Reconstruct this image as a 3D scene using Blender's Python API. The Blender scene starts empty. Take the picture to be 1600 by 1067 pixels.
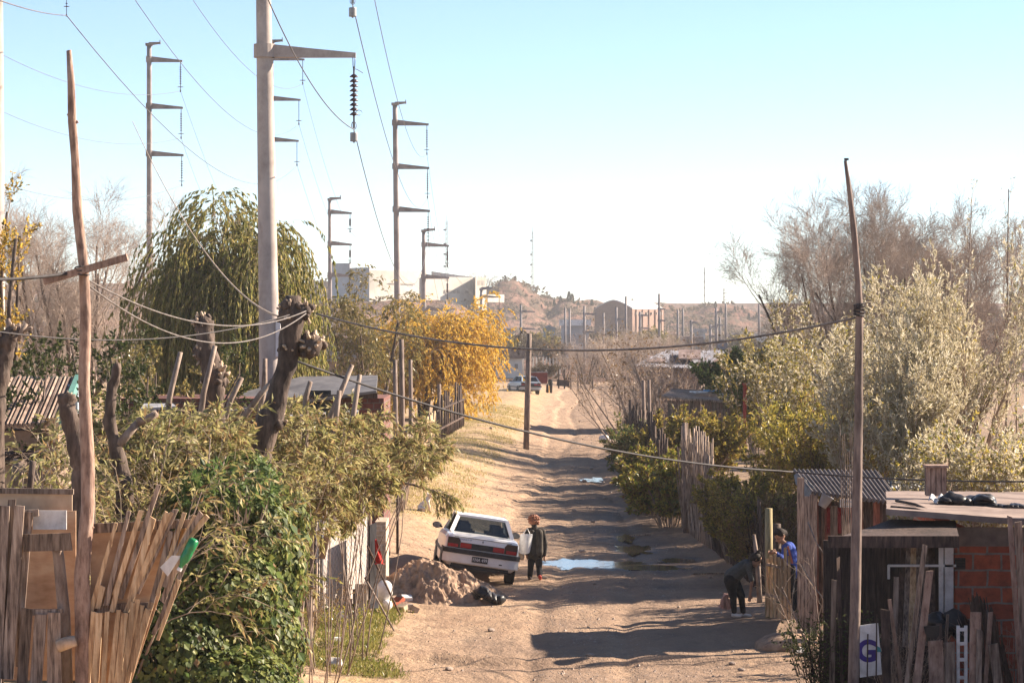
import bpy, bmesh, math, random
import numpy as np
from mathutils import Vector, Matrix

# ------------------------------------------------------------------ camera, sky, sun, exposure
SC = bpy.context.scene
COL = SC.collection
F, CX, HY, CZ = 4200.0, 800.0, 505.0, 5.2        # focal length and horizon row in photo pixels, eye height in metres
SUN_AZ, SUN_EL = math.radians(68), math.radians(28)
cam_d = bpy.data.cameras.new('camera')
cam = bpy.data.objects.new('camera', cam_d); COL.objects.link(cam)
cam.location = (0, 0, CZ); cam.rotation_euler = (math.radians(90), 0, 0)
cam_d.sensor_width = 36; cam_d.lens = F / 1600 * 36
cam_d.shift_y = -(533.5 - HY) / 1600
cam_d.clip_start = 0.5; cam_d.clip_end = 8000
SC.camera = cam
W = bpy.data.worlds.new('World'); SC.world = W; W.use_nodes = True
wn = W.node_tree.nodes; wl = W.node_tree.links
sky = wn.new('ShaderNodeTexSky'); sky.sky_type = 'NISHITA'; sky.sun_disc = False
sky.sun_elevation = SUN_EL; sky.sun_rotation = SUN_AZ
sky.altitude = 3500; sky.air_density = 1.0; sky.dust_density = 0.01; sky.ozone_density = 1.5
wl.new(sky.outputs[0], wn['Background'].inputs[0]); wn['Background'].inputs[1].default_value = 0.06
sd = bpy.data.lights.new('sun', 'SUN'); sd.energy = 5.0; sd.angle = math.radians(0.5); sd.color = (1, .86, .70)
sun = bpy.data.objects.new('sun', sd); COL.objects.link(sun)
SV = Vector((math.sin(SUN_AZ) * math.cos(SUN_EL), math.cos(SUN_AZ) * math.cos(SUN_EL), math.sin(SUN_EL)))
sun.rotation_euler = SV.to_track_quat('Z', 'Y').to_euler(); sun.location = SV * 60
VS = SC.view_settings
VS.view_transform = 'Standard'; VS.look = 'None'; VS.exposure = 1.78; VS.gamma = 1; VS.use_curve_mapping = False
SC.cycles.max_bounces = 8; SC.cycles.diffuse_bounces = 3; SC.cycles.transparent_max_bounces = 12
SC.cycles.volume_bounces = 0

# ------------------------------------------------------------------ helpers
RS = np.random.default_rng(11)
def at(px, py, d):                                # a point of the place seen at photo pixel (px, py), d metres away
    return np.array([(px - CX) / F * d, d, CZ + (HY - py) / F * d])
def sst(t):
    t = np.clip(t, 0, 1); return t * t * (3 - 2 * t)
def _h(ix, iy, s):
    n = (ix * 374761393 + iy * 668265263 + s * 974634777) & 0x7fffffff
    n = ((n ^ (n >> 13)) * 1274126177) & 0x7fffffff
    return ((n ^ (n >> 16)) & 0xffff) / 65535.0
def vn(x, y, s=0):
    x = np.asarray(x, float); y = np.asarray(y, float)
    ix = np.floor(x).astype(np.int64); iy = np.floor(y).astype(np.int64)
    fx = x - ix; fy = y - iy; fx = fx * fx * (3 - 2 * fx); fy = fy * fy * (3 - 2 * fy)
    a = _h(ix, iy, s); b = _h(ix + 1, iy, s); c = _h(ix, iy + 1, s); d = _h(ix + 1, iy + 1, s)
    return (a + (b - a) * fx) * (1 - fy) + (c + (d - c) * fx) * fy
def fbm(x, y, o=4, s=0):
    v = 0; a = .5
    for i in range(o):
        v = v + a * vn(x, y, s + i * 17); x = np.asarray(x) * 2.03; y = np.asarray(y) * 2.03; a *= .5
    return v
def nrm(v):
    v = np.asarray(v, float); return v / (np.linalg.norm(v, axis=-1, keepdims=True) + 1e-9)

class G:                                          # collects geometry in world (or thing) coordinates, links it as ONE mesh object
    def __init__(s): s.v = []; s.f = []; s.n = 0
    def add(s, v, f, m=0):
        v = np.asarray(v, float).reshape(-1, 3)
        if isinstance(f, np.ndarray): s.f.append((f + s.n, m))
        else:
            by = {}
            for q in f: by.setdefault(len(q), []).append(q)
            for k, q in by.items(): s.f.append((np.array(q, int) + s.n, m))
        s.v.append(v); s.n += len(v); return s
    def box(s, c, size, R=None, m=0):
        h = np.array(size) / 2
        v = np.array([[x, y, z] for x in (-1, 1) for y in (-1, 1) for z in (-1, 1)]) * h
        if R is not None: v = v @ np.array(R).T
        return s.add(v + np.array(c), [(0, 1, 3, 2), (4, 6, 7, 5), (0, 4, 5, 1), (2, 3, 7, 6), (0, 2, 6, 4), (1, 5, 7, 3)], m)
    def beam(s, a, b, w, h, up=(0, 0, 1), m=0, w1=None, h1=None):
        a = np.array(a, float); b = np.array(b, float); t = nrm(b - a)
        u = np.array(up, float)
        if abs(t @ u) > .95: u = np.array((0, 1., 0)) if abs(t[1]) < .9 else np.array((1., 0, 0))
        x = nrm(np.cross(t, u)); y = np.cross(x, t); w1 = w if w1 is None else w1; h1 = h if h1 is None else h1
        v = [a + x * w / 2 * i + y * h / 2 * j for i, j in ((-1, -1), (1, -1), (1, 1), (-1, 1))] + \
            [b + x * w1 / 2 * i + y * h1 / 2 * j for i, j in ((-1, -1), (1, -1), (1, 1), (-1, 1))]
        return s.add(v, [(3, 2, 1, 0), (4, 5, 6, 7), (0, 1, 5, 4), (1, 2, 6, 5), (2, 3, 7, 6), (3, 0, 4, 7)], m)
    def tubes(s, P, R, n=5, m=0, cap=True):       # P (M,K,3), R (M,K)
        P = np.asarray(P, float); R = np.asarray(R, float)
        if P.ndim == 2: P = P[None]; R = R[None] if R.ndim else np.full(P.shape[:2], float(R))
        M, K = P.shape[:2]
        T = nrm(np.gradient(P, axis=1))
        ref = np.zeros_like(T); ref[..., 0] = .31; ref[..., 1] = .95; 
        bad = np.abs((T * ref).sum(-1)) > .9; ref[bad] = (0, .1, 1)
        A = nrm(np.cross(T, ref)); B = np.cross(T, A)
        an = np.arange(n) * 2 * math.pi / n
        V = P[:, :, None] + R[:, :, None, None] * (A[:, :, None] * np.cos(an)[:, None] + B[:, :, None] * np.sin(an)[:, None])
        idx = np.arange(M * K * n).reshape(M, K, n)
        a = idx[:, :-1]; b = idx[:, 1:]
        q = np.stack([a, np.roll(a, -1, 2), np.roll(b, -1, 2), b], -1).reshape(-1, 4)
        s.f.append((q + s.n, m))
        if cap and n > 3:
            s.f.append((idx[:, 0, ::-1].reshape(-1, n) + s.n, m)); s.f.append((idx[:, -1].reshape(-1, n) + s.n, m))
        s.v.append(V.reshape(-1, 3)); s.n += M * K * n; return s
    def tube(s, pts, r, n=8, m=0):
        pts = np.array(pts, float); r = np.full(len(pts), float(r)) if np.isscalar(r) else np.array(r, float)
        return s.tubes(pts[None], r[None], n, m)
    def leaves(s, P, D, L, Wd, m=0, curl=.12, side=None):
        P = np.asarray(P, float); D = nrm(D); N = len(P)
        L = np.broadcast_to(L, (N,))[:, None]; Wd = np.broadcast_to(Wd, (N,))[:, None]
        r = RS.normal(size=(N, 3)) if side is None else side
        S = nrm(np.cross(D, r)); U = np.cross(S, D)
        v = np.stack([P, P + D * L * .45 + S * Wd * .5 + U * L * curl, P + D * L, P + D * L * .45 - S * Wd * .5 + U * L * curl], 1)
        i = np.arange(N)[:, None] * 4
        s.f.append((np.concatenate([i, i + 1, i + 2, i + 3], 1) + s.n, m)); s.v.append(v.reshape(-1, 3)); s.n += 4 * N; return s
    def lathe(s, c, prof, n=12, m=0, axis=None):  # prof: (r, z)
        an = np.arange(n) * 2 * math.pi / n
        v = np.array([[r * math.cos(a), r * math.sin(a), z] for r, z in prof for a in an])
        if axis is not None: v = v @ np.array(axis).T
        K = len(prof); f = [(i * n + j, i * n + (j + 1) % n, (i + 1) * n + (j + 1) % n, (i + 1) * n + j) for i in range(K - 1) for j in range(n)]
        s.add(v + np.array(c), f + [tuple(range(n))[::-1], tuple(range((K - 1) * n, K * n))], m); return s
    def ball(s, c, r, n=12, k=8, m=0):
        r = np.broadcast_to(r, (3,)); v = []; 
        for i in range(k + 1):
            p = math.pi * (i + .02) / (k + .04)
            for j in range(n):
                a = 2 * math.pi * j / n; v.append((math.sin(p) * math.cos(a), math.sin(p) * math.sin(a), -math.cos(p)))
        v = np.array(v) * r + np.array(c)
        f = [(i * n + j, i * n + (j + 1) % n, (i + 1) * n + (j + 1) % n, (i + 1) * n + j) for i in range(k) for j in range(n)]
        return s.add(v, f, m)
    def sheet(s, fn, nu, nv, m=0, thick=0):       # fn(u, v) -> points; thick along the sheet's own normal
        u, v = np.meshgrid(np.linspace(0, 1, nu), np.linspace(0, 1, nv), indexing='ij')
        P = fn(u, v); idx = np.arange(nu * nv).reshape(nu, nv)
        q = np.stack([idx[:-1, :-1], idx[1:, :-1], idx[1:, 1:], idx[:-1, 1:]], -1).reshape(-1, 4)
        if not thick: return s.add(P.reshape(-1, 3), q, m)
        N = nrm(np.cross(np.gradient(P, axis=0), np.gradient(P, axis=1)))
        s.add((P + N * thick / 2).reshape(-1, 3), q, m); s.add((P - N * thick / 2).reshape(-1, 3), q[:, ::-1], m)
        Pa = P + N * thick / 2; Pb = P - N * thick / 2
        for ring in ((0, slice(None)), (-1, slice(None)), (slice(None), 0), (slice(None), -1)):
            A = Pa[ring]; B = Pb[ring]; k = len(A); i = np.arange(k - 1)
            s.add(np.concatenate([A, B]), np.stack([i, i + 1, i + 1 + k, i + k], 1), m)
        return s
    def prism(s, poly, off, m=0):                 # poly (N,3) extruded by vector off
        p = np.array(poly, float); n = len(p)
        v = np.concatenate([p, p + np.array(off)])
        return s.add(v, [tuple(range(n))[::-1], tuple(range(n, 2 * n))] + [(i, (i + 1) % n, (i + 1) % n + n, i + n) for i in range(n)], m)
    def bumpy(s, amp, sc, seed=0):                # rough the collected vertices a little
        for k, v in enumerate(s.v):
            d = np.stack([fbm(v[:, 0] * sc + v[:, 2] * sc * .7, v[:, 1] * sc + v[:, 2] * sc * .6, 3, seed + j) - .47 for j in range(3)], 1)
            s.v[k] = v + d * amp * 2
        return s
    def build(s, name, mats, parent=None, smooth=False, label=None, cat=None, group=None, kind=None, origin=None):
        V = np.concatenate(s.v); 
        org = wloc(parent) if parent is not None else None
        if org is None:
            lo, hi = V.min(0), V.max(0); org = np.array([(lo[0] + hi[0]) / 2, (lo[1] + hi[1]) / 2, lo[2]]) if origin is None else np.array(origin, float)
        V = V - org
        me = bpy.data.meshes.new(name)
        me.vertices.add(len(V)); me.vertices.foreach_set('co', V.astype(np.float32).ravel())
        tot = sum(f.size for f, _ in s.f); nf = sum(len(f) for f, _ in s.f)
        me.loops.add(tot); me.polygons.add(nf)
        me.loops.foreach_set('vertex_index', np.concatenate([f.ravel() for f, _ in s.f]).astype(np.int32))
        ln = np.concatenate([np.full(len(f), f.shape[1]) for f, _ in s.f]); st = np.concatenate([[0], np.cumsum(ln)[:-1]])
        me.polygons.foreach_set('loop_start', st.astype(np.int32))
        me.polygons.foreach_set('material_index', np.concatenate([np.full(len(f), m) for f, m in s.f]).astype(np.int32))
        me.polygons.foreach_set('use_smooth', np.full(nf, bool(smooth)))
        for mm in (mats if isinstance(mats, (list, tuple)) else [mats]): me.materials.append(mm)
        me.update(calc_edges=True); me.validate()
        return link(name, me, parent, tuple(org) if parent is None else (0, 0, 0), label, cat, group, kind)
def wloc(o):
    v = np.zeros(3)
    while o is not None: v = v + np.array(o.location); o = o.parent
    return v
def link(name, data, parent=None, loc=(0, 0, 0), label=None, cat=None, group=None, kind=None):
    o = bpy.data.objects.new(name, data); COL.objects.link(o); o.location = loc
    if parent is not None: o.parent = parent
    for k, v in (('label', label), ('category', cat), ('group', group), ('kind', kind)):
        if v: o[k] = v
    return o
def thing(name, label, cat, loc=(0, 0, 0), group=None):
    return link(name, None, None, tuple(loc), label, cat, group)
def copy_tree(o, loc, rz=0, sc=1, label=None):
    r = o.copy(); COL.objects.link(r); r.location = tuple(loc); r.rotation_euler = (0, 0, rz); r.scale = (sc, sc, sc)
    if label: r['label'] = label
    for c in o.children:
        d = c.copy(); COL.objects.link(d); d.parent = r
        for e in c.children:
            k = e.copy(); COL.objects.link(k); k.parent = d
    return r
def rot(ax, ang): return np.array(Matrix.Rotation(ang, 3, ax))

# ------------------------------------------------------------------ materials
def ntree(name):
    m = bpy.data.materials.new(name); m.use_nodes = True
    nt = m.node_tree; return m, nt, nt.nodes['Principled BSDF']
def ramp(nt, fac, cols, interp='LINEAR'):
    r = nt.nodes.new('ShaderNodeValToRGB'); r.color_ramp.interpolation = interp
    while len(r.color_ramp.elements) < len(cols): r.color_ramp.elements.new(.5)
    for i, c in enumerate(cols):
        p, c = c if isinstance(c[0], (tuple, list)) is False and len(c) == 2 else (i / max(1, len(cols) - 1), c)
        r.color_ramp.elements[i].position = p; r.color_ramp.elements[i].color = (*c, 1)
    nt.links.new(fac, r.inputs[0]); return r.outputs[0]
def mixc(nt, fac, a, b, mode='MIX'):
    x = nt.nodes.new('ShaderNodeMix'); x.data_type = 'RGBA'; x.blend_type = mode
    for s, v in ((x.inputs[0], fac), (x.inputs[6], a), (x.inputs[7], b)):
        if hasattr(v, 'is_linked'): nt.links.new(v, s)
        else: s.default_value = v if isinstance(v, (int, float)) else (*v, 1)
    return x.outputs[2]
def mth(nt, op, a, b=0.0):
    x = nt.nodes.new('ShaderNodeMath'); x.operation = op
    for s, v in ((x.inputs[0], a), (x.inputs[1], b)):
        if hasattr(v, 'is_linked'): nt.links.new(v, s)
        else: s.default_value = v
    return x.outputs[0]
def coord(nt, scale=(1, 1, 1)):
    t = nt.nodes.new('ShaderNodeTexCoord'); mp = nt.nodes.new('ShaderNodeMapping'); mp.inputs[3].default_value = scale
    nt.links.new(t.outputs['Object'], mp.inputs[0]); return mp.outputs[0]
def noise(nt, vec, sc, det=5, rough=.6):
    n = nt.nodes.new('ShaderNodeTexNoise'); n.inputs['Scale'].default_value = sc; n.inputs['Detail'].default_value = det
    n.inputs['Roughness'].default_value = rough; nt.links.new(vec, n.inputs[0]); return n.outputs[0]
def bump(nt, bs, h, strength, dist=.02):
    b = nt.nodes.new('ShaderNodeBump'); b.inputs['Strength'].default_value = strength; b.inputs['Distance'].default_value = dist
    nt.links.new(h, b.inputs['Height']); nt.links.new(b.outputs[0], bs.inputs['Normal'])
def mat(name, cols, sc=4, stretch=(1, 1, 1), rough=.85, bmp=.3, island=0, metal=0, det=5, lo=.3, hi=.7, stain=.4, objv=0):
    m, nt, bs = ntree(name); v = coord(nt, stretch); n = noise(nt, v, sc, det)
    k = len(cols); c = ramp(nt, n, [(lo + (hi - lo) * i / max(1, k - 1), cc) for i, cc in enumerate(cols)])
    if stain: c = mixc(nt, 1.0, c, ramp(nt, noise(nt, coord(nt, (1, 1, .7)), sc * .22, 6, .7), [(.34, (1 - stain,) * 3), (.52, (1, 1, 1)), (.7, (1 + stain * .25,) * 3)]), 'MULTIPLY')
    if objv:
        oi = nt.nodes.new('ShaderNodeObjectInfo'); c = mixc(nt, 1.0, c, ramp(nt, oi.outputs['Random'], [(1 - objv, 1 - objv * 1.05, 1 - objv * 1.1), (.95, .98, 1.02), (1 + objv * .55, 1 + objv * .5, 1 + objv * .42)]), 'MULTIPLY')
    if island:
        g = nt.nodes.new('ShaderNodeNewGeometry')
        x = mth(nt, 'MULTIPLY_ADD', g.outputs['Random Per Island'], island); x.node.inputs[2].default_value = 1 - island * .6
        cx = nt.nodes.new('ShaderNodeCombineColor')
        for i in range(3): nt.links.new(x, cx.inputs[i])
        c = mixc(nt, 1.0, c, cx.outputs[0], 'MULTIPLY')
    nt.links.new(c, bs.inputs['Base Color']); bs.inputs['Roughness'].default_value = rough; bs.inputs['Metallic'].default_value = metal
    bs.inputs['Specular IOR Level'].default_value = .25
    if bmp: bump(nt, bs, n, bmp)
    return m
def leafmat(name, cols, trans=.4, gloss=.08, rough=.35):
    m = bpy.data.materials.new(name); m.use_nodes = True; nt = m.node_tree; N = nt.nodes
    for x in list(N): N.remove(x)
    out = N.new('ShaderNodeOutputMaterial'); g = N.new('ShaderNodeNewGeometry')
    c = ramp(nt, g.outputs['Random Per Island'], cols)
    d = N.new('ShaderNodeBsdfDiffuse'); t = N.new('ShaderNodeBsdfTranslucent'); a = N.new('ShaderNodeMixShader'); a.inputs[0].default_value = trans
    nt.links.new(c, d.inputs[0]); nt.links.new(c, t.inputs[0]); nt.links.new(d.outputs[0], a.inputs[1]); nt.links.new(t.outputs[0], a.inputs[2])
    s = a.outputs[0]
    if gloss:
        gl = N.new('ShaderNodeBsdfGlossy'); gl.inputs['Roughness'].default_value = rough
        b = N.new('ShaderNodeMixShader'); b.inputs[0].default_value = gloss
        nt.links.new(s, b.inputs[1]); nt.links.new(gl.outputs[0], b.inputs[2]); s = b.outputs[0]
    nt.links.new(s, out.inputs[0]); return m
def plain(name, col, rough=.5, metal=0, spec=.5):
    return mat(name, [tuple(x * .85 for x in col), col, tuple(min(1, x * 1.1) for x in col)], sc=6, rough=rough, bmp=0, metal=metal)
def bricks(name, c1, c2, mort, bw=.33, bh=.19, ms=.012):
    m, nt, bs = ntree(name); t = nt.nodes.new('ShaderNodeTexCoord'); sp = nt.nodes.new('ShaderNodeSeparateXYZ'); nt.links.new(t.outputs['Object'], sp.inputs[0])
    cb = nt.nodes.new('ShaderNodeCombineXYZ'); nt.links.new(mth(nt, 'ADD', sp.outputs[0], sp.outputs[1]), cb.inputs[0]); nt.links.new(sp.outputs[2], cb.inputs[1])
    b = nt.nodes.new('ShaderNodeTexBrick'); wv = nt.nodes.new('ShaderNodeVectorMath'); wv.operation = 'MULTIPLY_ADD'; wn_ = nt.nodes.new('ShaderNodeTexNoise'); wn_.inputs['Scale'].default_value = 5; nt.links.new(t.outputs['Object'], wn_.inputs[0]); nt.links.new(wn_.outputs[1], wv.inputs[0]); wv.inputs[1].default_value = (bh * .18,) * 3; nt.links.new(cb.outputs[0], wv.inputs[2]); nt.links.new(wv.outputs[0], b.inputs[0])
    b.inputs['Color1'].default_value = (*c1, 1); b.inputs['Color2'].default_value = (*c2, 1); b.inputs['Mortar'].default_value = (*mort, 1)
    b.inputs['Scale'].default_value = 1; b.inputs['Mortar Size'].default_value = ms; b.inputs['Brick Width'].default_value = bw; b.inputs['Row Height'].default_value = bh
    n = noise(nt, coord(nt), 9, 6); c = mixc(nt, 1.0, b.outputs[0], ramp(nt, n, [(.3, (.45, .42, .42)), (.5, (.85, .83, .82)), (.72, (1.15, 1.1, 1.05))]), 'MULTIPLY')
    nt.links.new(c, bs.inputs['Base Color']); bs.inputs['Roughness'].default_value = .9
    h = mth(nt, 'SUBTRACT', mth(nt, 'MULTIPLY', n, .4), b.outputs[1]); bump(nt, bs, h, .5, .02); return m

M = {}
M['wood_grey'] = mat('weathered_wood', [(.09, .063, .048), (.28, .20, .15), (.43, .325, .25)], 9, (4, 4, .35), bmp=.7, objv=.5, det=9, lo=.36, hi=.64)
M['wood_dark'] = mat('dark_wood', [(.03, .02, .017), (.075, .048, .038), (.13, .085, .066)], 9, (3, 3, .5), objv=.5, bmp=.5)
M['wood_warm'] = mat('fresh_wood', [(.32, .19, .105), (.56, .37, .21), (.66, .48, .30)], 9, (4, 4, .35), bmp=.5, objv=.25, det=9, lo=.36, hi=.64)
M['wood_pink'] = mat('barked_pole', [(.14, .08, .06), (.31, .20, .15), (.42, .29, .225)], 12, (2, 2, .5), bmp=.6)
M['pole_grey'] = mat('old_pole_wood', [(.10, .07, .06), (.20, .145, .12), (.27, .20, .16)], 12, (2, 2, .3), bmp=.5)
M['ply'] = mat('plywood', [(.36, .21, .12), (.50, .31, .19), (.58, .40, .26)], 2.5, (1, 1, 3), bmp=.1)
M['concrete'] = mat('pole_concrete', [(.30, .25, .225), (.40, .335, .30), (.46, .39, .35)], 3.5, (1, 1, .6), bmp=.15, det=8)
M['conc_far'] = mat('grey_concrete', [(.22, .19, .185), (.32, .28, .265)], 2, bmp=0)
M['steel'] = mat('galvanised_steel', [(.20, .19, .19), (.34, .33, .33)], 5, rough=.5, bmp=0, metal=.4)
M['porcelain'] = plain('insulator_glaze', (.07, .05, .055), .3)
M['cable'] = mat('cable_rubber', [(.035, .03, .03), (.07, .06, .06)], 20, bmp=0, rough=.7)
M['wire'] = plain('conductor_wire', (.16, .15, .16), .5, .3)
M['rope'] = mat('pale_rope', [(.42, .31, .22), (.58, .46, .36)], 30, bmp=.2)
M['cable_lt'] = mat('grey_cable', [(.10, .085, .08), (.22, .19, .175)], 25, bmp=.1)
M['bark'] = mat('bark', [(.04, .028, .023), (.09, .062, .048), (.16, .112, .088)], 7, (2, 2, .6), bmp=1.0)
M['bark_lt'] = mat('pale_bark', [(.13, .09, .07), (.26, .19, .15), (.36, .28, .22)], 7, (2, 2, .6), bmp=.8)
M['twig'] = mat('twigs', [(.24, .175, .13), (.42, .32, .245)], 3, bmp=0)
M['twig_far'] = mat('grey_twigs', [(.32, .24, .195), (.47, .375, .31)], 1, bmp=0)
M['cutwood'] = mat('cut_wood', [(.40, .28, .19), (.58, .44, .32)], 12, bmp=.2)
M['willow'] = leafmat('willow_leaves', [(.11, .12, .033), (.19, .19, .055), (.30, .27, .085), (.44, .34, .11)], .55, .02, .5)
M['willow_pale'] = leafmat('willow_twig_leaves', [(.14, .145, .045), (.24, .225, .075), (.34, .30, .11), (.46, .39, .18), (.30, .19, .085)], .48, .02, .5)
M['gold'] = leafmat('golden_leaves', [(.46, .26, .035), (.60, .37, .055), (.70, .47, .09), (.48, .35, .07)], .52, .02, .5)
M['olive'] = leafmat('olive_leaves', [(.09, .085, .028), (.16, .14, .045), (.26, .21, .07), (.38, .27, .08)], .45, .03)
M['ivy'] = leafmat('ivy_leaves', [(.05, .065, .022), (.095, .125, .035), (.16, .19, .05), (.26, .26, .07)], .4, .02, .5)
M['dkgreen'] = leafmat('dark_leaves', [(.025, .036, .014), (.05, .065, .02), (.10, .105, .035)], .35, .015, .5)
M['green'] = leafmat('green_leaves', [(.05, .085, .028), (.09, .14, .04), (.16, .20, .06)], .45, .015, .5)
M['yelgreen'] = leafmat('yellow_green_leaves', [(.15, .15, .03), (.27, .24, .045), (.40, .32, .07), (.55, .40, .08)], .5, .03)
M['vine'] = leafmat('vine_leaves', [(.08, .13, .025), (.18, .20, .03), (.36, .30, .05), (.48, .36, .06)], .45, .06)
M['silver'] = leafmat('silver_leaves', [(.33, .28, .16), (.46, .40, .26), (.58, .51, .37), (.68, .62, .50)], .45, .02, .5)
M['rusty'] = leafmat('dry_brown_leaves', [(.12, .07, .035), (.22, .13, .06), (.30, .20, .09)], .35, .03)
M['grass'] = leafmat('grass_blades', [(.16, .17, .04), (.30, .25, .08), (.42, .33, .13), (.50, .40, .19)], .35, .02)
M['grass_grn'] = leafmat('green_grass_blades', [(.12, .14, .03), (.22, .21, .05), (.34, .28, .09)], .35, .02)
M['scrub'] = leafmat('scrub_leaves', [(.085, .07, .048), (.14, .11, .075), (.20, .15, .10)], .3, 0)
M['conif'] = leafmat('conifer_needles', [(.04, .05, .035), (.07, .08, .05)], .2, 0)
M['tin'] = mat('tin_sheet', [(.16, .16, .17), (.27, .27, .29), (.40, .39, .39)], 2.5, rough=.95, bmp=0)
M['rust_tin'] = mat('rusted_tin', [(.10, .06, .05), (.22, .15, .125), (.32, .26, .24)], 3, rough=.7, bmp=.1, det=8)
M['dark_tin'] = mat('dark_corrugated_sheet', [(.045, .035, .035), (.11, .09, .085), (.19, .155, .145)], 3, rough=.75, bmp=.2, det=8)
M['brick'] = bricks('hollow_brick', (.46, .11, .05), (.34, .08, .042), (.27, .23, .20))
M['brick_far'] = bricks('far_brick', (.29, .165, .115), (.23, .13, .095), (.28, .22, .18), 1.2, .5, .03)
M['brick_red'] = bricks('red_brick', (.19, .06, .042), (.14, .045, .034), (.15, .11, .09), .24, .12)
M['white'] = mat('chipped_white_paint', [(.50, .46, .42), (.72, .69, .66), (.80, .78, .75)], 6, bmp=.1)
M['offwhite'] = mat('white_wash', [(.62, .58, .52), (.76, .73, .68)], .6, bmp=0)
M['greywall'] = mat('grey_render', [(.34, .34, .35), (.44, .44, .45)], .5, bmp=0)
M['black_plastic'] = mat('black_plastic', [(.012, .011, .012), (.03, .027, .028)], 8, rough=.4, bmp=.4)
M['tarp'] = mat('grey_tarp', [(.10, .09, .088), (.19, .175, .165)], 4, bmp=.4, rough=.6)
M['tile'] = mat('old_roof_tile', [(.13, .085, .065), (.26, .18, .14), (.34, .26, .20)], 5, bmp=.4)
M['adobe'] = mat('adobe_wall', [(.20, .135, .10), (.33, .23, .17)], 4, bmp=.3)
M['teal'] = plain('teal_paint', (.12, .26, .22), .6)
M['earth'] = mat('dug_earth', [(.20, .125, .08), (.34, .22, .145), (.45, .305, .205)], 8, bmp=.9, det=9)
M['rock'] = mat('stone', [(.24, .18, .14), (.42, .33, .27)], 5, bmp=.5)
M['red_cloth'] = mat('red_cloth', [(.50, .02, .015), (.66, .035, .025)], 6, bmp=.2)
M['card'] = mat('old_board', [(.42, .30, .20), (.58, .44, .31)], 3, bmp=.1)
M['sack'] = mat('white_sack', [(.62, .58, .54), (.80, .77, .73)], 8, bmp=.5)
M['redpaint'] = mat('red_paint', [(.26, .035, .025), (.36, .06, .04)], 4, bmp=.1)
# ------------------------------------------------------------------ the ground, the road, the hills
YK = [0, 40, 48, 58, 70, 85, 111, 160, 200, 260]
def road_c(y): return np.interp(y, YK, [1.2, 1.3, 1.6, 2.0, 2.1, 2.2, 3.1, 4.6, 5.8, 8])
def road_w(y): return np.interp(y, YK, [3.2, 3.2, 3.0, 2.1, 1.8, 1.6, 1.6, 1.8, 2.0, 2.2])
PUD = [(2.05, 58.2, 1.5, 1.5), (1.35, 58.8, .95, 1.35), (3.0, 57.6, .9, .9), (2.9, 62.5, .55, 1.5), (2.75, 66.0, .3, 1.6), (2.65, 90.5, .55, 1.6), (3.6, 59.5, .5, .8)]
def wetness(x, y):
    w = np.zeros_like(np.asarray(x, float))
    for cx, cy, rx, ry in PUD:
        q = np.sqrt(((x - cx) / rx) ** 2 + ((y - cy) / ry) ** 2) + (fbm(x * 2.2, y * 1.3, 3, 5) - .45) * 1.1
        w = np.maximum(w, 1 - sst((q - .55) / .9))
    q = np.abs(x - 2.95 - .25 * np.sin(y * .25)) / .9 + np.abs(y - 66) / 16 + (fbm(x * 1.5, y, 3, 8) - .45)
    return np.maximum(w, .55 * (1 - sst((q - .5) / .9)))
def gz(x, y, detail=True):
    x = np.asarray(x, float); y = np.asarray(y, float)
    z = 3.6 * sst((40 - y) / 40) + .25 * sst((42 - y) / 20) * sst((-x - .5) / 3)
    c = road_c(y); w = road_w(y)
    l = sst((c - w - x) / 3.3); r = sst((x - c - w) / 1.8)
    far = sst((235 - y) / 40)
    z = z + (.58 * l + .32 * r) * far
    ed = (c - w * .95 - x + (fbm(y * .12, x * .1, 3, 31) - .47) * 1.6)      # the worn lip of the left bank
    z = z + .10 * sst(ed / .35) * sst((y - 60) / 8) * far
    if detail:
        rut = sum(np.exp(-((x - c - o - .25 * np.sin(y * .11)) / .16) ** 2) for o in (-.85, .65))
        z = z - .05 * rut * (1 - l) * (1 - r)
        z = z + (fbm(x * .45, y * .3, 4, 3) - .47) * .10 + (fbm(x * 2.1, y * 1.6, 4, 9) - .47) * .06 + (fbm(x * 5.5, y * 4.5, 3, 19) - .47) * .035
        lip = y - 41.6 - (x - 1) ** 2 * .055 - (fbm(x * .8, 3.3, 3, 4) - .47) * 1.2
        z = z - .10 * sst(-lip / .5 + .5) * sst((44 - y) / 2) 
        wz = wetness(x, y); z = z * (1 - .0 * wz) - .06 * wz
    return z
def hit(px, py, d0=18, d1=238):                    # where the sight line through a photo pixel meets the ground
    d = np.arange(d0, d1, .05); x = (px - CX) / F * d; z = CZ + (HY - py) / F * d
    k = np.nonzero(z <= gz(x, d))[0]; i = k[0] if len(k) else len(d) - 1
    return np.array([x[i], d[i], float(gz(x[i], d[i]))])
def on(x, y): return np.array([x, y, float(gz(np.array(x), np.array(y)))])

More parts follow.
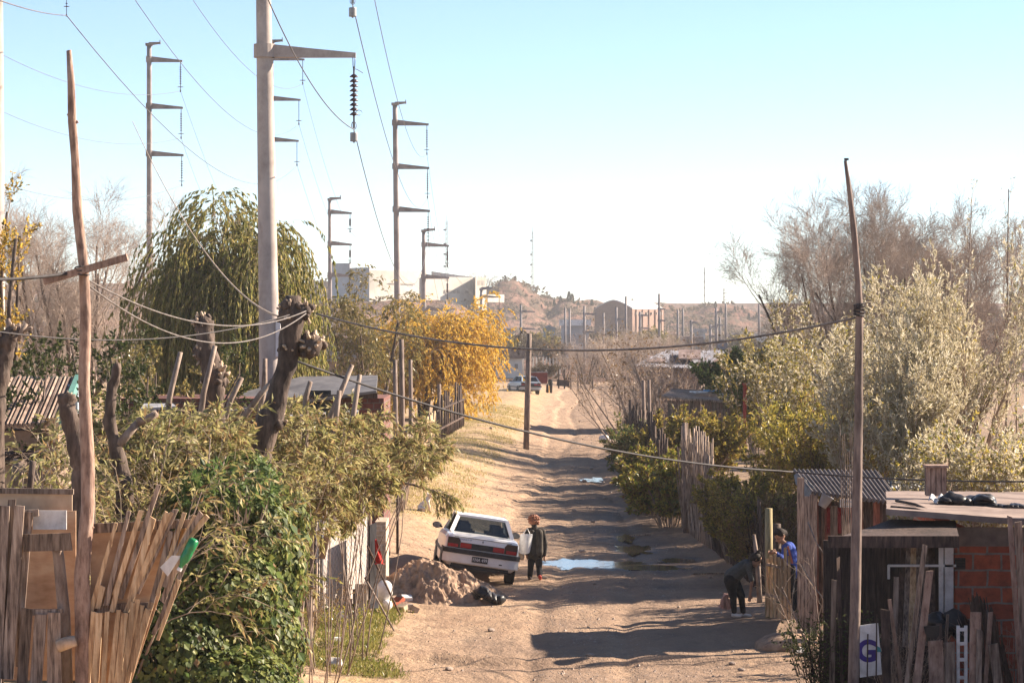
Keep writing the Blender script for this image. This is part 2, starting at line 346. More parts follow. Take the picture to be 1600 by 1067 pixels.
def dirt_material():
    m, nt, bs = ntree('dirt'); v = coord(nt)
    big = noise(nt, v, .35, 6, .6); mid = noise(nt, coord(nt, (1, .55, 1)), 2.2, 8, .65); fine = noise(nt, v, 14, 6, .7)
    c = ramp(nt, big, [(.3, (.31, .205, .132)), (.5, (.405, .275, .178)), (.72, (.47, .33, .22))])
    c = mixc(nt, ramp(nt, mid, [(.42, (0, 0, 0)), (.62, (.85, .85, .85))]), c, (.29, .185, .12))
    c = mixc(nt, ramp(nt, fine, [(.46, (0, 0, 0)), (.68, (.8, .8, .8))]), c, (.23, .15, .10))
    vo = nt.nodes.new('ShaderNodeTexVoronoi'); vo.inputs['Scale'].default_value = 5.5; nt.links.new(v, vo.inputs[0])
    c = mixc(nt, ramp(nt, vo.outputs[0], [(.07, (.8, .8, .8)), (.16, (0, 0, 0))]), c, (.30, .22, .17))
    ag = nt.nodes.new('ShaderNodeAttribute'); ag.attribute_name = 'grassy'
    gn = mth(nt, 'MULTIPLY', ag.outputs['Fac'], ramp(nt, noise(nt, v, 1.2, 7, .7), [(.42, (.05, .05, .05)), (.66, (.9, .9, .9))]))
    c = mixc(nt, gn, c, ramp(nt, noise(nt, v, 6, 4), [(.35, (.36, .25, .11)), (.65, (.48, .35, .18))]))
    ad = nt.nodes.new('ShaderNodeAttribute'); ad.attribute_name = 'packed'
    c = mixc(nt, mth(nt, 'MULTIPLY', ad.outputs['Fac'], ramp(nt, noise(nt, coord(nt, (1, .4, 1)), .9, 7, .65), [(.36, (.15, .15, .15)), (.6, (1, 1, 1))])), c, ramp(nt, mid, [(.35, (.15, .10, .073)), (.65, (.26, .178, .125))]))
    aw = nt.nodes.new('ShaderNodeAttribute'); aw.attribute_name = 'wet'
    c = mixc(nt, aw.outputs['Fac'], c, (.085, .062, .05))
    nt.links.new(c, bs.inputs['Base Color'])
    r = nt.nodes.new('ShaderNodeMapRange'); r.inputs[3].default_value = .95; r.inputs[4].default_value = .42; nt.links.new(aw.outputs['Fac'], r.inputs[0]); nt.links.new(r.outputs[0], bs.inputs['Roughness'])
    bs.inputs['Specular IOR Level'].default_value = .2
    h = mth(nt, 'ADD', mth(nt, 'MULTIPLY', mid, 1.4), mth(nt, 'MULTIPLY', fine, .35)); bump(nt, bs, h, 1.0, .10)
    return m
M['dirt'] = dirt_material()
def grassiness(x, y):
    c = road_c(y); w = road_w(y)
    l = sst((c - w - .5 - x) / 1.4) * sst((y - 56) / 14) * (1 - sst((y - 190) / 25))
    near = sst((-1.3 + (fbm(y * .5, x * .2, 3, 2) - .47) * 2 - x) / 1.2) * sst((57 - y) / 8)
    r = .5 * sst((x - c - w) / 1.5) * sst((y - 75) / 15)
    return np.clip(np.maximum(np.maximum(l, near), r), 0, 1)
def grid_mesh(name, xs, ys, zf, mats, keep=None, kind='structure', attrs=()):
    X, Y = np.meshgrid(xs, ys, indexing='ij'); Z = zf(X, Y); nu, nv = X.shape
    idx = np.arange(nu * nv).reshape(nu, nv)
    q = np.stack([idx[:-1, :-1], idx[1:, :-1], idx[1:, 1:], idx[:-1, 1:]], -1)
    P = np.stack([X, Y, Z], -1).reshape(-1, 3); cen = P[q].mean(2)
    outs = []
    for nm, mask in keep(cen).items() if keep else [(name, np.ones(q.shape[:2], bool))]:
        g = G(); qq = q[mask]; used, inv = np.unique(qq.ravel(), return_inverse=True)
        g.add(P[used], inv.reshape(-1, 4))
        o = g.build(nm, mats, None, True, kind=kind, origin=(0, 0, 0))
        for an, fn in attrs:
            a = o.data.attributes.new(an, 'FLOAT', 'POINT'); a.data.foreach_set('value', fn(P[used][:, 0], P[used][:, 1]).astype(np.float32))
        outs.append(o)
    return outs
def packed(x, y):                                  # trodden darker soil of the lane
    c = road_c(y); w = road_w(y); return np.clip(sst((x - c + w * .75 + (fbm(x * .6, y * .25, 4, 55) - .47) * 3) / 1.6), 0, 1) * .85
xs = np.concatenate([-7 - np.cumsum(np.linspace(.3, 4, 26))[::-1], np.arange(-7, 8.6, .11), 8.6 + np.cumsum(np.linspace(.3, 4, 26))])
ys = np.concatenate([np.arange(-2, 36, .5), np.arange(36, 72, .1), np.arange(72, 130, .22), np.arange(130, 240.1, .55)])
grid_mesh('ground', xs, ys, gz, M['dirt'], lambda c: {'dirt_road': (lambda k: k)(np.abs(c[..., 0] - road_c(c[..., 1])) < road_w(c[..., 1])),
          'ground': ~(np.abs(c[..., 0] - road_c(c[..., 1])) < road_w(c[..., 1]))}, attrs=(('grassy', grassiness), ('wet', wetness), ('packed', packed)))

# puddles: thin sheets of standing water lying in the hollows of the road
def water_material():
    m, nt, bs = ntree('muddy_water'); bs.inputs['Base Color'].default_value = (.09, .07, .055, 1); bs.inputs['Roughness'].default_value = .08
    bs.inputs['IOR'].default_value = 1.33; bs.inputs['Specular IOR Level'].default_value = 1.0
    bump(nt, bs, noise(nt, coord(nt), 3, 2), .03, .02); return m
M['water'] = water_material()
for cx, cy, rx, ry in PUD:
    n = 110; a = np.arange(n) * 2 * math.pi / n
    k = 1 + 1.3 * (fbm(np.cos(a) * 2.1 + cx * 3, np.sin(a) * 2.1 + cy, 4, 21) - .47) + .10 * np.sin(a * 7 + cx) + .6 * (fbm(np.cos(a) * 7, np.sin(a) * 7 + cy, 3, 27) - .47)
    px_, py_ = cx + rx * k * np.cos(a) * .82, cy + ry * k * np.sin(a) * .82
    lvl = float(np.percentile(gz(px_, py_), 55)) + .006
    G().add(np.stack([px_, py_, np.full(n, lvl)], 1), [tuple(range(n))]).build('puddle', M['water'], kind='structure')

# hills
def far_h(x, y):
    a = np.interp(x, [-700, -90, -40, -15, -4, 3, 11, 17, 24, 40, 47, 64, 80, 120, 700], [20, 19, 17.5, 17, 19.2, 18.6, 14, 13.6, 13.2, 12.0, 11.4, 10.6, 9.6, 9.2, 9.5])
    wob = (fbm(x * .02, y * .02, 4, 40) - .47) * 120
    t = (y - 770 + wob) / 150
    rid = 1 - np.abs(2 * fbm(x * .055, y * .02, 5, 50) - .95)
    z1 = a * sst(t) - (rid - .55) * 9 * sst(t) * (1 - sst(t - .75)) + (fbm(x * .1, y * .06, 4, 60) - .47) * 5.5 * sst(t * 1.5)
    t2 = (y - 560 + (fbm(x * .05, y * .05, 3, 44) - .47) * 50) / 80 * 1.0
    side = 1 - sst((x + 16) / 20)
    z2 = 10.6 * sst(t2) * side - (rid - .5) * 3.0 * side * sst(t2 * 2) * (1 - sst(t2 - .7)) 
    t3 = (y - 1250) / 120; z3 = 15.5 * sst(t3)
    z = np.maximum(np.maximum(z1, z2), z3) * sst((y - 420) / 60)
    return np.where(y < 420, 0, z) + (fbm(x * .08, y * .05, 4, 70) - .47) * .9 * sst((y - 250) / 60) - .06
def hill_material():
    m, nt, bs = ntree('eroded_hill'); v = coord(nt); n = noise(nt, v, .06, 8, .7); n2 = noise(nt, coord(nt, (1, .4, 1.2)), .22, 7, .7)
    c = ramp(nt, n, [(.32, (.11, .062, .05)), (.46, (.20, .112, .086)), (.60, (.29, .175, .135)), (.74, (.38, .25, .195))])
    c = mixc(nt, ramp(nt, n2, [(.42, (0, 0, 0)), (.56, (.9, .9, .9))]), c, (.085, .068, .05))
    nt.links.new(c, bs.inputs['Base Color']); bs.inputs['Roughness'].default_value = 1; bs.inputs['Specular IOR Level'].default_value = .05
    bump(nt, bs, n2, 1, 3); return m
M['hill'] = hill_material()
fx = np.concatenate([-130 - np.cumsum(np.linspace(4, 40, 22))[::-1], np.arange(-130, 200, 2.0), 200 + np.cumsum(np.linspace(4, 40, 22))])
fy = np.concatenate([np.arange(240, 540, 6), np.arange(540, 960, 2.5), np.arange(960, 1500, 14), np.arange(1500, 2600, 60)])
grid_mesh('hills', fx, fy, far_h, M['hill'], lambda c: {'hills': c[..., 2] > .9, 'plain': c[..., 2] <= .9})

# grass: countless blades on the left verge and along the fences
def blades(name, n, xr, yr, thresh, L, mt, seed):
    r = np.random.default_rng(seed); x = r.uniform(*xr, n); y = r.uniform(*yr, n)
    k = grassiness(x, y) * (.25 + 1.5 * fbm(x * .7, y * .45, 4, 90 + seed)) > thresh + r.uniform(-.12, .25, n); x, y = x[k], y[k]
    D = np.stack([r.normal(0, .45, len(x)), r.normal(0, .45, len(x)), np.ones(len(x))], 1)
    ll = r.uniform(.4, 1.2, len(x)) * L
    return G().leaves(np.stack([x, y, gz(x, y) - .01], 1), D, ll, ll * .12 + .006).build(name, mt, kind='stuff')
blades('dry_grass', 90000, (-4, 2), (58, 150), .80, .09, M['grass'], 1)
blades('green_grass', 70000, (-4.2, .2), (40, 57), .46, .11, M['grass_grn'], 2)

# gravel and crumbs of earth on the track: countless
r = np.random.default_rng(31); n = 14000; y = 39 + 95 * r.uniform(0, 1, n) ** 1.7; x = road_c(y) + r.normal(0, 2.0, n); k = (x > -3.2) & (x < road_c(y) + road_w(y) + 1.2) & (fbm(x * .8, y * .4, 3, 71) > .42 + r.uniform(-.1, .1, n)); x, y = x[k], y[k]
z = gz(x, y); sz = r.uniform(.006, .020, len(x)) * (.7 + y / 130) * (1 + 1.2 * (r.uniform(0, 1, len(x)) > .96)); o6 = np.array([[1, 0, 0], [0, 1, 0], [-1, 0, 0], [0, -1, 0], [0, 0, .8], [0, 0, -.6]])
V = np.stack([x, y, z], 1)[:, None] + o6[None] * sz[:, None, None] * r.uniform(.6, 1.2, (len(x), 6, 1)); i = np.arange(len(x))[:, None, None] * 6
f8 = np.array([(0, 1, 4), (1, 2, 4), (2, 3, 4), (3, 0, 4), (1, 0, 5), (2, 1, 5), (3, 2, 5), (0, 3, 5)])
g = G(); g.add(V.reshape(-1, 3), (i + f8[None]).reshape(-1, 3)); g.build('gravel', M['rock'], kind='stuff')
# ------------------------------------------------------------------ power pylons
def pylon(px, d, top, arms, base, r0, r1, label, lean=0, tip=None, ins='disc', cap=True, inslen=45, armh=4.6, group='concrete power pylons'):
    """px: shaft column in the photo at its foot; arms: rows of the arms; tip: column of the arm ends; r0/r1: radius at foot / top in metres"""
    s = d / F; foot = at(px, base, d); foot[2] = min(foot[2], float(gz(foot[0], d)) if d < 238 else foot[2])
    t = thing('power_pylon', label, 'power pylon', foot, group)
    topp = at(px + lean, top, d)
    g = G(); n = 12; k = np.linspace(0, 1, n)[:, None]
    g.tube(foot + (topp - foot) * k, r0 + (r1 - r0) * k[:, 0], 20); g.build('shaft', M['concrete'] if d < 100 else M['conc_far'], t, True)
    def sx(py): return foot[0] + (topp[0] - foot[0]) * ((CZ + (HY - py) * s) - foot[2]) / (topp[2] - foot[2])
    def sr(py): return r0 + (r1 - r0) * ((CZ + (HY - py) * s) - foot[2]) / (topp[2] - foot[2])
    if cap:
        g = G(); z = topp[2]; x = topp[0]
        g.box((x, d, z), (r1 * 2.9, r1 * 2.9, 4 * s)); g.beam((x, d, z + 1 * s), (x + 18 * s, d, z + 2.5 * s), 5 * s, 5 * s, w1=3 * s, h1=3 * s); g.beam((x + 17 * s, d, z), (x + 17 * s, d, z + 7 * s), 1.2 * s, 1.2 * s)
        g.build('cap_bracket', M['conc_far'], t)
    ends = []
    for i, py in enumerate(arms):
        x = sx(py); r = sr(py); z = CZ + (HY - py) * s; tx = (tip[i] if isinstance(tip, (list, tuple)) else tip) ; ex = (tx - CX) * s
        g = G(); h = armh * s
        g.lathe((x, d, z - h), [(r * 1.35, 0), (r * 1.35, 2 * h)], 16)
        rt = r * 1.1; v = []
        for xx, hh, zz, ww in ((x + r * .6, h, 0, rt), (x + (ex - x) * .5, h * .68, -.32 * h, rt * .75), (ex, h * .36, -.64 * h, rt * .5)):
            v += [(xx, d - ww / 2, z + zz - hh), (xx, d + ww / 2, z + zz - hh), (xx, d + ww / 2, z + zz + hh), (xx, d - ww / 2, z + zz + hh)]
        f = [(3, 2, 1, 0), (8, 9, 10, 11)]
        for a in (0, 4): f += [(a + j, a + (j + 1) % 4, a + 4 + (j + 1) % 4, a + 4 + j) for j in range(4)]
        g.add(v, f); arm = g.build('crossarm', M['concrete'] if d < 100 else M['conc_far'], t)
        ix = ex - 3 * s; top_z = z - 1.0 * h; L = inslen * s
        if ins:
            g = G()
            if ins == 'big':
                for o in (-1.8, 1.8): g.tube([(ix + o * s, d, top_z + 4 * s), (ix + o * s * .7, d, top_z - 16 * s)], .7 * s, 6)
                g.tube([(ix, d, top_z - 14 * s), (ix, d, top_z - 108 * s)], 1.5 * s, 8)
                for j in range(9):
                    zz = top_z - (29 + j * 7.4) * s
                    g.lathe((ix, d, zz), [(1.5 * s, 3.2 * s), (3.2 * s, 2.6 * s), (6.8 * s, -.6 * s), (6.6 * s, -1.6 * s), (2.5 * s, -1 * s), (1.7 * s, -3 * s)], 14)
                q = G(); q.tube([(ix, d, top_z - 17 * s), (ix + 6 * s, d, top_z - 19 * s), (ix + 14 * s, d, top_z - 24 * s)], .6 * s, 5)
                an = np.linspace(0, 5.2, 14); q.tube(np.stack([ix + 8 * s + 5 * s * np.cos(an), np.full(14, d), top_z - 86 * s + 4 * s * np.sin(an)], 1), .5 * s, 5)
                an = np.linspace(0, 6.283, 16); q.tube(np.stack([ix + 4 * s * np.cos(an), np.full(16, d), top_z - 106 * s + 6 * s * np.sin(an)], 1), .6 * s, 5)
                q.box((ix, d, top_z - 105 * s), (4 * s, 3 * s, 10 * s))
                q.tube([(ix, d, top_z - 100 * s), (ix, d, top_z - 120 * s)], .8 * s, 6)
                q.lathe((ix, d, top_z - 131 * s), [(5.5 * s, 0), (6 * s, 1 * s), (6 * s, 13 * s), (5.5 * s, 14 * s)], 16); q.lathe((ix, d, top_z - 133 * s), [(1.5 * s, 0), (1.5 * s, 2 * s)], 8)
                io = g.build('insulator', M['porcelain'], t, True); q.build('weight', M['steel'], io)
                ends.append((ix, d, top_z - 112 * s))
            else:
                g.tube([(ix, d, top_z + 2 * s), (ix, d, top_z - L)], .55 * s, 5)
                if ins == 'disc':
                    for j in range(8): g.lathe((ix, d, top_z - (8 + j * (inslen - 16) / 8) * s), [(.6 * s, 1 * s), (2.2 * s, 0), (.6 * s, -.8 * s)], 8)
                q = G(); q.lathe((ix, d, top_z - L * .86), [(1.5 * s, .5 * s), (4.6 * s, .3 * s), (4.6 * s, -.3 * s), (1.5 * s, -.5 * s)], 12); q.box((ix, d, top_z - L), (2 * s, 1.6 * s, 3.5 * s))
                io = g.build('insulator', M['porcelain'], t); q.build('grading_ring', M['porcelain'], io); ends.append((ix, d, top_z - L))
    return t, ends
P1, e1 = pylon(426, 56, -470, [80, -115, -310], 860, .25, .105, 'thickest pale concrete power pylon with a long tapered arm and hanging insulator', lean=-22, tip=[556, 554, 552], ins='big', armh=10.5)
g = G(); g.box((at(434, 555, 56)[0] + .02, 55.87, at(0, 528, 56)[2]), (.10, .10, .78)); g.build('warning_plate', mat('pylon_notice', [(.55, .5, .48), (.75, .7, .68)], 3, bmp=0), P1)
P0, e0 = pylon(-9, 56, -520, [-80, -275], 900, .26, .13, 'pale concrete pylon cut off by the left edge, above the yellowing tree', tip=[107, 106], ins='disc', inslen=100)
pylA, eA = pylon(234, 150, 70, [93, 166, 240], 640, .20, .13, 'tall slim pylon with three arms standing behind the left of the weeping willow', tip=[285, 286, 287], lean=-1)
pylB, eB = pylon(424, 168, 66, [91, 154, 218], 640, .20, .13, 'pylon hidden behind the thickest pylon, only its three arm ends showing', tip=[476, 470, 467], ins='rod', inslen=36, armh=4)
pylC, eC = pylon(623, 160, 163, [192, 260, 327], 640, .22, .14, 'tall pylon with three arms rising above the golden tree and white factory', lean=-6, tip=[670, 671, 672], inslen=44)
pylD, eD = pylon(516, 222, 312, [331, 380, 429], 600, .21, .12, 'slim pylon with arms against the grey end of the factory, right of the willow', lean=-1, tip=[550, 550, 549], inslen=27, armh=3.8)
pylE, eE = pylon(662, 218, 361, [382, 432, 482], 600, .24, .14, 'shorter pylon in front of the white factory wall, right of the tall one', tip=[702, 702, 702], inslen=30, armh=3.8)
pylF, eF = pylon(752, 375, 452, [463, 491, 520], 585, .26, .18, 'small far pylon with two arms right of the white factory', tip=[783, 783, 782], ins='rod', inslen=20, armh=2.3)
for o_ in (pylB,): pass
# far line of thin posts and pylons beyond the road
FARP = [(697, 470, 560, 390, [482], 714, 'thin far pole below the white factory wall'),
        (814, 477, 585, 350, [486, 513], 836, 'far pylon with two arms left of the utility pole top'),
        (883, 480, 600, 300, [], 0, 'left one of the close pair of far concrete posts'),
        (890, 481, 600, 310, [], 0, 'right one of the close pair of far concrete posts'),
        (913, 478, 604, 280, [490, 518], 933, 'far pylon with an arm in front of the white roofed shed'),
        (943, 489, 602, 290, [], 0, 'far bare concrete post left of the brick warehouse'),
        (963, 480, 580, 320, [498], 977, 'far concrete pole with a short arm before the shaded warehouse gable'),
        (978, 463, 575, 330, [], 0, 'thinnest pale far mast before the warehouse corner'),
        (1000, 487, 560, 360, [492, 512], 1014, 'far dark pole with two arms before the sunlit warehouse wall'),
        (1030, 459, 565, 330, [482, 500], 1040, 'far pole with a square cap at the right end of the warehouse'),
        (1059, 484, 545, 420, [], 0, 'thin far post right of the warehouse on the plain'),
        (1067, 482, 545, 440, [], 0, 'faint far post second right of the warehouse'),
        (1080, 500, 555, 400, [503], 1090, 'far pole with a crosspiece behind the tin roofed shack'),
        (1110, 507, 550, 400, [510, 524], 1120, 'short far pole left of the lattice of masts'),
        (1119, 480, 545, 430, [487, 507], 1130, 'far pale pole left of the lattice tower'),
        (1125, 495, 540, 440, [], 0, 'far thin pole directly before the lattice tower'),
        (1134, 474, 530, 470, [], 0, 'tall thin far post right of the lattice tower'),
        (1186, 474, 525, 480, [], 0, 'lone thin far post near the right hand bare tree')]
for px, top, base, d, arms, tip, lab in FARP:
    s = d / F; f = at(px, base, d); tp = at(px, top, d); t = thing('far_pole', lab, 'pole', f, 'poles on the far plain')
    rr = (2.6 if arms else 2.2) * s
    G().tube([f, (f + tp) / 2, tp], [rr, rr * .85, rr * .7], 8).build('shaft', M['conc_far'], t, True)
    for py in arms:
        z = CZ + (HY - py) * s; G().beam((f[0] - rr, d, z), ((tip - CX) * s, d, z - 1.2 * s), 2 * s, 3.4 * s, m=0, w1=1.4 * s, h1=1.8 * s).build('crossarm', M['conc_far'], t)
# telecom masts and lattice tower on the skyline
def mast(px, top, base, d, w, lab, arms=False):
    s = d / F; f = at(px, base, d); t = thing('lattice_mast', lab, 'mast', f); g = G(); H = (base - top) * s
    a3 = [np.array([math.cos(a), math.sin(a)]) * w * s / 2 for a in (1.57, 3.66, 5.76)]; n = int(max(8, H / (w * s * 1.3)))
    for i, c in enumerate(a3):
        k = np.linspace(0, 1, 4)[:, None]; tap = 1 - .45 * k
        g.tube(np.concatenate([f[:2] + c * tap, f[2] + H * k], 1), .28 * s, 4)
    for j in range(n):
        for i in range(3):
            p, q = a3[i] * (1 - .45 * j / n), a3[(i + 1) % 3] * (1 - .45 * (j + 1) / n)
            g.tube([(*(f[:2] + p), f[2] + H * j / n), (*(f[:2] + q), f[2] + H * (j + 1) / n)], .2 * s, 3)
    g.build('lattice', M['conc_far'], t)
    g = G()
    if arms:
        for z in (.2, .33, .46): g.beam((f[0] - 1 * s, d, f[2] + H * (1 - z * .8)), (f[0] + 5 * s, d, f[2] + H * (1 - z * .8)), .8 * s, 1 * s)
        g.build('crossarm', M['conc_far'], t)
    else:
        for z in (.25, .45, .62, .85): g.box((f[0] - w * .5 * s, d, f[2] + H * z), (w * .7 * s, w * .5 * s, 2.6 * s))
        g.tube([(f[0], d, f[2] + H), (f[0], d, f[2] + H * 1.09)], .3 * s, 4); g.build('antenna', M['conc_far'], t)
mast(698, 345, 440, 640, 6, 'lattice mast with antennas behind the right end of the white factory')
mast(832, 362, 456, 900, 4.4, 'slender lattice mast on the hill crest above the middle of the road')
mast(1101, 418, 476, 1300, 2.2, 'faintest thin mast on the skyline left of the lattice tower')
mast(1131, 450, 500, 1150, 5, 'small lattice power tower with arms on the right skyline', True)

# ------------------------------------------------------------------ wires
def wire(a, b, sag, r, label, mt='wire', n=24, name='overhead_wire', cat='wire', group='overhead power wires', n2=6):
    a = np.array(a, float); b = np.array(b, float); k = np.linspace(0, 1, n)[:, None]
    p = a + (b - a) * k; p[:, 2] -= sag * 4 * k[:, 0] * (1 - k[:, 0])
    rr = np.maximum(r, 0) * np.ones(n)
    return G().tube(p, rr, n2).build(name, M[mt], None, True, label, cat, group)
back = lambda e, px, py, d: at(px, py, d)
wr = .011
wire(at(549, 20, 56), eB[0], 0, .001, 'x') if False else None
wire(e0[0], eB[2], 2.2, wr, 'lowest wire from the pylon at the left edge to the hidden pylon')
wire(e0[1], eB[1], 2.4, wr, 'middle wire slanting across the sky left of the thickest pylon')
wire(at(107, -345, 56), eB[0], 2.4, wr, 'upper wire slanting across the sky beside the thickest pylon')
wire(at(-260, -130, 24), e0[0], .2, wr, 'wire arriving from the upper left to the insulator at the left edge')
wire(at(380, -95, 40), e1[0], .5, wr, 'wire running down to the hanging insulator of the thickest pylon')
wire(e1[0], eC[2], 3.0, wr, 'lowest wire from the thickest pylon to the tall middle pylon')
wire(e1[1], eC[1], 2.0, wr, 'middle wire from the thickest pylon to the tall middle pylon')
wire(e1[2], eC[0], 2.0, wr, 'upper wire from the thickest pylon to the tall middle pylon')
for i, w_ in enumerate(('upper', 'middle', 'lowest')):
    wire(eB[i], eD[i], .9, wr, w_ + ' wire from the hidden pylon to the slim pylon by the willow')
    wire(eC[i], eE[i], .9, wr, w_ + ' wire from the tall middle pylon to the shorter factory pylon')
    wire(at(-190, (-40, 60, 200)[i], 95), eA[i], 1.6, wr, w_ + ' wire from the left edge to the slim three armed pylon')
wire(eA[0], at(392, 400, 260), 1.0, wr, 'upper wire dropping from the slim pylon behind the willow')
wire(eA[1], at(352, 360, 260), 1.0, wr, 'middle wire dropping from the slim pylon behind the willow')
for i, w_ in enumerate(('upper', 'middle', 'lowest')):
    wire(eD[i], at(697, (470, 486, 500)[i], 390), .8, wr * 1.2, w_ + ' far wire running on behind the golden tree')
    wire(eE[i], eF[i], .8, wr * 1.2, w_ + ' wire from the shorter pylon to the small far pylon')
# cables strung over the street between poles and the cut trees
cg = 'slack cables strung over the street'
wire(at(128, 432, 24), at(478, 486, 33.6), .30, .0075, 'upper twisted grey cable from the crooked pole to the leaning cut trunk', 'cable_lt', 30, 'service_cable', 'cable', cg)
wire(at(128, 438, 24), at(478, 490, 33.6), .46, .0075, 'lower twisted grey cable from the crooked pole to the leaning cut trunk', 'cable_lt', 30, 'service_cable', 'cable', cg)
wire(at(494, 490, 33.6), at(1339, 496, 28), .40, .012, 'grey cable crossing the street from the cut trunk to the right pole', 'cable_lt', 40, 'service_cable', 'cable', cg)
wire(at(-60, 436, 23), at(125, 424, 24), .03, .017, 'thick black cable bundle entering from the left to the crooked pole', 'cable', 16, 'service_cable', 'cable', cg)
wire(at(-30, 514, 27), at(452, 492, 33.6), .20, .008, 'thin black cable from the left edge to the leaning cut trunk', 'cable', 24, 'service_cable', 'cable', cg)
wire(at(452, 560, 36), at(1240, 737, 44), .30, .016, 'dark cable slanting down over the road to the corrugated shack', 'cable', 30, 'service_cable', 'cable', cg)
wire(at(1240, 737, 43.5), at(1640, 752, 37), .05, .013, 'dark cable running level in front of the right hand thicket', 'cable', 16, 'service_cable', 'cable', cg)
k = np.linspace(0, 1, 30)
pp = np.stack([at(207 + 245 * a, 190 + 307 * (1 - (1 - a) ** 1.75), 44 - 10.4 * a) for a in k])
G().tube(pp, .006 + .008 * k, 6).build('pale_rope', M['rope'], None, True, 'pale rope curving down past the willow to the leaning cut trunk', 'rope')
# lone wooden utility pole on the verge
b = hit(822, 702); t = thing('utility_pole', 'lone grey wooden utility pole standing on the grassy verge beside the road', 'utility pole', b); d = b[1]
tp = at(827, 521, d); G().tube([b - (0, 0, .2), (b + tp) / 2, tp], [.125, .115, .10], 12).build('shaft', M['pole_grey'], t, True)
g = G()
for o in (0, .12): g.tube([tp + (-.05, -.1, -.02), tp + (-.25, -.1, .10), tp + (-.45 - o, -.1, -.15), tp + (-.48 - o, -.1, -.6), tp + (-.40, -.1, -.85)], .012, 5)
g.tube([tp + (0, -.11, -.05), tp + (-.02, -.115, -.4), tp + (.0, -.13, -.8)], .02, 5); g.build('service_drop', M['cable'], t, True)
# ------------------------------------------------------------------ trees and shrubs
def perp(D):
    r = RS.normal(size=D.shape); return nrm(r - D * (r * D).sum(-1, keepdims=True))
def grow(P, R, n, length, ang, K=5, t=(.3, 1), up=0., droop=0., wig=.12, rf=.5, lr=.4, tipr=.3, jit=.35, rmin=.002, bias=None):
    M_, K0 = P.shape[:2]; N = M_ * n; par = np.repeat(np.arange(M_), n)
    u = t[0] + (t[1] - t[0]) * (np.tile(np.arange(n), M_) + RS.uniform(0, 1, N)) / n
    f = u * (K0 - 1); i = np.minimum(f.astype(int), K0 - 2); w = (f - i)[:, None]
    p = P[par, i] * (1 - w) + P[par, i + 1] * w; tg = nrm(P[par, i + 1] - P[par, i])
    r = (R[par, i] * (1 - w[:, 0]) + R[par, i + 1] * w[:, 0])
    a = ang * (1 + RS.uniform(-jit, jit, N))[:, None] if np.isscalar(ang) else ang
    D = nrm(tg * np.cos(a) + perp(tg) * np.sin(a) + np.array([0, 0, up]) + (0 if bias is None else np.array(bias)))
    L = length * (1 - lr * u) * RS.uniform(1 - jit, 1 + jit, N); st = (L / (K - 1))[:, None]
    out = [p]
    for k in range(K - 1):
        out.append(out[-1] + D * st); D = nrm(D + RS.normal(0, wig, D.shape) + np.array([0, 0, -droop]))
    Q = np.stack(out, 1); rr = np.maximum(r * rf, rmin)
    return Q, rr[:, None] * np.linspace(1, tipr, K)[None]
def leaf_pts(P, per, L, Wd, hang=.3, spread=.5, t0=.1, sz=.3):
    M_, K = P.shape[:2]; N = int(M_ * per); par = RS.integers(0, M_, N); f = RS.uniform(t0, 1, N) * (K - 1) * .999; i = f.astype(int); w = (f - i)[:, None]
    p = P[par, i] * (1 - w) + P[par, i + 1] * w; tg = nrm(P[par, i + 1] - P[par, i])
    D = tg + RS.normal(0, spread, (N, 3)) + np.array([0, 0, -hang]); q = RS.uniform(1 - sz, 1 + sz, N)
    return p, D, L * q, Wd * q
def stems(base, n, h, rx, ry, r, flare=.3, K=6, wig=.06, hj=.25, lean=(0, 0), tipr=.35):
    """n stems rising from an ellipse rx by ry round base"""
    a = (np.arange(n) + RS.uniform(0, 1, n)) * 6.283 / n; q = np.sqrt(RS.uniform(0, 1, n)); o = np.stack([np.cos(a) * q * rx, np.sin(a) * q * ry], 1)
    p = np.concatenate([np.array(base)[None, :2] + o, np.full((n, 1), base[2] - .1)], 1)
    dz = RS.normal(0, .25, (n, 2)) + np.stack([np.cos(a), np.sin(a)], 1) * q[:, None]
    D = nrm(np.concatenate([dz * flare + np.array(lean), np.ones((n, 1))], 1)); H = h * RS.uniform(1 - hj, 1, n); out = [p]
    for k in range(K - 1): out.append(out[-1] + D * (H / (K - 1))[:, None]); D = nrm(D + RS.normal(0, wig, D.shape))
    return np.stack(out, 1), np.full((n, 1), r) * RS.uniform(.6, 1.1, (n, 1)) * np.linspace(1, tipr, K)[None]
def plant(name, label, cat, base, S, levels, bark='bark', twig='twig', leaf=None, group=None, leafname='crown', sides=(7, 5, 4, 3), extra=None):
    t = thing(name, label, cat, base, group); P, R = S
    G().tubes(P, R, sides[0]).build('trunk', M[bark], t, True)
    g = G(); last = None
    for i, lv in enumerate(levels):
        P, R = grow(P, R, **lv); g.tubes(P, R, sides[min(i + 1, 3)], cap=False); last = P
    if levels: g.build('branches', M[twig], t, True)
    if leaf:
        g = G()
        for mt_i, kw in enumerate(leaf): g.leaves(*leaf_pts(last if levels else P, **{k: v for k, v in kw.items() if k != 'm'}), m=mt_i)
        g.build(leafname, [M[kw['m']] for kw in leaf], t)
    return t
def spot(px, py, d, dz=0):                          # ground under a pixel column at distance d
    global RS
    RS = np.random.default_rng(int(abs(px * 31 + d * 17)) + 5)
    p = at(px, py, d); p[2] = float(gz(p[0], d)) + dz; return p

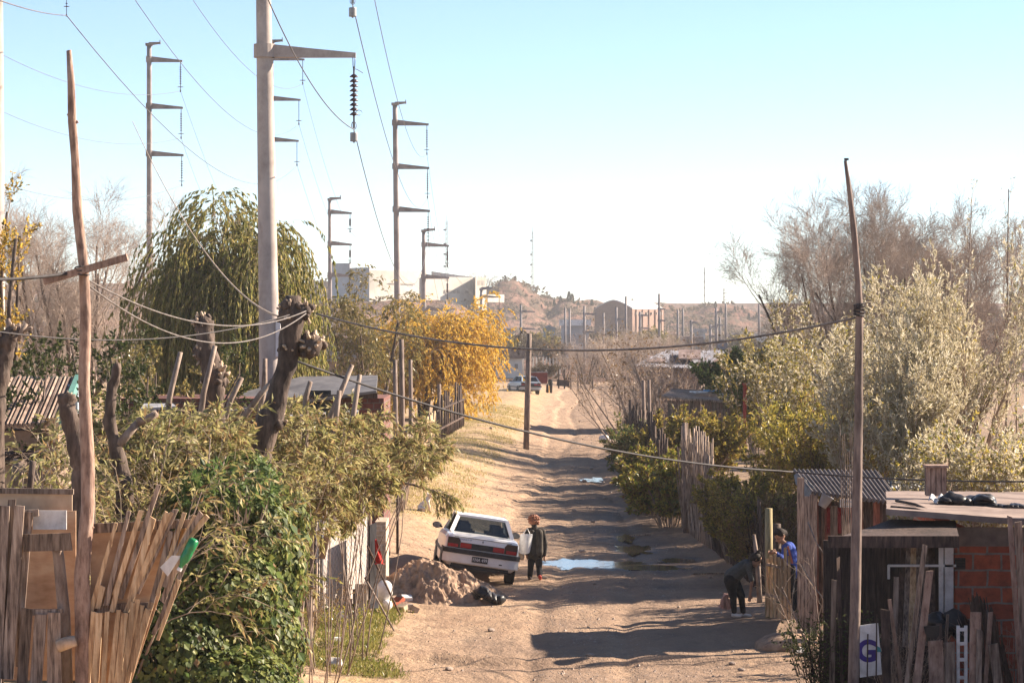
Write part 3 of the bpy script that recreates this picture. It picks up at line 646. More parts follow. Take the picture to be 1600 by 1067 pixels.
# weeping willow behind the thickest pylon
b = spot(366, 0, 76)
plant('weeping_willow', 'big weeping willow with hanging green strands behind the thickest pylon', 'tree', b, stems(b, 7, 7.8, .25, .25, .20, .16, hj=.4),
      [dict(n=9, length=1.65, ang=.85, up=.5, K=6, t=(.3, 1), droop=.02, rf=.5, lr=.3, jit=.55),
       dict(n=7, length=.8, ang=.8, up=.55, K=5, t=(.3, 1), droop=.2, rf=.45, lr=.2),
       dict(n=8, length=3.2, ang=.6, up=-.35, K=9, t=(.2, 1), droop=.75, wig=.07, rf=.35, lr=0, rmin=.004)],
      'bark', 'twig', [dict(m='willow', per=46, L=.17, Wd=.05, hang=.9, spread=.3)])
# golden tree by the far car
b = spot(664, 0, 128)
plant('golden_tree', 'golden yellow tree with drooping branches over the left fence', 'tree', b, stems(b, 5, 4.3, .6, .6, .18, .5, hj=.15),
      [dict(n=9, length=2.4, ang=1.0, up=.12, K=6, t=(.2, 1), droop=.03, rf=.5, lr=.25, bias=(.06, 0, 0)),
       dict(n=8, length=1.5, ang=.8, up=.2, K=5, t=(.2, 1), droop=.2, rf=.5, lr=.2),
       dict(n=6, length=1.3, ang=.7, up=-.1, K=6, t=(.1, 1), droop=.5, rf=.4, lr=0, rmin=.005)],
      'bark', 'twig', [dict(m='gold', per=20, L=.17, Wd=.06, hang=.6, spread=.5)])
b = spot(572, 0, 118)
plant('olive_tree', 'thin olive green tree between the willow and the golden tree', 'tree', b, stems(b, 4, 5.2, .7, .6, .12, .35, hj=.25),
      [dict(n=8, length=1.6, ang=.7, up=.4, K=6, t=(.3, 1), rf=.5, lr=.2), dict(n=7, length=1.1, ang=.7, up=.1, K=5, droop=.25, rf=.5), dict(n=4, length=.9, ang=.7, K=5, droop=.4, rf=.5, rmin=.004)],
      'bark', 'twig', [dict(m='olive', per=10, L=.19, Wd=.05, hang=.6, spread=.45)])
# bare tree at left
b = spot(112, 0, 96)
plant('bare_tree', 'leafless reddish grey tree behind the crooked pole on the left', 'tree', b, stems(b, 10, 8.0, .6, .5, .12, .5, hj=.2),
      [dict(n=8, length=2.8, ang=.55, up=.25, K=6, t=(.2, 1), rf=.5, lr=.3), dict(n=9, length=1.4, ang=.6, up=.15, K=5, rf=.45, lr=.3), dict(n=8, length=.75, ang=.6, up=.1, K=4, rf=.45, rmin=.006), dict(n=3, length=.45, ang=.6, K=3, rf=.6, rmin=.005)],
      'bark', 'twig_far', None)
# yellowing tree at the left edge
b = spot(-12, 0, 52)
plant('yellowing_tree', 'yellow and brown leaved tree at the left edge below the cut off pylon', 'tree', b, stems(b, 6, 7.4, .4, .4, .09, .10, hj=.3),
      [dict(n=10, length=.9, ang=.5, up=.6, K=5, t=(.15, 1), rf=.5), dict(n=7, length=.5, ang=.6, up=.3, K=4, rf=.5, rmin=.003)],
      'bark', 'twig', [dict(m='gold', per=9, L=.075, Wd=.045, hang=.2, spread=.8), dict(m='olive', per=6, L=.075, Wd=.04, hang=.2, spread=.8)])
# dark evergreen shrubs in the left middle distance
for px, d, h, w_, mt, lab in ((50, 47, 4.3, 1.0, 'dkgreen', 'dark green shrub at the left behind the cut stump'),
                             (175, 50, 4.6, 1.1, 'dkgreen', 'dark leafy shrub behind the crooked pole, below the bare tree'),
                             (255, 54, 4.1, 1.1, 'olive', 'brownish olive shrub under the left side of the weeping willow'),
                             (-10, 44, 4.4, .8, 'dkgreen', 'dense dark shrub at the very left edge')):
    b = spot(px, 0, d)
    plant('leafy_shrub', lab, 'shrub', b, stems(b, 9, h, w_, .6, .05, .3, hj=.35),
          [dict(n=9, length=1.0, ang=.7, up=.3, K=5, t=(.15, 1), rf=.5), dict(n=7, length=.5, ang=.8, up=.1, K=4, rf=.5, rmin=.003)],
          'bark', 'twig', [dict(m=mt, per=16, L=.085, Wd=.045, hang=.2, spread=.8)])

# leaning pollarded willow trunks with knobbly cut heads
def knobby(name, label, path, radii, knobs, seed, cuts=()):
    path = np.array(path, float); t = thing(name, label, 'tree', path[0]); r = np.random.default_rng(seed)
    k = np.linspace(0, len(path) - 1, 26); ip = np.stack([np.interp(k, np.arange(len(path)), path[:, j]) for j in range(3)], 1); ir = np.interp(k, np.arange(len(path)), radii)
    g = G().tube(ip, ir * (1 + r.normal(0, .06, 26)), 14)
    for c, rad, n in knobs:
        for _ in range(n):
            u = r.normal(size=3); u /= np.linalg.norm(u); q = np.array(c) + u * rad * r.uniform(.45, 1.05); g.ball(q, rad * r.uniform(.18, .42), 9, 6)
        g.ball(c, rad * .85, 12, 8)
    g.bumpy(.03, 9, seed).bumpy(.02, 26, seed + 3); g.build('trunk', M['bark'], t, True)
    for c, rad, n in knobs:
        for _ in range(int(n * 1.1)):
            u = nrm(r.normal(size=3) + (0, 0, .7)); p0 = np.array(c) + u * rad * .8; G().tube([p0, p0 + u * rad * r.uniform(.3, .6)], [rad * r.uniform(.10, .2), rad * .1], 7).build('cut_stub', M['cutwood'], t, True)
    for p0, p1, rr in cuts: G().tube([p0, (np.array(p0) + p1) / 2 + r.normal(0, .015, 3), p1], [rr * 1.15, rr, rr * .85], 8).build('cut_branch', M['bark_lt'], t, True)
    return t
D1 = 34.0
c1 = lambda px, py, dd=0: at(px, py, D1 + dd)
knobby('pollarded_willow', 'largest leaning cut willow trunk with two knobbly heads and the cables', [spot(398, 0, D1), c1(402, 715), c1(428, 640), c1(448, 570), c1(458, 500), c1(458, 462)], [.24, .19, .14, .12, .15, .10],
       [(c1(452, 488), .16, 16), (c1(474, 486), .13, 14), (c1(486, 540), .16, 20), (c1(452, 545), .14, 12), (c1(432, 660, -.05), .13, 5)], 3)
D2 = 37.0
c2 = lambda px, py, dd=0: at(px, py, D2 + dd)
knobby('pollarded_willow', 'smaller cut willow trunk with a pale knobbly head left of the thickest pylon', [spot(338, 0, D2), c2(338, 700), c2(338, 640), c2(333, 590), c2(322, 540), c2(320, 500)], [.18, .15, .11, .15, .13, .11],
       [(c2(318, 505), .14, 16), (c2(336, 588), .18, 20), (c2(318, 555), .14, 14)], 5)
D3 = 29.0
c3 = lambda px, py, dd=0: at(px, py, D3 + dd)
knobby('pollarded_willow', 'dark cut trunk with stubby cut branches at the left edge', [spot(-14, 0, D3), c3(-10, 640), c3(2, 580), c3(10, 545), c3(18, 520)], [.15, .13, .10, .10, .09], [(c3(20, 520), .10, 9), (c3(8, 535), .12, 7)], 7,
       [(c3(22, 530), c3(30, 505), .025), (c3(28, 532), c3(42, 506), .025), (c3(14, 525), c3(12, 498), .03), (c3(32, 520), c3(50, 512), .02)])
D4 = 27.5
c4 = lambda px, py, dd=0: at(px, py, D4 + dd)
knobby('cut_stump', 'tall cut stump with a pale top behind the crooked pole', [spot(132, 0, D4), c4(130, 800), c4(128, 730), c4(118, 680), c4(106, 640), c4(104, 615)], [.14, .13, .10, .09, .085, .08], [(c4(128, 745), .10, 5), (c4(104, 622), .07, 3)], 9)
knobby('cut_stump', 'short forked cut branch right of the crooked pole among leaves', [spot(196, 0, 30), at(196, 760, 30), at(172, 660, 30), at(176, 610, 30), at(184, 566, 30)], [.10, .09, .07, .06, .045], [(at(176, 620, 30), .06, 4)], 10,
       [(at(180, 700, 30), at(215, 660, 30), .05), (at(215, 660, 30), at(245, 645, 30), .045)])
# cut stakes sprouting from the old willow hedge
STK = [(262, 700, 282, 550), (312, 690, 336, 540), (402, 650, 414, 560), (352, 668, 378, 590), (482, 660, 485, 596), (498, 690, 550, 570), (530, 740, 562, 585), (270, 900, 300, 720), (505, 700, 530, 610), (392, 640, 430, 590)]
for i, (x0, y0, x1, y1) in enumerate(STK):
    d = 36 + (i % 4) * .7; a = at(x0, y0, d); b2 = at(x1, y1, d); t0_ = a + (a - b2) / np.linalg.norm(a - b2) * 1.2; t0_[2] = max(t0_[2], float(gz(t0_[0], d)))
    g = G().tube([t0_, (a + b2) / 2 + RS.normal(0, .03, 3), b2], [.048, .040, .032], 9)
    g.build('cut_stake', M['bark_lt'], None, True, ['short cut willow stake', 'slanting cut willow stake', 'upright cut willow stake'][i % 3] + ' ' +
            ['left of the smaller cut trunk', 'just right of the smaller cut trunk', 'before the thickest pylon', 'below the pylon plate', 'right of the leaning trunk before the grey roof', 'at the right, tallest, leaning over the shed', 'at the right, parallel to the tallest leaning one',
             'low beside the fanned fence', 'before the shed between the trunk and the leaning pair', 'crossing behind the leaning trunk'][i], 'stake', 'cut stakes of the willow hedge')
M['pale_twig'] = mat('pale_dry_twigs', [(.34, .25, .17), (.52, .40, .29)], 6, bmp=0)
# willow regrowth shrubs (long narrow yellow green leaves)
def regrowth(px, d, h, rx, n, lab, per=20, lean=(0, 0), L=.12, leaf='willow_pale', base_dz=0, t0=.25, fl=.6, ln=1.0):
    b = spot(px, 0, d, base_dz)
    per *= .8
    t = plant('willow_shrub', lab, 'shrub', b, stems(b, n, h, rx, .5, .022 if t0 < .5 else .013, fl, hj=.4 if t0 < .5 else .2, lean=lean),
          [dict(n=6 if t0 < .5 else 11, length=ln, ang=.7, up=.2, K=6, t=(t0, 1), droop=.15, rf=.55), dict(n=5, length=ln * .6, ang=.7, up=0, K=5, droop=.25, rf=.55, rmin=.003)],
          'bark_lt', 'twig', [dict(m=leaf, per=per, L=L, Wd=L * .2, hang=.55, spread=.45, sz=.4), dict(m='rusty', per=per * .12, L=L, Wd=L * .25, hang=.5, spread=.6)])
    P, R = stems(b, max(6, n // 2), h * .92, rx, .5, .012, fl, hj=.3, lean=lean); Q, Rq = grow(P, R, 3, 1.25, .7, K=9, t=(max(t0, .4), 1), up=.35, droop=.16, wig=.10, rf=.7, tipr=.4, rmin=.004)
    Q2, R2 = grow(Q, Rq, 3, .35, .7, K=4, rf=.6, rmin=.003); G().tubes(Q, Rq, 5, cap=False).tubes(Q2, R2, 3, cap=False).build('bare_twigs', M['pale_twig'], t)
    return t
regrowth(235, 31, 3.3, .8, 30, 'willow shrub with yellowing leaves right of the crooked pole', 14, fl=.35)
regrowth(165, 29, 3.0, .6, 16, 'thin willow shrub behind the crooked pole and cut stump', 9)
regrowth(300, 33, 3.3, .55, 12, 'willow shrub with yellow leaves at the foot of the smaller cut trunk', 20, fl=.15, t0=.7, ln=.6)
regrowth(470, 36.5, 4.0, .6, 13, 'dense willow shrub right of the leaning cut trunk', 18, (.02, 0), t0=.74, fl=.35, ln=.55)
regrowth(520, 40, 4.15, .35, 11, 'willow shrub hanging over the mesh fence beside the flag', 18, (.03, 0), t0=.80, fl=.3, ln=.5)
regrowth(566, 42, 3.9, .25, 6, 'willow shrub reaching over the pale wall end by the flag', 20, (.02, 0), t0=.88, fl=.2, ln=.4)
regrowth(60, 30, 1.9, .8, 14, 'sparse willow shrub before the tiled shack at the left', 7)
regrowth(395, 35, 3.7, .35, 9, 'small willow shrub between the two cut trunks', 18, t0=.62, fl=.3, ln=.6)
regrowth(90, 39, 2.7, .8, 12, 'narrow leaved shrub drooping over the tiled roof', 9, leaf='olive')
# the single bough that reaches over the verge
t = thing('willow_bough', 'leafy willow bough reaching out over the verge above the white car', 'branch', at(560, 742, 41))
pth = np.array([at(560, 742, 41), at(600, 750, 41), at(645, 757, 41), at(680, 768, 41), at(702, 782, 41)]); G().tube(pth, [.03, .025, .02, .014, .008], 7).build('branch', M['bark'], t, True)
P_, R_ = grow(pth[None], np.full((1, 5), .012), 22, .45, .8, K=6, t=(.6, 1), droop=.4, rf=.6, rmin=.003)
G().tubes(P_, R_, 3).build('twigs', M['twig'], t); G().leaves(*leaf_pts(P_, 16, .11, .024, .6, .4)).build('leaves', [M['willow_pale']], t)

# ivy covered hedge
def leaf_shell(g, lumps, n, L, Wd, m=0, seed=1, down=.8, depth=.3):
    r = np.random.default_rng(seed); w = np.array([l[1][0] * l[1][2] for l in lumps]); w /= w.sum()
    k = r.choice(len(lumps), n, p=w); C = np.array([l[0] for l in lumps])[k]; Rr = np.array([l[1] for l in lumps])[k]
    u = nrm(r.normal(size=(n, 3))); p = C + u * Rr * (1 - depth * r.uniform(0, 1, (n, 1)) ** 2 + .06 * r.normal(size=(n, 1)))
    N_ = nrm(u / Rr + r.normal(0, .45, (n, 3))); dn = np.array([0, 0, -1.]) + r.normal(0, .45, (n, 3)); D = nrm(dn - N_ * (dn * N_).sum(1, keepdims=True))
    q = r.uniform(.45, 1.4, n)
    return g.leaves(p, D, L * q, Wd * q, m, .1, side=N_ + r.normal(0, .2, (n, 3)))
def lump(px, py, d, rx, ry, rz): return (at(px, py, d), (rx, ry, rz))
ivl = [lump(370, 830, 30, .62, .6, .55), lump(330, 930, 29.5, .75, .6, .6), lump(270, 1040, 29, .62, .6, .7), lump(420, 900, 30.5, .42, .5, .6), lump(400, 1010, 30, .55, .6, .6), lump(310, 800, 30, .40, .5, .42), lump(430, 800, 31, .38, .4, .30),
       lump(340, 1090, 29, .9, .7, .6), lump(385, 745, 31, .32, .4, .3), lump(250, 965, 29, .3, .4, .4), lump(455, 850, 31.5, .22, .3, .4), lump(300, 1150, 29, .9, .6, .6)]
t = thing('ivy_hedge', 'hedge thickly covered in glossy dark ivy beside the fanned paling fence', 'hedge', spot(340, 0, 29.6))
g = G(); leaf_shell(g, ivl, 21000, .085, .078, 0, 3); leaf_shell(g, ivl, 5000, .05, .045, 0, 4, depth=.1); leaf_shell(g, ivl, 1700, .075, .05, 1, 5, depth=.15); leaf_shell(g, ivl, 1300, .11, .09, 2, 6, depth=.12)
g.build('foliage', [M['ivy'], M['rusty'], M['green']], t)
P_, R_ = stems(spot(340, 0, 30), 16, 2.2, .55, .3, .025, .08); G().tubes(P_, R_, 6).build('stems', M['bark'], t)
t = thing('leafy_sprout', 'bright green leafy shoots on top of the ivy hedge below the leaning trunk', 'plant', at(360, 800, 29.2))
P_, R_ = stems(at(365, 800, 29.2), 16, .7, .5, .3, .008, .5, hj=.5); G().tubes(P_, R_, 4).build('stems', M['twig'], t)
P2_, R2_ = grow(P_, R_, 5, .25, .8, K=4, rf=.6); G().leaves(*leaf_pts(P2_, 7, .10, .045, .3, .6)).build('leaves', [M['green']], t)

# ------------------------------------------------------------------ left foreground: crooked pole, gate and fanned fence
D = 24.0
A = lambda px, py, dd=0: at(px, py, D + dd)
t = thing('crooked_pole', 'tall crooked wooden pole with a tilted crosspiece tied on at the left', 'pole', spot(130, 0, D))
pts = [spot(132, 0, D, -.2), A(130, 1067), A(129, 960), A(128, 900), A(137, 790), A(137, 720), A(131, 600), A(134, 500), A(131, 420), A(121, 330), A(118, 250), A(113, 190), A(111, 130), A(108, 79)]
G().tube(pts, np.array([14, 13, 12.5, 12, 10.5, 11, 9.5, 9, 8, 8, 6.5, 7, 5.5, 4]) * D / F, 14).bumpy(.008, 9, 2).build('shaft', M['wood_pink'], t, True)
G().tube([A(106, 178), A(112, 188)], .014, 8).tube([A(113, 195), A(122, 190)], .014, 8).tube([A(136, 835), A(145, 822)], .02, 8).build('knot', M['wood_pink'], t)
G().beam(A(69, 440, -.09), A(199, 402, -.09), .075, .06).build('crosspiece', M['wood_pink'], t)
g = G()
for o in (-5, -2, 1, 4): 
    an = np.linspace(0, 6.283, 14); c = A(129, 424 + o); g.tube(np.stack([c[0] + .062 * np.cos(an), c[1] - .03 + .10 * np.sin(an), c[2] + .012 * np.cos(an + o)], 1), .007, 5)
g.build('lashing', M['cable'], t)
# plywood panel and gate boards
def board(px0, py0, px1, py1, wpx, dd=0, th=.025, mt='wood_grey', name=None, parent=None, **kw):
    a = A(px0, py0, dd); b = A(px1, py1, dd)
    g = G().beam(a, b, wpx * D / F, th, up=(0, 1, 0)) if False else G()
    w = wpx * D / F; v = nrm(b - a); s_ = np.array([v[2], 0, -v[0]]) * w / 2; f = np.array([0, th / 2, 0]); j = RS.normal(0, .006, (4, 3)); j[:, 1] *= .3
    q = [a - s_ + j[0], a + s_ + j[1], b + s_ + j[2], b - s_ + j[3]]
    g.prism([p - f for p in q], f * 2)
    return g.build(name, M[mt], parent, **kw)
t = thing('plywood_wall', 'weathered plywood wall behind the board gate at the left edge', 'wall', spot(50, 0, D + .5))
g = G(); g.box((A(55, 0, .5)[0], D + .5, A(0, 930, .5)[2]), (130 * D / F, .02, 270 * D / F)); g.build('panel', M['ply'], t)
g = G(); g.box((A(52, 0, .62)[0], D + .62, A(0, 830, .62)[2]), (125 * D / F, .02, 130 * D / F)); g.build('back_panel', M['card'], t)
g = G(); g.beam(A(-20, 766, .6), A(115, 768, .6), .04, .05); g.build('top_rail', M['wood_grey'], t)
t = thing('board_gate', 'rough gate of split grey boards nailed on crooked posts at the left edge', 'gate', spot(50, 0, D))
for x0, y0, x1, y1, w_, dd in ((-6, 1075, 4, 790, 16, -.05), (10, 1060, 30, 790, 18, -.06), (2, 1000, 18, 780, 12, -.01), (22, 1040, 42, 800, 16, .02), (34, 1075, 42, 950, 16, -.10), (56, 1075, 64, 960, 18, -.10), (86, 1075, 84, 957, 20, -.10), (-4, 1075, 6, 900, 20, .03)):
    board(x0, y0, x1, y1, w_, dd, .022, 'wood_grey', 'gate_board', t)
for y, x0, x1, w_, dd in ((845, 36, 112, 24, -.03), (953, 40, 100, 9, -.06), (803, -8, 60, 12, .05), (835, -8, 40, 14, .04)): board(x0, y + 3, x1, y, w_, dd, .035, 'wood_grey', 'gate_rail', t)
g = G(); g.tube([A(104, 1080, .06), A(100, 960, .06), A(92, 870, .06), A(88, 845, .06)], [.062, .055, .05, .045], 10).bumpy(.006, 8, 4); g.build('gate_post', M['bark_lt'], t, True)
G().tube([A(90, 1010, -.14), A(104, 1004, -.14), A(118, 1000, -.14)], [.055, .06, .05], 9).bumpy(.01, 9, 6).build('log_end', M['cutwood'], None, True, 'short pale cut log end wedged beside the crooked pole', 'log')
g = G(); g.box(A(78, 812, .12), (.30, .015, .17)); g.build('white_board', M['white'], None, label='small white painted board behind the gate rail at the left', cat='board')
# fanned paling fence
t = thing('paling_fence', 'fence of fresh thin palings fanned out to the right of the crooked pole', 'fence', spot(215, 0, D + .1))
g = G(); q = [A(140, 1080, .16), A(200, 1080, .16), A(250, 930, .16), A(262, 820, .16), A(142, 830, .16)]; g.prism(q, (0, .015, 0)); g.build('backing_panel', M['ply'], t)
bl = [(136, 1080, 147, 955), (148, 1080, 155, 957), (160, 1080, 169, 955), (172, 1080, 184, 952), (182, 1080, 196, 955), (190, 1080, 209, 940), (196, 1080, 222, 945), (204, 1050, 232, 950), (190, 1075, 216, 935), (178, 1085, 202, 960)]
up_ = [(140, 960, 180, 815), (152, 950, 160, 915), (165, 945, 201, 797), (180, 930, 221, 798), (175, 955, 186, 910), (188, 935, 248, 757), (203, 935, 240, 810), (195, 960, 262, 800), (212, 925, 274, 795), (225, 900, 268, 800)]
rt = [(246, 930, 288, 800), (254, 940, 300, 822), (262, 890, 306, 805), (270, 870, 314, 800), (284, 850, 324, 806), (240, 990, 290, 880), (246, 1000, 280, 905), (226, 980, 268, 830), (216, 1010, 236, 940), (255, 915, 282, 815)]
for i, (x0, y0, x1, y1) in enumerate(bl + up_ + rt):
    board(x0, y0, x1, y1, (10.5, 9, 9)[(i >= 10) + (i >= 20)] * (.66 + .34 * ((i * 37) % 10) / 10), (-.03, .05, .08)[(i >= 10) + (i >= 20)] - .012 * (i % 3), .03, ('wood_warm', 'wood_warm' if i % 3 else 'wood_grey', 'wood_grey' if i % 2 else 'wood_warm')[(i >= 10) + (i >= 20)], 'paling', t)
for x0, y0, x1, y1 in ((138, 952, 236, 946), (140, 826, 300, 818)): board(x0, y0, x1, y1, 12, .11, .03, 'wood_grey', 'fence_rail', t)
g = G()   # green plastic bottle stuck on a paling, neck down
ax = nrm(A(302, 845) - A(282, 885)); c0 = A(281, 888, -.05); xx = nrm(np.cross(ax, (0, 1, 0))); Rm = np.stack([xx, np.cross(ax, xx), ax], 1)
g.lathe(c0, [(.018, 0), (.02, .04), (.045, .09), (.048, .16), (.044, .18), (.048, .20), (.047, .28), (.03, .295)], 14, axis=Rm); bt = thing('plastic_bottle', 'green plastic bottle stuck upside down on a slanting paling', 'bottle', c0)
m_, nt_, bs_ = ntree('green_plastic'); bs_.inputs['Base Color'].default_value = (.02, .26, .09, 1); bs_.inputs['Roughness'].default_value = .25; bs_.inputs['Transmission Weight'].default_value = .3
M['green_plastic'] = m_; g.build('body', m_, bt, True)
G().lathe(c0 - ax * .02, [(.022, 0), (.022, .03)], 12, axis=Rm).build('cap', M['white'], bt)
G().prism([A(250, 886, -.05), A(268, 868, -.05), A(283, 868, -.05), A(262, 900, -.05)], (0, .012, 0)).build('paper_scrap', M['white'], None, label='torn white scrap caught between the palings under the green bottle', cat='scrap')
G().prism([A(262, 856, .12), A(264, 832, .12), A(288, 822, .12), A(296, 836, .12), A(278, 862, .12)], (0, .01, 0)).build('orange_scrap', mat('orange_card', [(.48, .24, .07), (.6, .34, .12)], 5, bmp=.1), None, label='orange brown scrap of board behind the slanting palings', cat='scrap')

# ------------------------------------------------------------------ left background: shacks and roofs
def corr(fn, nu, nv, amp, waves, axis=0):           # corrugated sheet: waves across one direction
    def q(u, v):
        P = fn(u, v); N = nrm(np.cross(np.gradient(P, axis=0), np.gradient(P, axis=1))); w = u if axis == 0 else v
        return P + N * (amp * np.sin(w * waves * 6.283))[..., None]
    return q
def quad(a, b, c, d):                                # a-b along u at v=0, d-c along u at v=1
    a, b, c, d = map(np.array, (a, b, c, d))
    return lambda u, v: (a * (1 - u)[..., None] + b * u[..., None]) * (1 - v)[..., None] + (d * (1 - u)[..., None] + c * u[..., None]) * v[..., None]
# tiled shack
d = 43; t = thing('tiled_shack', 'small shack with an old tiled roof and teal edge at the left', 'shack', spot(30, 0, d))
g = G(); g.sheet(corr(quad(at(-60, 668, d), at(92, 664, d), at(120, 592, d + 2.4), at(-20, 592, d + 2.4)), 120, 8, .045, 22), 121, 14, 0, .03); g.build('roof', M['tile'], t)
G().beam(at(20, 591, d + 2.4), at(124, 591, d + 2.4), .05, .05).beam(at(92, 665, d), at(122, 592, d + 2.4), .09, .16).build('roof_edge', M['teal'], t)
g = G(); a = at(-60, 668, d + .2); g.box(((a[0] + at(88, 0, d)[0]) / 2, d + 1.3, a[2] - 1.35), (at(88, 0, d)[0] - a[0], 2.2, 2.6)); g.build('wall', M['adobe'], t)
g = G(); g.box(at(84, 672, d - .0), (.16, .04, .38)); g.build('board', M['wood_warm'], t)
g = G(); g.box(at(114, 624, d + 2), (.18, .1, .5)); g.build('door_panel', plain('pale_blue_paint', (.55, .66, .72), .6), t)
d = 33; t = thing('thatched_lean_to', 'low lean-to with a dark twig roof at the left behind the gate', 'lean-to', spot(10, 0, d))
g = G(); r = np.random.default_rng(4)
for i in range(90): 
    x0 = -70 + r.uniform(0, 130); y0 = 712 + r.normal(0, 5); g.tube([at(x0, y0 + 6, d + r.uniform(0, .8)), at(x0 + r.uniform(20, 60), y0 + r.normal(0, 3), d + r.uniform(0, .8))], .012, 4)
g.build('roof', M['wood_dark'], t)
for px in (-10, 32, 50): G().tube([spot(px, 0, d), at(px + 4, 722, d)], .05, 8).build('post', M['bark_lt'], t)
g = G(); g.box((at(0, 0, d + .6)[0], d + .6, at(0, 760, d + .6)[2]), (.9, .04, .6)); g.build('wall', M['card'], t)
G().tube([at(22, 770, 32.4), at(30, 718, 32.4)], .07, 9).build('fence_post', M['bark_lt'], None, True, 'stout grey post leaning before the twig roofed lean-to', 'post')
G().tube([at(44, 800, 27), at(47, 760, 27), at(52, 720, 27)], .035, 8).bumpy(.01, 8, 3).build('dark_post', M['bark'], None, True, 'dark thin post before the plywood wall at the left', 'post')
# long low shed with a grey roof and red brick wall behind the willow hedge
d = 52; t = thing('long_shed', 'long low shed with a flat grey roof and red brick wall behind the hedge', 'shed', spot(480, 0, d))
g = G(); g.sheet(quad(at(186, 668, d - .4), at(588, 612, d - .4), at(590, 588, d + 3), at(470, 590, d + 3)), 30, 8, 0, .05); g.build('roof', M['tarp'], t)
x0, x1 = at(190, 0, d)[0], at(600, 0, d)[0]; zt = at(0, 622, d)[2]
g = G(); g.box(((x0 + x1) / 2, d + 1.3, (zt + .5) / 2), (x1 - x0, 2.8, zt - .5)); g.build('wall', M['brick_red'], t)
g = G(); g.beam(at(478, 622, d - .3), at(590, 618, d - .3), .06, .10); g.build('fascia', M['wood_dark'], t)
g = G(); g.box(at(497, 630, d - .12), (.5, .04, .5)); g.build('window', M['black_plastic'], t)
G().sheet(quad(at(420, 655, 46), at(560, 645, 46), at(560, 642, 47), at(420, 652, 47)), 10, 4, 0, .04).build('tin_scrap', M['tin'], None, label='flat pale tin sheet lying in front of the brick shed', cat='tin sheet')
G().sheet(quad(at(220, 640, 44), at(275, 636, 44), at(270, 632, 45), at(225, 632, 45)), 10, 4, 0, .04).build('tin_scrap', M['tin'], None, label='pale tin sheet showing through leaves right of the crooked pole', cat='tin sheet')
d = 150; t = thing('tin_shed', 'pale tin sided shed half hidden behind the olive tree', 'shed', spot(560, 0, d))
g = G(); a, b = at(500, 537, d), at(602, 537, d); g.sheet(corr(quad(at(500, 565, d), at(602, 565, d), b, a), 60, 4, .03, 26), 160, 4, 0, .03); g.build('wall', M['tin'], t)
g = G(); g.box(((a[0] + b[0]) / 2, d + 2, a[2] + .06), (b[0] - a[0] + .4, 4.3, .08)); g.build('roof', M['rust_tin'], t)
g = G(); g.box(((a[0] + b[0]) / 2, d + 1.9, a[2] / 2 + .2), (b[0] - a[0] - .1, 3.5, a[2] - .6)); g.build('side_wall', M['adobe'], t)

# ------------------------------------------------------------------ left fence line along the road
d = 46.0
t = thing('mesh_fence', 'wire mesh fence panel with a pale sheet behind it beside the red flag', 'fence', spot(540, 0, d))
zb = float(gz(at(540, 0, d)[0], d)); xl, xr = at(498, 0, d)[0], at(572, 0, d)[0]; zt = at(0, 812, d)[2]
g = G(); g.sheet(lambda u, v: np.stack([xl + (xr - xl) * u, d - .7 + 1.9 * u + .10 + .04 * np.sin(u * 9 + v * 3), zb + .15 + (zt - zb - .15) * v], -1), 30, 20, 0, .01); g.build('pale_sheet', mat('washed_sheet', [(.42, .35, .30), (.58, .50, .45)], 3, (6, 6, .6), bmp=.2), t, True)
g = G(); k = np.linspace(0, 1, 30); ph = np.arange(34)
X = xl + (xr - xl) * ph[:, None] / 33 + .012 * np.sin(k * 90 + ph[:, None] * 3.14); g.tubes(np.stack([X, d - .68 + 1.9 * (X - xl) / (xr - xl), np.broadcast_to(zb + .1 + (zt - zb - .05) * k, X.shape)], -1), np.full(X.shape, .0035), 3); g.build('wire_mesh', M['steel'], t)
for px, mt_ in ((493, 'wood_grey'), (506, 'steel'), (572, 'wood_pink')): a = at(px, 0, d); dy = -.7 + 1.9 * (a[0] - xl) / (xr - xl); G().tube([(a[0], d + dy, zb - .1), (a[0], d + dy, zt + .1)], .035, 8).build('post', M[mt_], t)
g = G(); a = at(583, 0, d + 1.0); g.sheet(lambda u, v: np.stack([at(577, 0, d)[0] + .08 * u, d + .05 + .6 * u, zb + .2 + 1.35 * v], -1), 8, 8, 0, .02); g.build('dark_screen', M['black_plastic'], t)
# brick corner, leaning boards, flag, sticks, sack
d2 = 50.0
t = thing('pale_wall', 'sunlit narrow wall end of pale bricks behind the red flag', 'wall', spot(597, 0, d2)); zb2 = float(gz(at(597, 0, d2)[0], d2))
g = G(); a, b = at(586, 0, d2), at(603, 0, d2); z2 = at(0, 815, d2)[2]; g.box(((a[0] + b[0]) / 2, d2 + .6, (z2 + zb2 - .1) / 2), (b[0] - a[0], 1.2, z2 - zb2 + .1)); g.build('masonry', bricks('pale_brick', (.50, .38, .28), (.44, .33, .24), (.55, .46, .38), .26, .09), t)
def leanb(px0, py0, px1, py1, wpx, d, mt_, lab, name='loose_board', cat='board', th=.03, tilt=.12):
    a = at(px0, py0, d - tilt); b = at(px1, py1, d); w = wpx * d / F; v = nrm(b - a); s_ = np.array([v[2], 0, -v[0]]) * w / 2
    G().prism([a - s_, a + s_, b + s_, b - s_], (0, th, 0)).build(name, M[mt_], None, label=lab, cat=cat)
leanb(563, 962, 564, 912, 19, 45.6, 'card', 'square tan board leaning on the mesh fence below the flag')
leanb(527, 985, 538, 955, 17, 45.2, 'white', 'broken pale slab leaning at the foot of the mesh fence', 'broken_slab', 'slab')
leanb(544, 985, 548, 935, 6, 45.5, 'wood_pink', 'pinkish post stump beside the tan board', 'post_stump', 'post')
leanb(554, 973, 553, 920, 4, 45.65, 'wood_dark', 'thin dark stake beside the tan board', 'stake', 'stake')
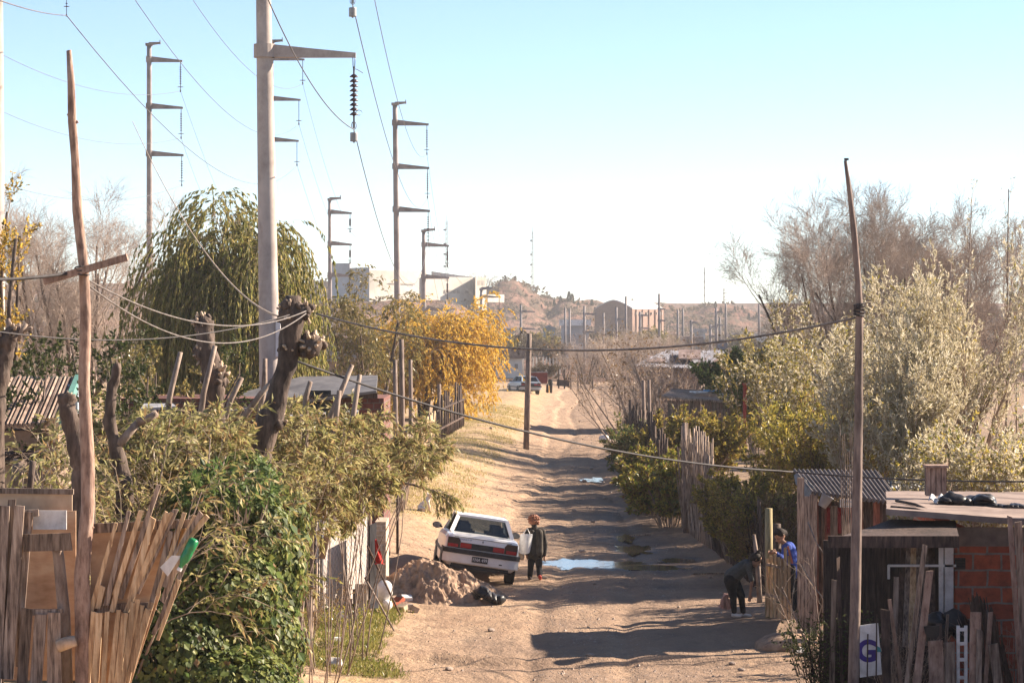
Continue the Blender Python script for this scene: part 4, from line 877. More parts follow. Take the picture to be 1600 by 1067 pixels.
leanb(585, 950, 583, 905, 13, 47, 'tin', 'grey flat sheet standing behind the tan board', 'tin_sheet', 'tin sheet')
g = G(); g.ball(at(600, 925, 47.5), (.16, .12, .20), 14, 10).ball(at(606, 945, 47.4), (.10, .1, .10), 10, 8).bumpy(.05, 7, 8); g.build('white_sack', M['sack'], None, True, 'lumpy white sack lying beside the flag stick', 'sack')
# red flag on a leaning stick
fa, fb = hit(626, 962), None; fb = at(587, 880, fa[1] - 1.3); ft = fb + (fb - fa) * .32
t = thing('red_flag', 'red cloth flag on a thin stick leaning against the fence', 'flag', fa)
G().tube([fa, fb, ft], .018, 7).build('stick', M['wood_dark'], t)
fd = fb[1] - .05
def flagf(u, v):
    x = at(585, 0, fd)[0] + .01 + u * (.03 + .13 * (1 - v)) ; z = at(0, 882, fd)[2] + v * .42 + .02 * np.sin(u * 3)
    return np.stack([x, fd + .03 * np.sin(u * 7 + v * 4), z], -1)
G().sheet(flagf, 12, 12, 0, .006).build('cloth', M['red_cloth'], t, True)
sa = hit(616, 986); sb = at(570, 902, sa[1] + .8); G().tube([sa, sb], .017, 7).build('leaning_stick', M['bark_lt'], None, True, 'bare stick leaning on the fence left of the flag stick', 'stick')
# rubble of bricks by the mound
r = np.random.default_rng(8)
for i, (px, py, c_) in enumerate(((623, 942, 'brick'), (636, 939, 'white'), (630, 948, 'wood_pink'), (640, 952, 'rock'), (618, 950, 'brick'), (648, 956, 'rock'), (612, 938, 'adobe'), (628, 955, 'card'))):
    p = hit(px, py); g = G().box(p + (0, 0, .05), (r.uniform(.14, .24), r.uniform(.1, .16), r.uniform(.07, .12)), rot('Z', r.uniform(0, 3)) @ rot('X', r.normal(0, .3))); g.bumpy(.02, 9, i)
    g.build('broken_brick', M[c_], None, label='broken piece of brick and rubble by the earth mound', cat='rubble', group='rubble beside the earth mound')
# fence posts and pickets running along the verge
def stick_fence(name, lab, cat, pA, pB, n, h, w_, mt_, hj=.12, part='picket', r_=None, rails=2, gap=None, round_=False, th=.02, fill=0):
    pA, pB = np.array(pA), np.array(pB); t = thing(name, lab, cat, (pA + pB) / 2); u = nrm((pB - pA) * (1, 1, 0)); q = np.random.default_rng(n)
    for i in range(n):
        f_ = (i + q.uniform(-.25, .25)) / max(1, n - 1); c = pA + (pB - pA) * f_; c[2] = float(gz(c[0], c[1])) if c[1] < 238 else c[2]; hh = h * (1 + q.uniform(-hj, hj)); ww = w_ * q.uniform(.7, 1.2)
        tp_ = c + (0, 0, hh) + u * q.normal(0, .05) + np.array([-u[1], u[0], 0]) * q.normal(0, .03)
        if round_: G().tube([c - (0, 0, .1), (c + tp_) / 2 + q.normal(0, .012, 3) * (1, 1, 0), tp_], [ww * .5, ww * .46, ww * .4], 6).build(part, M[mt_], t, True)
        else:
            s_ = u * ww / 2; nn = np.array([-u[1], u[0], 0]) * th; G().prism([c - s_ - (0, 0, .1), c + s_ - (0, 0, .1), tp_ + s_, tp_ + (0, 0, .03), tp_ - s_], nn).build(part, M[mt_], t)
    for k_ in range(rails):
        z = (.3 + .5 * k_ / max(1, rails - 1 or 1)) * h; nn = np.array([-u[1], u[0], 0]) * (-.05)
        G().beam(pA + (0, 0, z) + nn, pB + (0, 0, z) + nn, .05, .06).build('rail', M[mt_], t)
    if fill:                                          # thin twigs woven between the stakes
        g = G(); f_ = q.uniform(0, 1, fill)[:, None]; c = pA + (pB - pA) * f_; c[:, 2] = gz(c[:, 0], c[:, 1]); tl = c + np.stack([q.normal(0, .10, fill), q.normal(0, .2, fill), h * q.uniform(.55, 1.05, fill)], 1)
        m_ = (c + tl) / 2 + q.normal(0, .03, (fill, 3)); g.tubes(np.stack([c, m_, tl], 1), np.stack([np.full(fill, .016), np.full(fill, .013), np.full(fill, .007)], 1), 4, cap=False); g.build('brushwood', M[mt_], t)
    return t
stick_fence('picket_fence', 'sunlit fence of uneven pale pickets along the verge under the golden tree', 'fence', hit(650, 728), hit(676, 694), 24, 1.15, .17, 'wood_warm', round_=True)
stick_fence('picket_fence', 'row of grey boards behind the dog, nearer stretch of the left fence', 'fence', hit(628, 800), hit(641, 745), 22, 1.55, .17, 'wood_grey', round_=True)
stick_fence('stake_fence', 'rough stakes under the golden tree at the far end of the left fence', 'fence', hit(680, 692), hit(724, 666), 26, 1.5, .10, 'wood_dark', .35, 'stake', round_=True)
for px, top, base, d_, w_, lab in ((617, 562, 745, 74, 8, 'tall thin grey post left of the three before the golden tree'), (627, 530, 760, 80, 9, 'tallest grey post of the three before the golden tree'), (641, 562, 735, 88, 7, 'right hand thin post of the three before the golden tree'),
                              (686, 600, 694, 120, 7, 'short post at the verge under the golden tree'), (697, 622, 682, 124, 5, 'last small post of the left fence under the golden tree')):
    b = spot(px, 0, d_); G().tube([b, (b + at(px, top, d_)) / 2 + (.02, 0, 0), at(px, top, d_)], np.array([.6, .5, .42]) * w_ * d_ / F, 9).build('fence_post', M['pole_grey'], None, True, lab, 'post', 'tall posts of the left fence')
b = hit(621, 866); G().tube([b, at(621, 745, b[1])], .03, 7).build('iron_post', M['wood_dark'], None, True, 'thin dark iron post at the corner by the earth mound', 'post')
# dry weeds at the mesh fence and bottom left
for px, d_, h_, mt_, lab in ((515, 44.5, .9, 'rusty', 'dry brown weed against the mesh fence'), (470, 42, 1.0, 'rusty', 'tall dry weed by the ivy hedge at the bottom'), (535, 44, .5, 'vine', 'small yellow flowered weed at the foot of the mesh fence')):
    b = spot(px, 0, d_); plant('dry_weed', lab, 'weed', b, stems(b, 14, h_, .25, .25, .008, .5, hj=.5), [dict(n=6, length=.3, ang=.6, up=.2, K=4, rf=.6, rmin=.002)], 'twig', 'twig', [dict(m=mt_, per=6, L=.05, Wd=.02, hang=.1, spread=.7)])
t = stick_fence('stick_fence', 'fence of dark crooked sticks and wire between the ivy hedge and mesh fence', 'fence', spot(432, 0, 33), spot(494, 0, 44), 20, 1.0, .045, 'wood_grey', .3, 'stick', round_=True, rails=0)
b = hit(521, 1042); g = G().ball(b + (0, 0, .06), (.13, .1, .07), 10, 7).bumpy(.08, 12, 3); g.build('crumpled_bag', M['sack'], None, True, 'crumpled pale plastic bag in the grass at the bottom left', 'litter')
b = hit(525, 1003); G().box(b + (0, 0, .04), (.14, .1, .06), rot('Z', .5)).bumpy(.02, 9, 1).build('paper_litter', M['white'], None, label='small scrap of pale litter in the grass below the mesh fence', cat='litter')
# ------------------------------------------------------------------ right side: trees and thickets
b = spot(1355, 0, 104)
plant('bare_tree', 'wide leafless tree behind the right pole, left one of the two bare crowns', 'tree', b, stems(b, 12, 8.2, 1.0, .6, .10, .5, hj=.2),
      [dict(n=8, length=3.0, ang=.5, up=.35, K=6, t=(.25, 1), rf=.5, lr=.3), dict(n=9, length=1.5, ang=.55, up=.25, K=5, rf=.45, lr=.3), dict(n=9, length=.8, ang=.6, up=.1, K=4, rf=.45, rmin=.006), dict(n=4, length=.45, ang=.6, K=3, rf=.6, rmin=.006)],
      'bark', 'twig_far', None)
b = spot(1450, 0, 100)
plant('bare_tree', 'leafless tree right of the right pole, above the silvery willow', 'tree', b, stems(b, 11, 7.6, .9, .5, .10, .6, hj=.22),
      [dict(n=8, length=2.6, ang=.5, up=.35, K=6, t=(.3, 1), rf=.5, lr=.3), dict(n=9, length=1.4, ang=.55, up=.25, K=5, rf=.45, lr=.3), dict(n=9, length=.75, ang=.6, up=.1, K=4, rf=.45, rmin=.006), dict(n=4, length=.45, ang=.6, K=3, rf=.6, rmin=.006)],
      'bark', 'twig_far', None)
b = spot(1510, 0, 58)
plant('silver_willow', 'large silvery leaved willow with dark trunks filling the right edge', 'tree', b, np_ := (lambda S: S)(stems(b, 6, 3.8, .9, .5, .20, .55, hj=.25)),
      [dict(n=9, length=2.6, ang=.55, up=.8, K=6, t=(.3, 1), rf=.45, lr=.2, wig=.08), dict(n=9, length=1.35, ang=.5, up=.7, K=6, t=(.15, 1), rf=.45, lr=.25, wig=.08), dict(n=6, length=.7, ang=.55, up=.4, K=5, rf=.5, rmin=.004)],
      'bark', 'twig', [dict(m='silver', per=15, L=.10, Wd=.028, hang=-.1, spread=.45), dict(m='yelgreen', per=.5, L=.12, Wd=.04, hang=.2, spread=.5)])
b = spot(1425, 0, 54)
plant('silver_willow', 'smaller silvery willow just right of the tall right pole', 'tree', b, stems(b, 6, 2.7, .5, .4, .09, .35, hj=.25),
      [dict(n=8, length=1.9, ang=.5, up=.7, K=6, t=(.25, 1), rf=.45, lr=.2), dict(n=8, length=1.0, ang=.5, up=.6, K=5, rf=.45, lr=.25), dict(n=5, length=.55, ang=.55, up=.3, K=4, rf=.5, rmin=.004)],
      'bark', 'twig', [dict(m='silver', per=16, L=.10, Wd=.028, hang=-.05, spread=.45), dict(m='olive', per=1.4, L=.10, Wd=.03, hang=.2, spread=.5)])
b = spot(1540, 0, 62)
plant('young_poplar', 'tall bare upright shoots rising above the silvery willow', 'tree', b, stems(b, 10, 8.2, 1.3, .5, .035, .10, hj=.3, wig=.03),
      [dict(n=12, length=.8, ang=.45, up=.8, K=5, t=(.35, 1), rf=.5, lr=.5), dict(n=4, length=.3, ang=.5, up=.5, K=3, rf=.5, rmin=.003)],
      'bark_lt', 'twig', [dict(m='silver', per=3, L=.08, Wd=.03, hang=.1, spread=.6)])
def thicket(px, d, h, rx, n, leafs, lab, L=.1, per=10, flare=.3, bark='bark_lt', name='thicket', cat='thicket', up=.5, len1=1.2, dz=0, tw=5):
    b = spot(px, 0, d, dz)
    return plant(name, lab, cat, b, stems(b, n, h, rx, .7, .025, flare, hj=.4), [dict(n=8, length=len1, ang=.55, up=up, K=5, t=(.2, 1), rf=.5, lr=.3), dict(n=7, length=len1 * .45, ang=.6, up=up * .5, K=4, rf=.5, rmin=.003), ],
        bark, 'twig', [dict(m=m_, per=per * w_, L=L, Wd=L * .4, hang=.1, spread=.7) for m_, w_ in leafs])
thicket(1240, 84, 4.8, 1.0, 16, (('olive', .5), ('yelgreen', .25), ('silver', .35)), 'olive thicket of upright stems left of the right pole, below the bare tree', .12, 12)
thicket(1300, 78, 4.2, 1.1, 20, (('olive', .35), ('silver', .55), ('yelgreen', .2)), 'mixed olive and straw coloured thicket directly behind the right pole', .11, 13)
thicket(1385, 70, 4.4, 1.0, 18, (('silver', .85), ('olive', .25)), 'pale straw coloured thicket between the right pole and silvery willow', .11, 12)
thicket(1345, 92, 6.0, 1.6, 20, (('olive', .4), ('silver', .5)), 'taller olive thicket behind the right pole at mid height', .13, 12)
thicket(1330, 62, 2.5, 1.4, 26, (('yelgreen', .6), ('olive', .5), ('rusty', .2)), 'yellow and green bushes behind the corrugated shack roof', .10, 14)
thicket(1265, 66, 2.5, .6, 14, (('yelgreen', 1.0),), 'bright yellow leaved bush left of the corrugated shack roof', .11, 13)
thicket(1540, 50, 2.5, 1.2, 20, (('silver', .8), ('yelgreen', .4)), 'low silvery bush behind the tarred roof at the right edge', .10, 12)
thicket(1172, 104, 3.1, .9, 26, (('green', 1.2), ('dkgreen', .6)), 'dense fresh green bushy tree beside the tin roofed shack', .15, 24, up=.3, name='bushy_tree', cat='tree')
thicket(1205, 98, 2.6, .9, 22, (('green', .8), ('olive', .6)), 'olive green bush right of the fresh green tree', .14, 18, up=.3)
thicket(1155, 57.5, 1.7, .3, 34, (('yelgreen', .65), ('olive', .45), ('rusty', .2)), 'yellow green hedge bush right of the cane fence', .075, 22, .3, up=.3, len1=.6, name='hedge_bush', cat='bush')
thicket(1190, 54, 1.55, .3, 34, (('olive', .6), ('yelgreen', .4), ('rusty', .4)), 'olive yellow hedge bush behind the gate post', .07, 22, .3, up=.2, len1=.6, name='hedge_bush', cat='bush')
thicket(1225, 53, 1.45, .3, 30, (('rusty', .7), ('olive', .3)), 'brown dry hedge bush beside the corrugated shack wall', .065, 18, .35, up=.1, len1=.55, name='hedge_bush', cat='bush')
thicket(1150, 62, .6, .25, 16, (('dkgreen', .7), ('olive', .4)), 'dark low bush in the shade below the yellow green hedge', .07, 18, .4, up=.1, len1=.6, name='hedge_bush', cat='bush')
thicket(1030, 73.5, 1.45, .3, 26, (('vine', .8), ('rusty', .35)), 'yellow and green vine spilling over the stakes left of the cane fence', .12, 20, .35, up=0, len1=.8, name='vine', cat='vine')
thicket(1046, 69, 1.5, .25, 22, (('vine', .8), ('rusty', .25)), 'lighter vine with broad leaves just left of the cane fence', .12, 20, .35, up=0, len1=.7, name='vine', cat='vine')
thicket(1004, 86, 1.6, .4, 26, (('green', .45), ('olive', .6)), 'green climbing bush at the far end of the right fence', .10, 20, .35, up=.1, len1=.8, name='vine', cat='vine')
thicket(1018, 79, 1.4, .3, 24, (('olive', .8), ('rusty', .5)), 'brownish climber between the stakes of the right fence', .09, 18, .35, up=.1, len1=.7, name='vine', cat='vine')
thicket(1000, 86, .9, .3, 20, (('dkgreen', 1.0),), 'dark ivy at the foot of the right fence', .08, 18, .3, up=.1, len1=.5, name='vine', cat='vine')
thicket(1090, 80, 1.9, .8, 24, (('yelgreen', .6), ('olive', .4), ('rusty', .25)), 'yellow bush behind the cane fence before the plank shack', .11, 16, .35, up=.3, len1=.9, name='hedge_bush', cat='bush')
# bare shrub leaning over the road beyond the right fence
for px, d, h, lean, n, lab in ((980, 112, 4.6, (-.22, 0), 8, 'bare shrub arching over the road at the far end of the right fence'), (1010, 108, 4.6, (-.05, 0), 9, 'bare twiggy shrub before the tin roofed shack'), (1045, 104, 4.0, (.1, 0), 9, 'bare shrub in front of the plank shack')):
    b = spot(px, 0, d); plant('bare_shrub', lab, 'shrub', b, stems(b, n, h, .6, .5, .05, .6, lean=lean, hj=.3),
          [dict(n=7, length=1.7, ang=.6, up=.3, K=6, t=(.2, 1), rf=.5, lr=.3), dict(n=7, length=.8, ang=.65, up=.2, K=5, rf=.45), dict(n=5, length=.4, ang=.6, K=3, rf=.5, rmin=.005)], 'bark_lt', 'twig_far', [dict(m='rusty', per=.25, L=.13, Wd=.06, hang=.3, spread=.6)])

# ------------------------------------------------------------------ right fence line
def gp(x, y): return on(x, y)
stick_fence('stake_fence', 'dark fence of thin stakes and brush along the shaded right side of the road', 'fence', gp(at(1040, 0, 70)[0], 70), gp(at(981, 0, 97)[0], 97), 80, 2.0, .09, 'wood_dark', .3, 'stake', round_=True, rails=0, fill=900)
stick_fence('cane_fence', 'tall fence of thin dry canes right of the yellow vine', 'fence', gp(at(1066, 0, 68)[0], 68), gp(at(1112, 0, 61.5)[0], 61.5), 70, 2.35, .055, 'wood_grey', .16, 'cane', round_=True, rails=0, fill=260)
stick_fence('brush_fence', 'low fence of dark sticks under the yellow green hedge', 'fence', gp(at(1114, 0, 61.3)[0], 61.3), gp(at(1196, 0, 51)[0], 51), 46, 1.4, .05, 'wood_dark', .3, 'stick', round_=True, rails=0, fill=420)
for px, d, top, w_, mt_, lab in ((1072, 66.5, 661, 8, 'pole_grey', 'tall dark post at the left end of the cane fence'), (1008, 88, 594, 6, 'pole_grey', 'pale slanting post in front of the bare shrub'), (1017, 86, 593, 5, 'pole_grey', 'second pale post beside the slanting one before the bare shrub'),
                            (1016, 74, 700, 5, 'wood_dark', 'dark leaning stake in the shaded right fence'), (978, 97, 690, 7, 'wood_dark', 'dark post at the far end of the right fence')):
    b = spot(px, 0, d); tt = at(px - 3, top, d); G().tube([b - (0, 0, .1), (b + tt) / 2, tt], np.array([.55, .5, .45]) * w_ * d / F, 9).build('fence_post', M[mt_], None, True, lab, 'post')
# gate with its posts
d = 47.3; b = spot(1202, 0, d); tp = at(1201, 794, d); G().tube([b - (0, 0, .1), (b + tp) / 2, tp], [.075, .07, .068], 14).build('gate_post', mat('mossy_post', [(.20, .16, .08), (.32, .26, .14), (.38, .31, .19)], 9, (2, 2, .4), bmp=.4), None, True, 'thick round yellowish post at the hinge of the picket gate', 'post')
t = thing('picket_gate', 'low gate of thin upright pickets with two people at it', 'gate', spot(1216, 0, 47))
for i, px in enumerate((1199, 1205, 1211, 1217, 1222, 1227, 1233)):
    dd = 47.2 - i * .1; b = spot(px, 0, dd); tt = at(px, (872, 868, 866, 870, 872, 855, 868)[i], dd)
    G().beam(b + (0, 0, .03), tt, .05, .022, up=(0, 1, 0)).build('picket', M['wood_warm'], t)
for y in (885, 932): G().beam(at(1197, y - 4, 47.23), at(1235, y + 5, 46.63), .04, .05).build('rail', M['wood_grey'], t)
b = spot(1215, 0, 47.9); G().tube([b, at(1214, 818, 47.9)], .07, 9).build('gate_post', M['bark'], None, True, 'dark post standing just behind the gate beside the boy', 'post')
b = spot(1187, 0, 50); G().tube([b, at(1184, 880, 50), at(1178, 835, 50)], [.05, .05, .03], 8).build('dead_branch', M['bark_lt'], None, True, 'pale dead branch standing left of the gate post', 'branch')
# corrugated shack
d = 44.0
t = thing('corrugated_shack', 'old shack with a dark corrugated roof and patched board walls right of the gate', 'shack', spot(1300, 0, d))
g = G(); rf_ = quad(at(1268, 770, d - .3), at(1410, 788, d - .3), at(1372, 736, d + 3.2), at(1240, 735, d + 3.2)); g.sheet(corr(rf_, 190, 10, .032, 20), 191, 8, 0, .012); g.build('roof', M['dark_tin'], t, True)
G().sheet(quad(at(1240, 742, d + 3.0), at(1244, 738, d + 3.1), at(1272, 760, d + .2), at(1258, 800, d - .1)), 10, 10, 0, .02).bumpy(.03, 3, 1).build('side_tarp', M['tarp'], t)
xl, xr = at(1243, 0, d)[0], at(1385, 0, d)[0]; zt = at(0, 784, d)[2]; z0 = .3; n_ = 22
for i in range(n_):
    x = xl + .32 + (xr - xl - .32) * (i + .5) / n_; w_ = (xr - xl - .06) / n_ * .94
    G().box((x, d + .05 * (i % 3), (zt + z0) / 2), (w_, .025, zt - z0)).build('wall_board', M[['wood_dark', 'rust_board', 'wood_dark', 'rust_board', 'wood_grey'][(i * 7) % 5]] if 'rust_board' in M else M.setdefault('rust_board', mat('red_brown_board', [(.12, .045, .03), (.24, .09, .06), (.30, .13, .09)], 8, (3, 3, .5), island=.3)), t)
q0, q1 = at(1253, 0, d), at(1256, 0, d + 3.1); G().prism([(q0[0], d, z0), (q1[0], d + 3.1, z0), (q1[0], d + 3.1, zt), (q0[0], d, zt)], (.04, 0, 0)).build('side_wall', M['wood_grey'], t)
g = G(); g.sheet(lambda u, v: np.stack([at(1292, 0, d - .1)[0] + .42 * u, d - .12 + .04 * np.sin(u * 9 + v * 4), at(0, 832, d)[2] + .42 * v], -1), 10, 8, 0, .01); g.build('red_cloth', mat('dark_red_cloth', [(.16, .015, .015), (.26, .03, .025)], 4, bmp=.3), t)
for px, y0, y1 in ((1251, 1000, 746), (1261, 1000, 775), (1271, 1000, 772), (1303, 1000, 790)):
    a = spot(px, 0, d - .25); G().beam(a, at(px, y1, d - .25), .11, .06, up=(0, 1, 0)).build('corner_post', M['wood_grey'], t)
bk = at(1284, 782, d - .5); G().lathe(bk + (0, 0, -.10), [(.07, 0), (.10, .19), (.108, .195), (.108, .21)], 16, axis=rot('Y', .5)).build('bucket', M['tin'], None, True, 'pale bucket hanging upside down at the shack eave', 'bucket')
t = thing('eave_sign', 'small white sign with faint blue writing below the corrugated roof', 'sign', at(1324, 792, d - .6))
c = at(1324, 786, d - .6); G().box(c, (.24, .015, .13)).build('panel', M['white'], t)
def text(s_, c, size, mt_, name, parent, dy=-.012, sx=1, bold=0.0):
    cu = bpy.data.curves.new('txt', 'FONT'); cu.body = s_; cu.size = size; cu.align_x = 'CENTER'; cu.align_y = 'CENTER'; cu.extrude = .002; cu.offset = bold
    o = bpy.data.objects.new('txt', cu); COL.objects.link(o); bpy.context.view_layer.update()
    me = bpy.data.meshes.new_from_object(o.evaluated_get(bpy.context.evaluated_depsgraph_get())); bpy.data.objects.remove(o)
    me.transform(Matrix.Translation(Vector(c) + Vector((0, dy, 0)) - Vector(wloc(parent))) @ Matrix.Diagonal((sx, 1, 1, 1)) @ Matrix.Rotation(math.pi / 2, 4, 'X')); me.materials.append(mt_)
    return link(name, me, parent)
M['blue_ink'] = plain('blue_ink', (.10, .26, .42), .6)
g = G(); r = np.random.default_rng(2)
for i in range(4): g.tube([c + (-.06 + .03 * i, -.011, .0 + .02 * (i % 2)), c + (-.04 + .03 * i, -.011, .035), c + (-.03 + .03 * i, -.011, .01)], .006, 4)
g.beam(c + (-.07, -.011, -.045), c + (.09, -.011, -.045), .004, .012); g.build('scribble', M['blue_ink'], t)
t = thing('cane_bundle', 'bundle of tall thin canes standing against the corrugated shack', 'canes', spot(1324, 0, d - .8))
g = G(); 
for i in range(9): a = at(1316 + i * 2.2, 830, d - .7 - .02 * i); g.tube([spot(1312 + i * 2.6, 0, d - .75), a, at(1312 + i * 2.4 + (i % 3) * 2, 650 + (i * 29) % 60, d - .6)], [.012, .011, .006], 5)
g.build('canes', M['wood_grey'], t)
b = spot(1290, 0, 42.5); plant('dead_shrub', 'leafless crooked shrub in front of the corrugated shack', 'shrub', b, stems(b, 6, 2.0, .35, .2, .025, .4, hj=.4), [dict(n=6, length=.7, ang=.7, up=.3, K=5, rf=.5), dict(n=4, length=.3, ang=.7, K=4, rf=.5)], 'bark_lt', 'twig', None)
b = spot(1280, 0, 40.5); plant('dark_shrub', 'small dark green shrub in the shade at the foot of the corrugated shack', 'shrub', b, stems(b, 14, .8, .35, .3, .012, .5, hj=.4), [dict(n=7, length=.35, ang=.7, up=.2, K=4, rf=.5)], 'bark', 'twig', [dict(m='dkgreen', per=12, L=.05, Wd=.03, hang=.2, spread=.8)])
# pale roofs further back
for x0, x1, y0, y1, d_, lab in ((1374, 1446, 764, 751, 52, 'pale tin roof sheet showing behind the wooden box on the roof'), (1500, 1640, 764, 752, 50, 'pale tin roof at the right edge behind the black tarp')):
    t = thing('tin_roof_hut', lab, 'hut', spot((x0 + x1) / 2, 0, d_)); g = G(); g.sheet(corr(quad(at(x0, y0, d_), at(x1, y0, d_), at(x1, y1, d_ + 2.5), at(x0, y1, d_ + 2.5)), 80, 6, .02, 12), 100, 6, 0, .02); g.build('roof', M['tin'], t)
    a, b = at(x0 + 3, y0, d_), at(x1 - 3, y0, d_); g = G(); g.box(((a[0] + b[0]) / 2, d_ + 1.2, (a[2] - .1 + .3) / 2), (b[0] - a[0], 2, a[2] - .4)); g.build('wall', M['adobe'], t)

# ------------------------------------------------------------------ right foreground: brick shack, awning, pole, junk fence
D = 31.0
B = lambda px, py, dd=0: at(px, py, D + dd)
t = thing('brick_shack', 'red hollow brick shack with a flat tarred roof and dark awning', 'shack', spot(1500, 0, D))
x0, x1 = B(1492, 0)[0], B(1760, 0)[0]; zt = B(0, 826)[2]; z0 = .35
G().box(((x0 + x1) / 2, D + .09, (zt + z0) / 2), (x1 - x0, .18, zt - z0)).build('front_wall', M['brick'], t)
G().box((x0 + .09, D + 1.7, (zt + z0) / 2), (.18, 3.0, zt - z0 - .01)).build('side_wall', M['brick'], t)
g = G(); g.box(((x0 + x1) / 2, D - .012, zt - .09), (x1 - x0, .02, .22)).bumpy(.006, 5, 2); g.build('mortar_band', mat('rough_mortar', [(.16, .12, .10), (.28, .22, .18)], 6, bmp=.6), t)
g = G(); g.sheet(quad(B(1386, 800, -.3) * (1, 1, 0) + (0, 0, B(0, 800)[2] + .02), B(1760, 824, -.3), B(1760, 772, 4.2), B(1384, 772, 3.6)), 26, 14, 0, .07).bumpy(.02, 2, 3); g.build('roof', mat('tarred_roof', [(.12, .085, .07), (.24, .175, .145), (.34, .26, .215)], 2.2, (1, 3, 1), bmp=.5), t)
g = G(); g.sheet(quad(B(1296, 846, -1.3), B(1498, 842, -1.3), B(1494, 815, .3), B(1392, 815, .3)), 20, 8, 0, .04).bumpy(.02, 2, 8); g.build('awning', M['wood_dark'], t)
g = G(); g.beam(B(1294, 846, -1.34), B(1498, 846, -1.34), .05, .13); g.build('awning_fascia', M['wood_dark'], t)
G().box((7.6, 29.2, 1.75), (3.0, 3.4, 3.2)).build('unseen_shade_block', M['brick'], t)  # unseen brick block added beyond the right edge to shade the junk fence
g = G(); g.box(B(1500, 880, -.006), (.12, .03, .13)); vt = g.build('vent', M['black_plastic'], t)
g = G()
for i in range(4): g.beam(B(1500, 880, -.03) + (-.06, 0, -.05 + .033 * i), B(1500, 880, -.03) + (.06, 0, -.05 + .033 * i), .012, .008)
g.build('vent_bars', M['wood_dark'], vt)
M['black_wood'] = mat('shade_dark_boards', [(.022, .016, .014), (.055, .038, .031), (.10, .07, .055)], 6, (6, 6, .5), bmp=.5)  # near-black tone puts the gloom under the awning into the board colour
# dim wall behind the awning and the leaning planks
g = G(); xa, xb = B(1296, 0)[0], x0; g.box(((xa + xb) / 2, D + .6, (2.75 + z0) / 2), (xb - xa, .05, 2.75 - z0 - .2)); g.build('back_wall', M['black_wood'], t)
g = G(); g.box((B(1482, 0)[0], D - .02, B(0, 905)[2]), (.10, .05, .95)).box((B(1470, 0)[0], D - .02, B(0, 905)[2]), (.05, .04, .95)).box((B(1440, 0)[0], D - .03, B(0, 883)[2]), (.78, .03, .026)).box((B(1388, 0)[0], D - .03, B(0, 893)[2]), (.026, .03, .16))
g.build('window_frame', M['white'], t)
g = G(); g.box((B(1477, 0)[0], D + .02, B(0, 905)[2]), (.06, .02, .9)); g.build('curtain', plain('blue_grey_cloth', (.13, .14, .19), .8), t)
PL = [(1402, 960, 1412, 853, 9, 'wood_dark'), (1414, 950, 1420, 850, 8, 'wood_grey'), (1424, 955, 1428, 850, 10, 'wood_warm'), (1436, 950, 1436, 848, 9, 'wood_grey'), (1448, 948, 1446, 850, 9, 'wood_grey'), (1457, 945, 1455, 850, 10, 'wood_dark')]
for i, (xa_, ya, xb_, yb, w_, mt_) in enumerate(PL):
    a, b = B(xa_, ya + 60, -.1 - .03 * i), B(xb_, yb, .25); w = w_ * D / F; G().beam(a, b, w, .025, up=(0, 1, 0)).build('leaning_plank', M[mt_], None, label='old plank leaning in the shade under the awning', cat='plank', group='planks leaning under the awning')
# wooden box, tarp heap on the roof
t = thing('wooden_box', 'weathered upright wooden box standing on the tarred roof', 'box', B(1462, 778, 2.0))
for i in range(4): G().box(B(1450 + i * 8.2, 751, 2.0 + .004 * (i % 2)), (.057, .03, .37)).build('slat', M['wood_pink'], t)
G().box(B(1462, 752, 2.16), (.23, .26, .34)).build('carcass', M['wood_dark'], t); G().box(B(1462, 728, 2.1), (.27, .34, .03)).build('lid', M['wood_pink'], t)
g = G()
r = np.random.default_rng(12)
for i in range(16): g.ball(B(1478 + r.uniform(0, 68), 786 - r.uniform(0, 8), 1.4 + r.uniform(-.2, .3)), (r.uniform(.08, .17), .14, r.uniform(.04, .08)), 10, 7)
g.bumpy(.07, 6, 4); g.build('tarp_heap', M['black_plastic'], None, True, 'crumpled black plastic tarp heaped on the tarred roof', 'tarp')
g = G()
for i in range(7): g.ball(B(1552 + i * 9, 793, 1.2), (.10, .14, .06), 10, 7)
g.bumpy(.06, 6, 9); g.build('tarp_roll', M['black_plastic'], None, True, 'second black plastic roll on the roof at the right edge', 'tarp')
g = G(); g.sheet(lambda u, v: np.stack([B(1455, 0, 1)[0] + .16 * u + .03 * v, D + 1.2 + .1 * v, B(0, 784, 1)[2] + .05 * v + .03 * np.sin(u * 9)], -1), 8, 6, 0, .01); g.build('white_rag', M['white'], None, label='torn white rag at the left end of the black tarp heap', cat='rag')
for a, b_, lab in (((1392, 792, .2), (1468, 806, -.1), 'thin branch lying along the left edge of the tarred roof'), ((1400, 782, 1), (1462, 802, .3), 'second branch lying across the left edge of the tarred roof')):
    G().tube([B(*a), (B(*a) + B(*b_)) / 2 + (0, 0, .03), B(*b_)], .018, 6).build('branch', M['bark'], None, True, lab, 'branch')
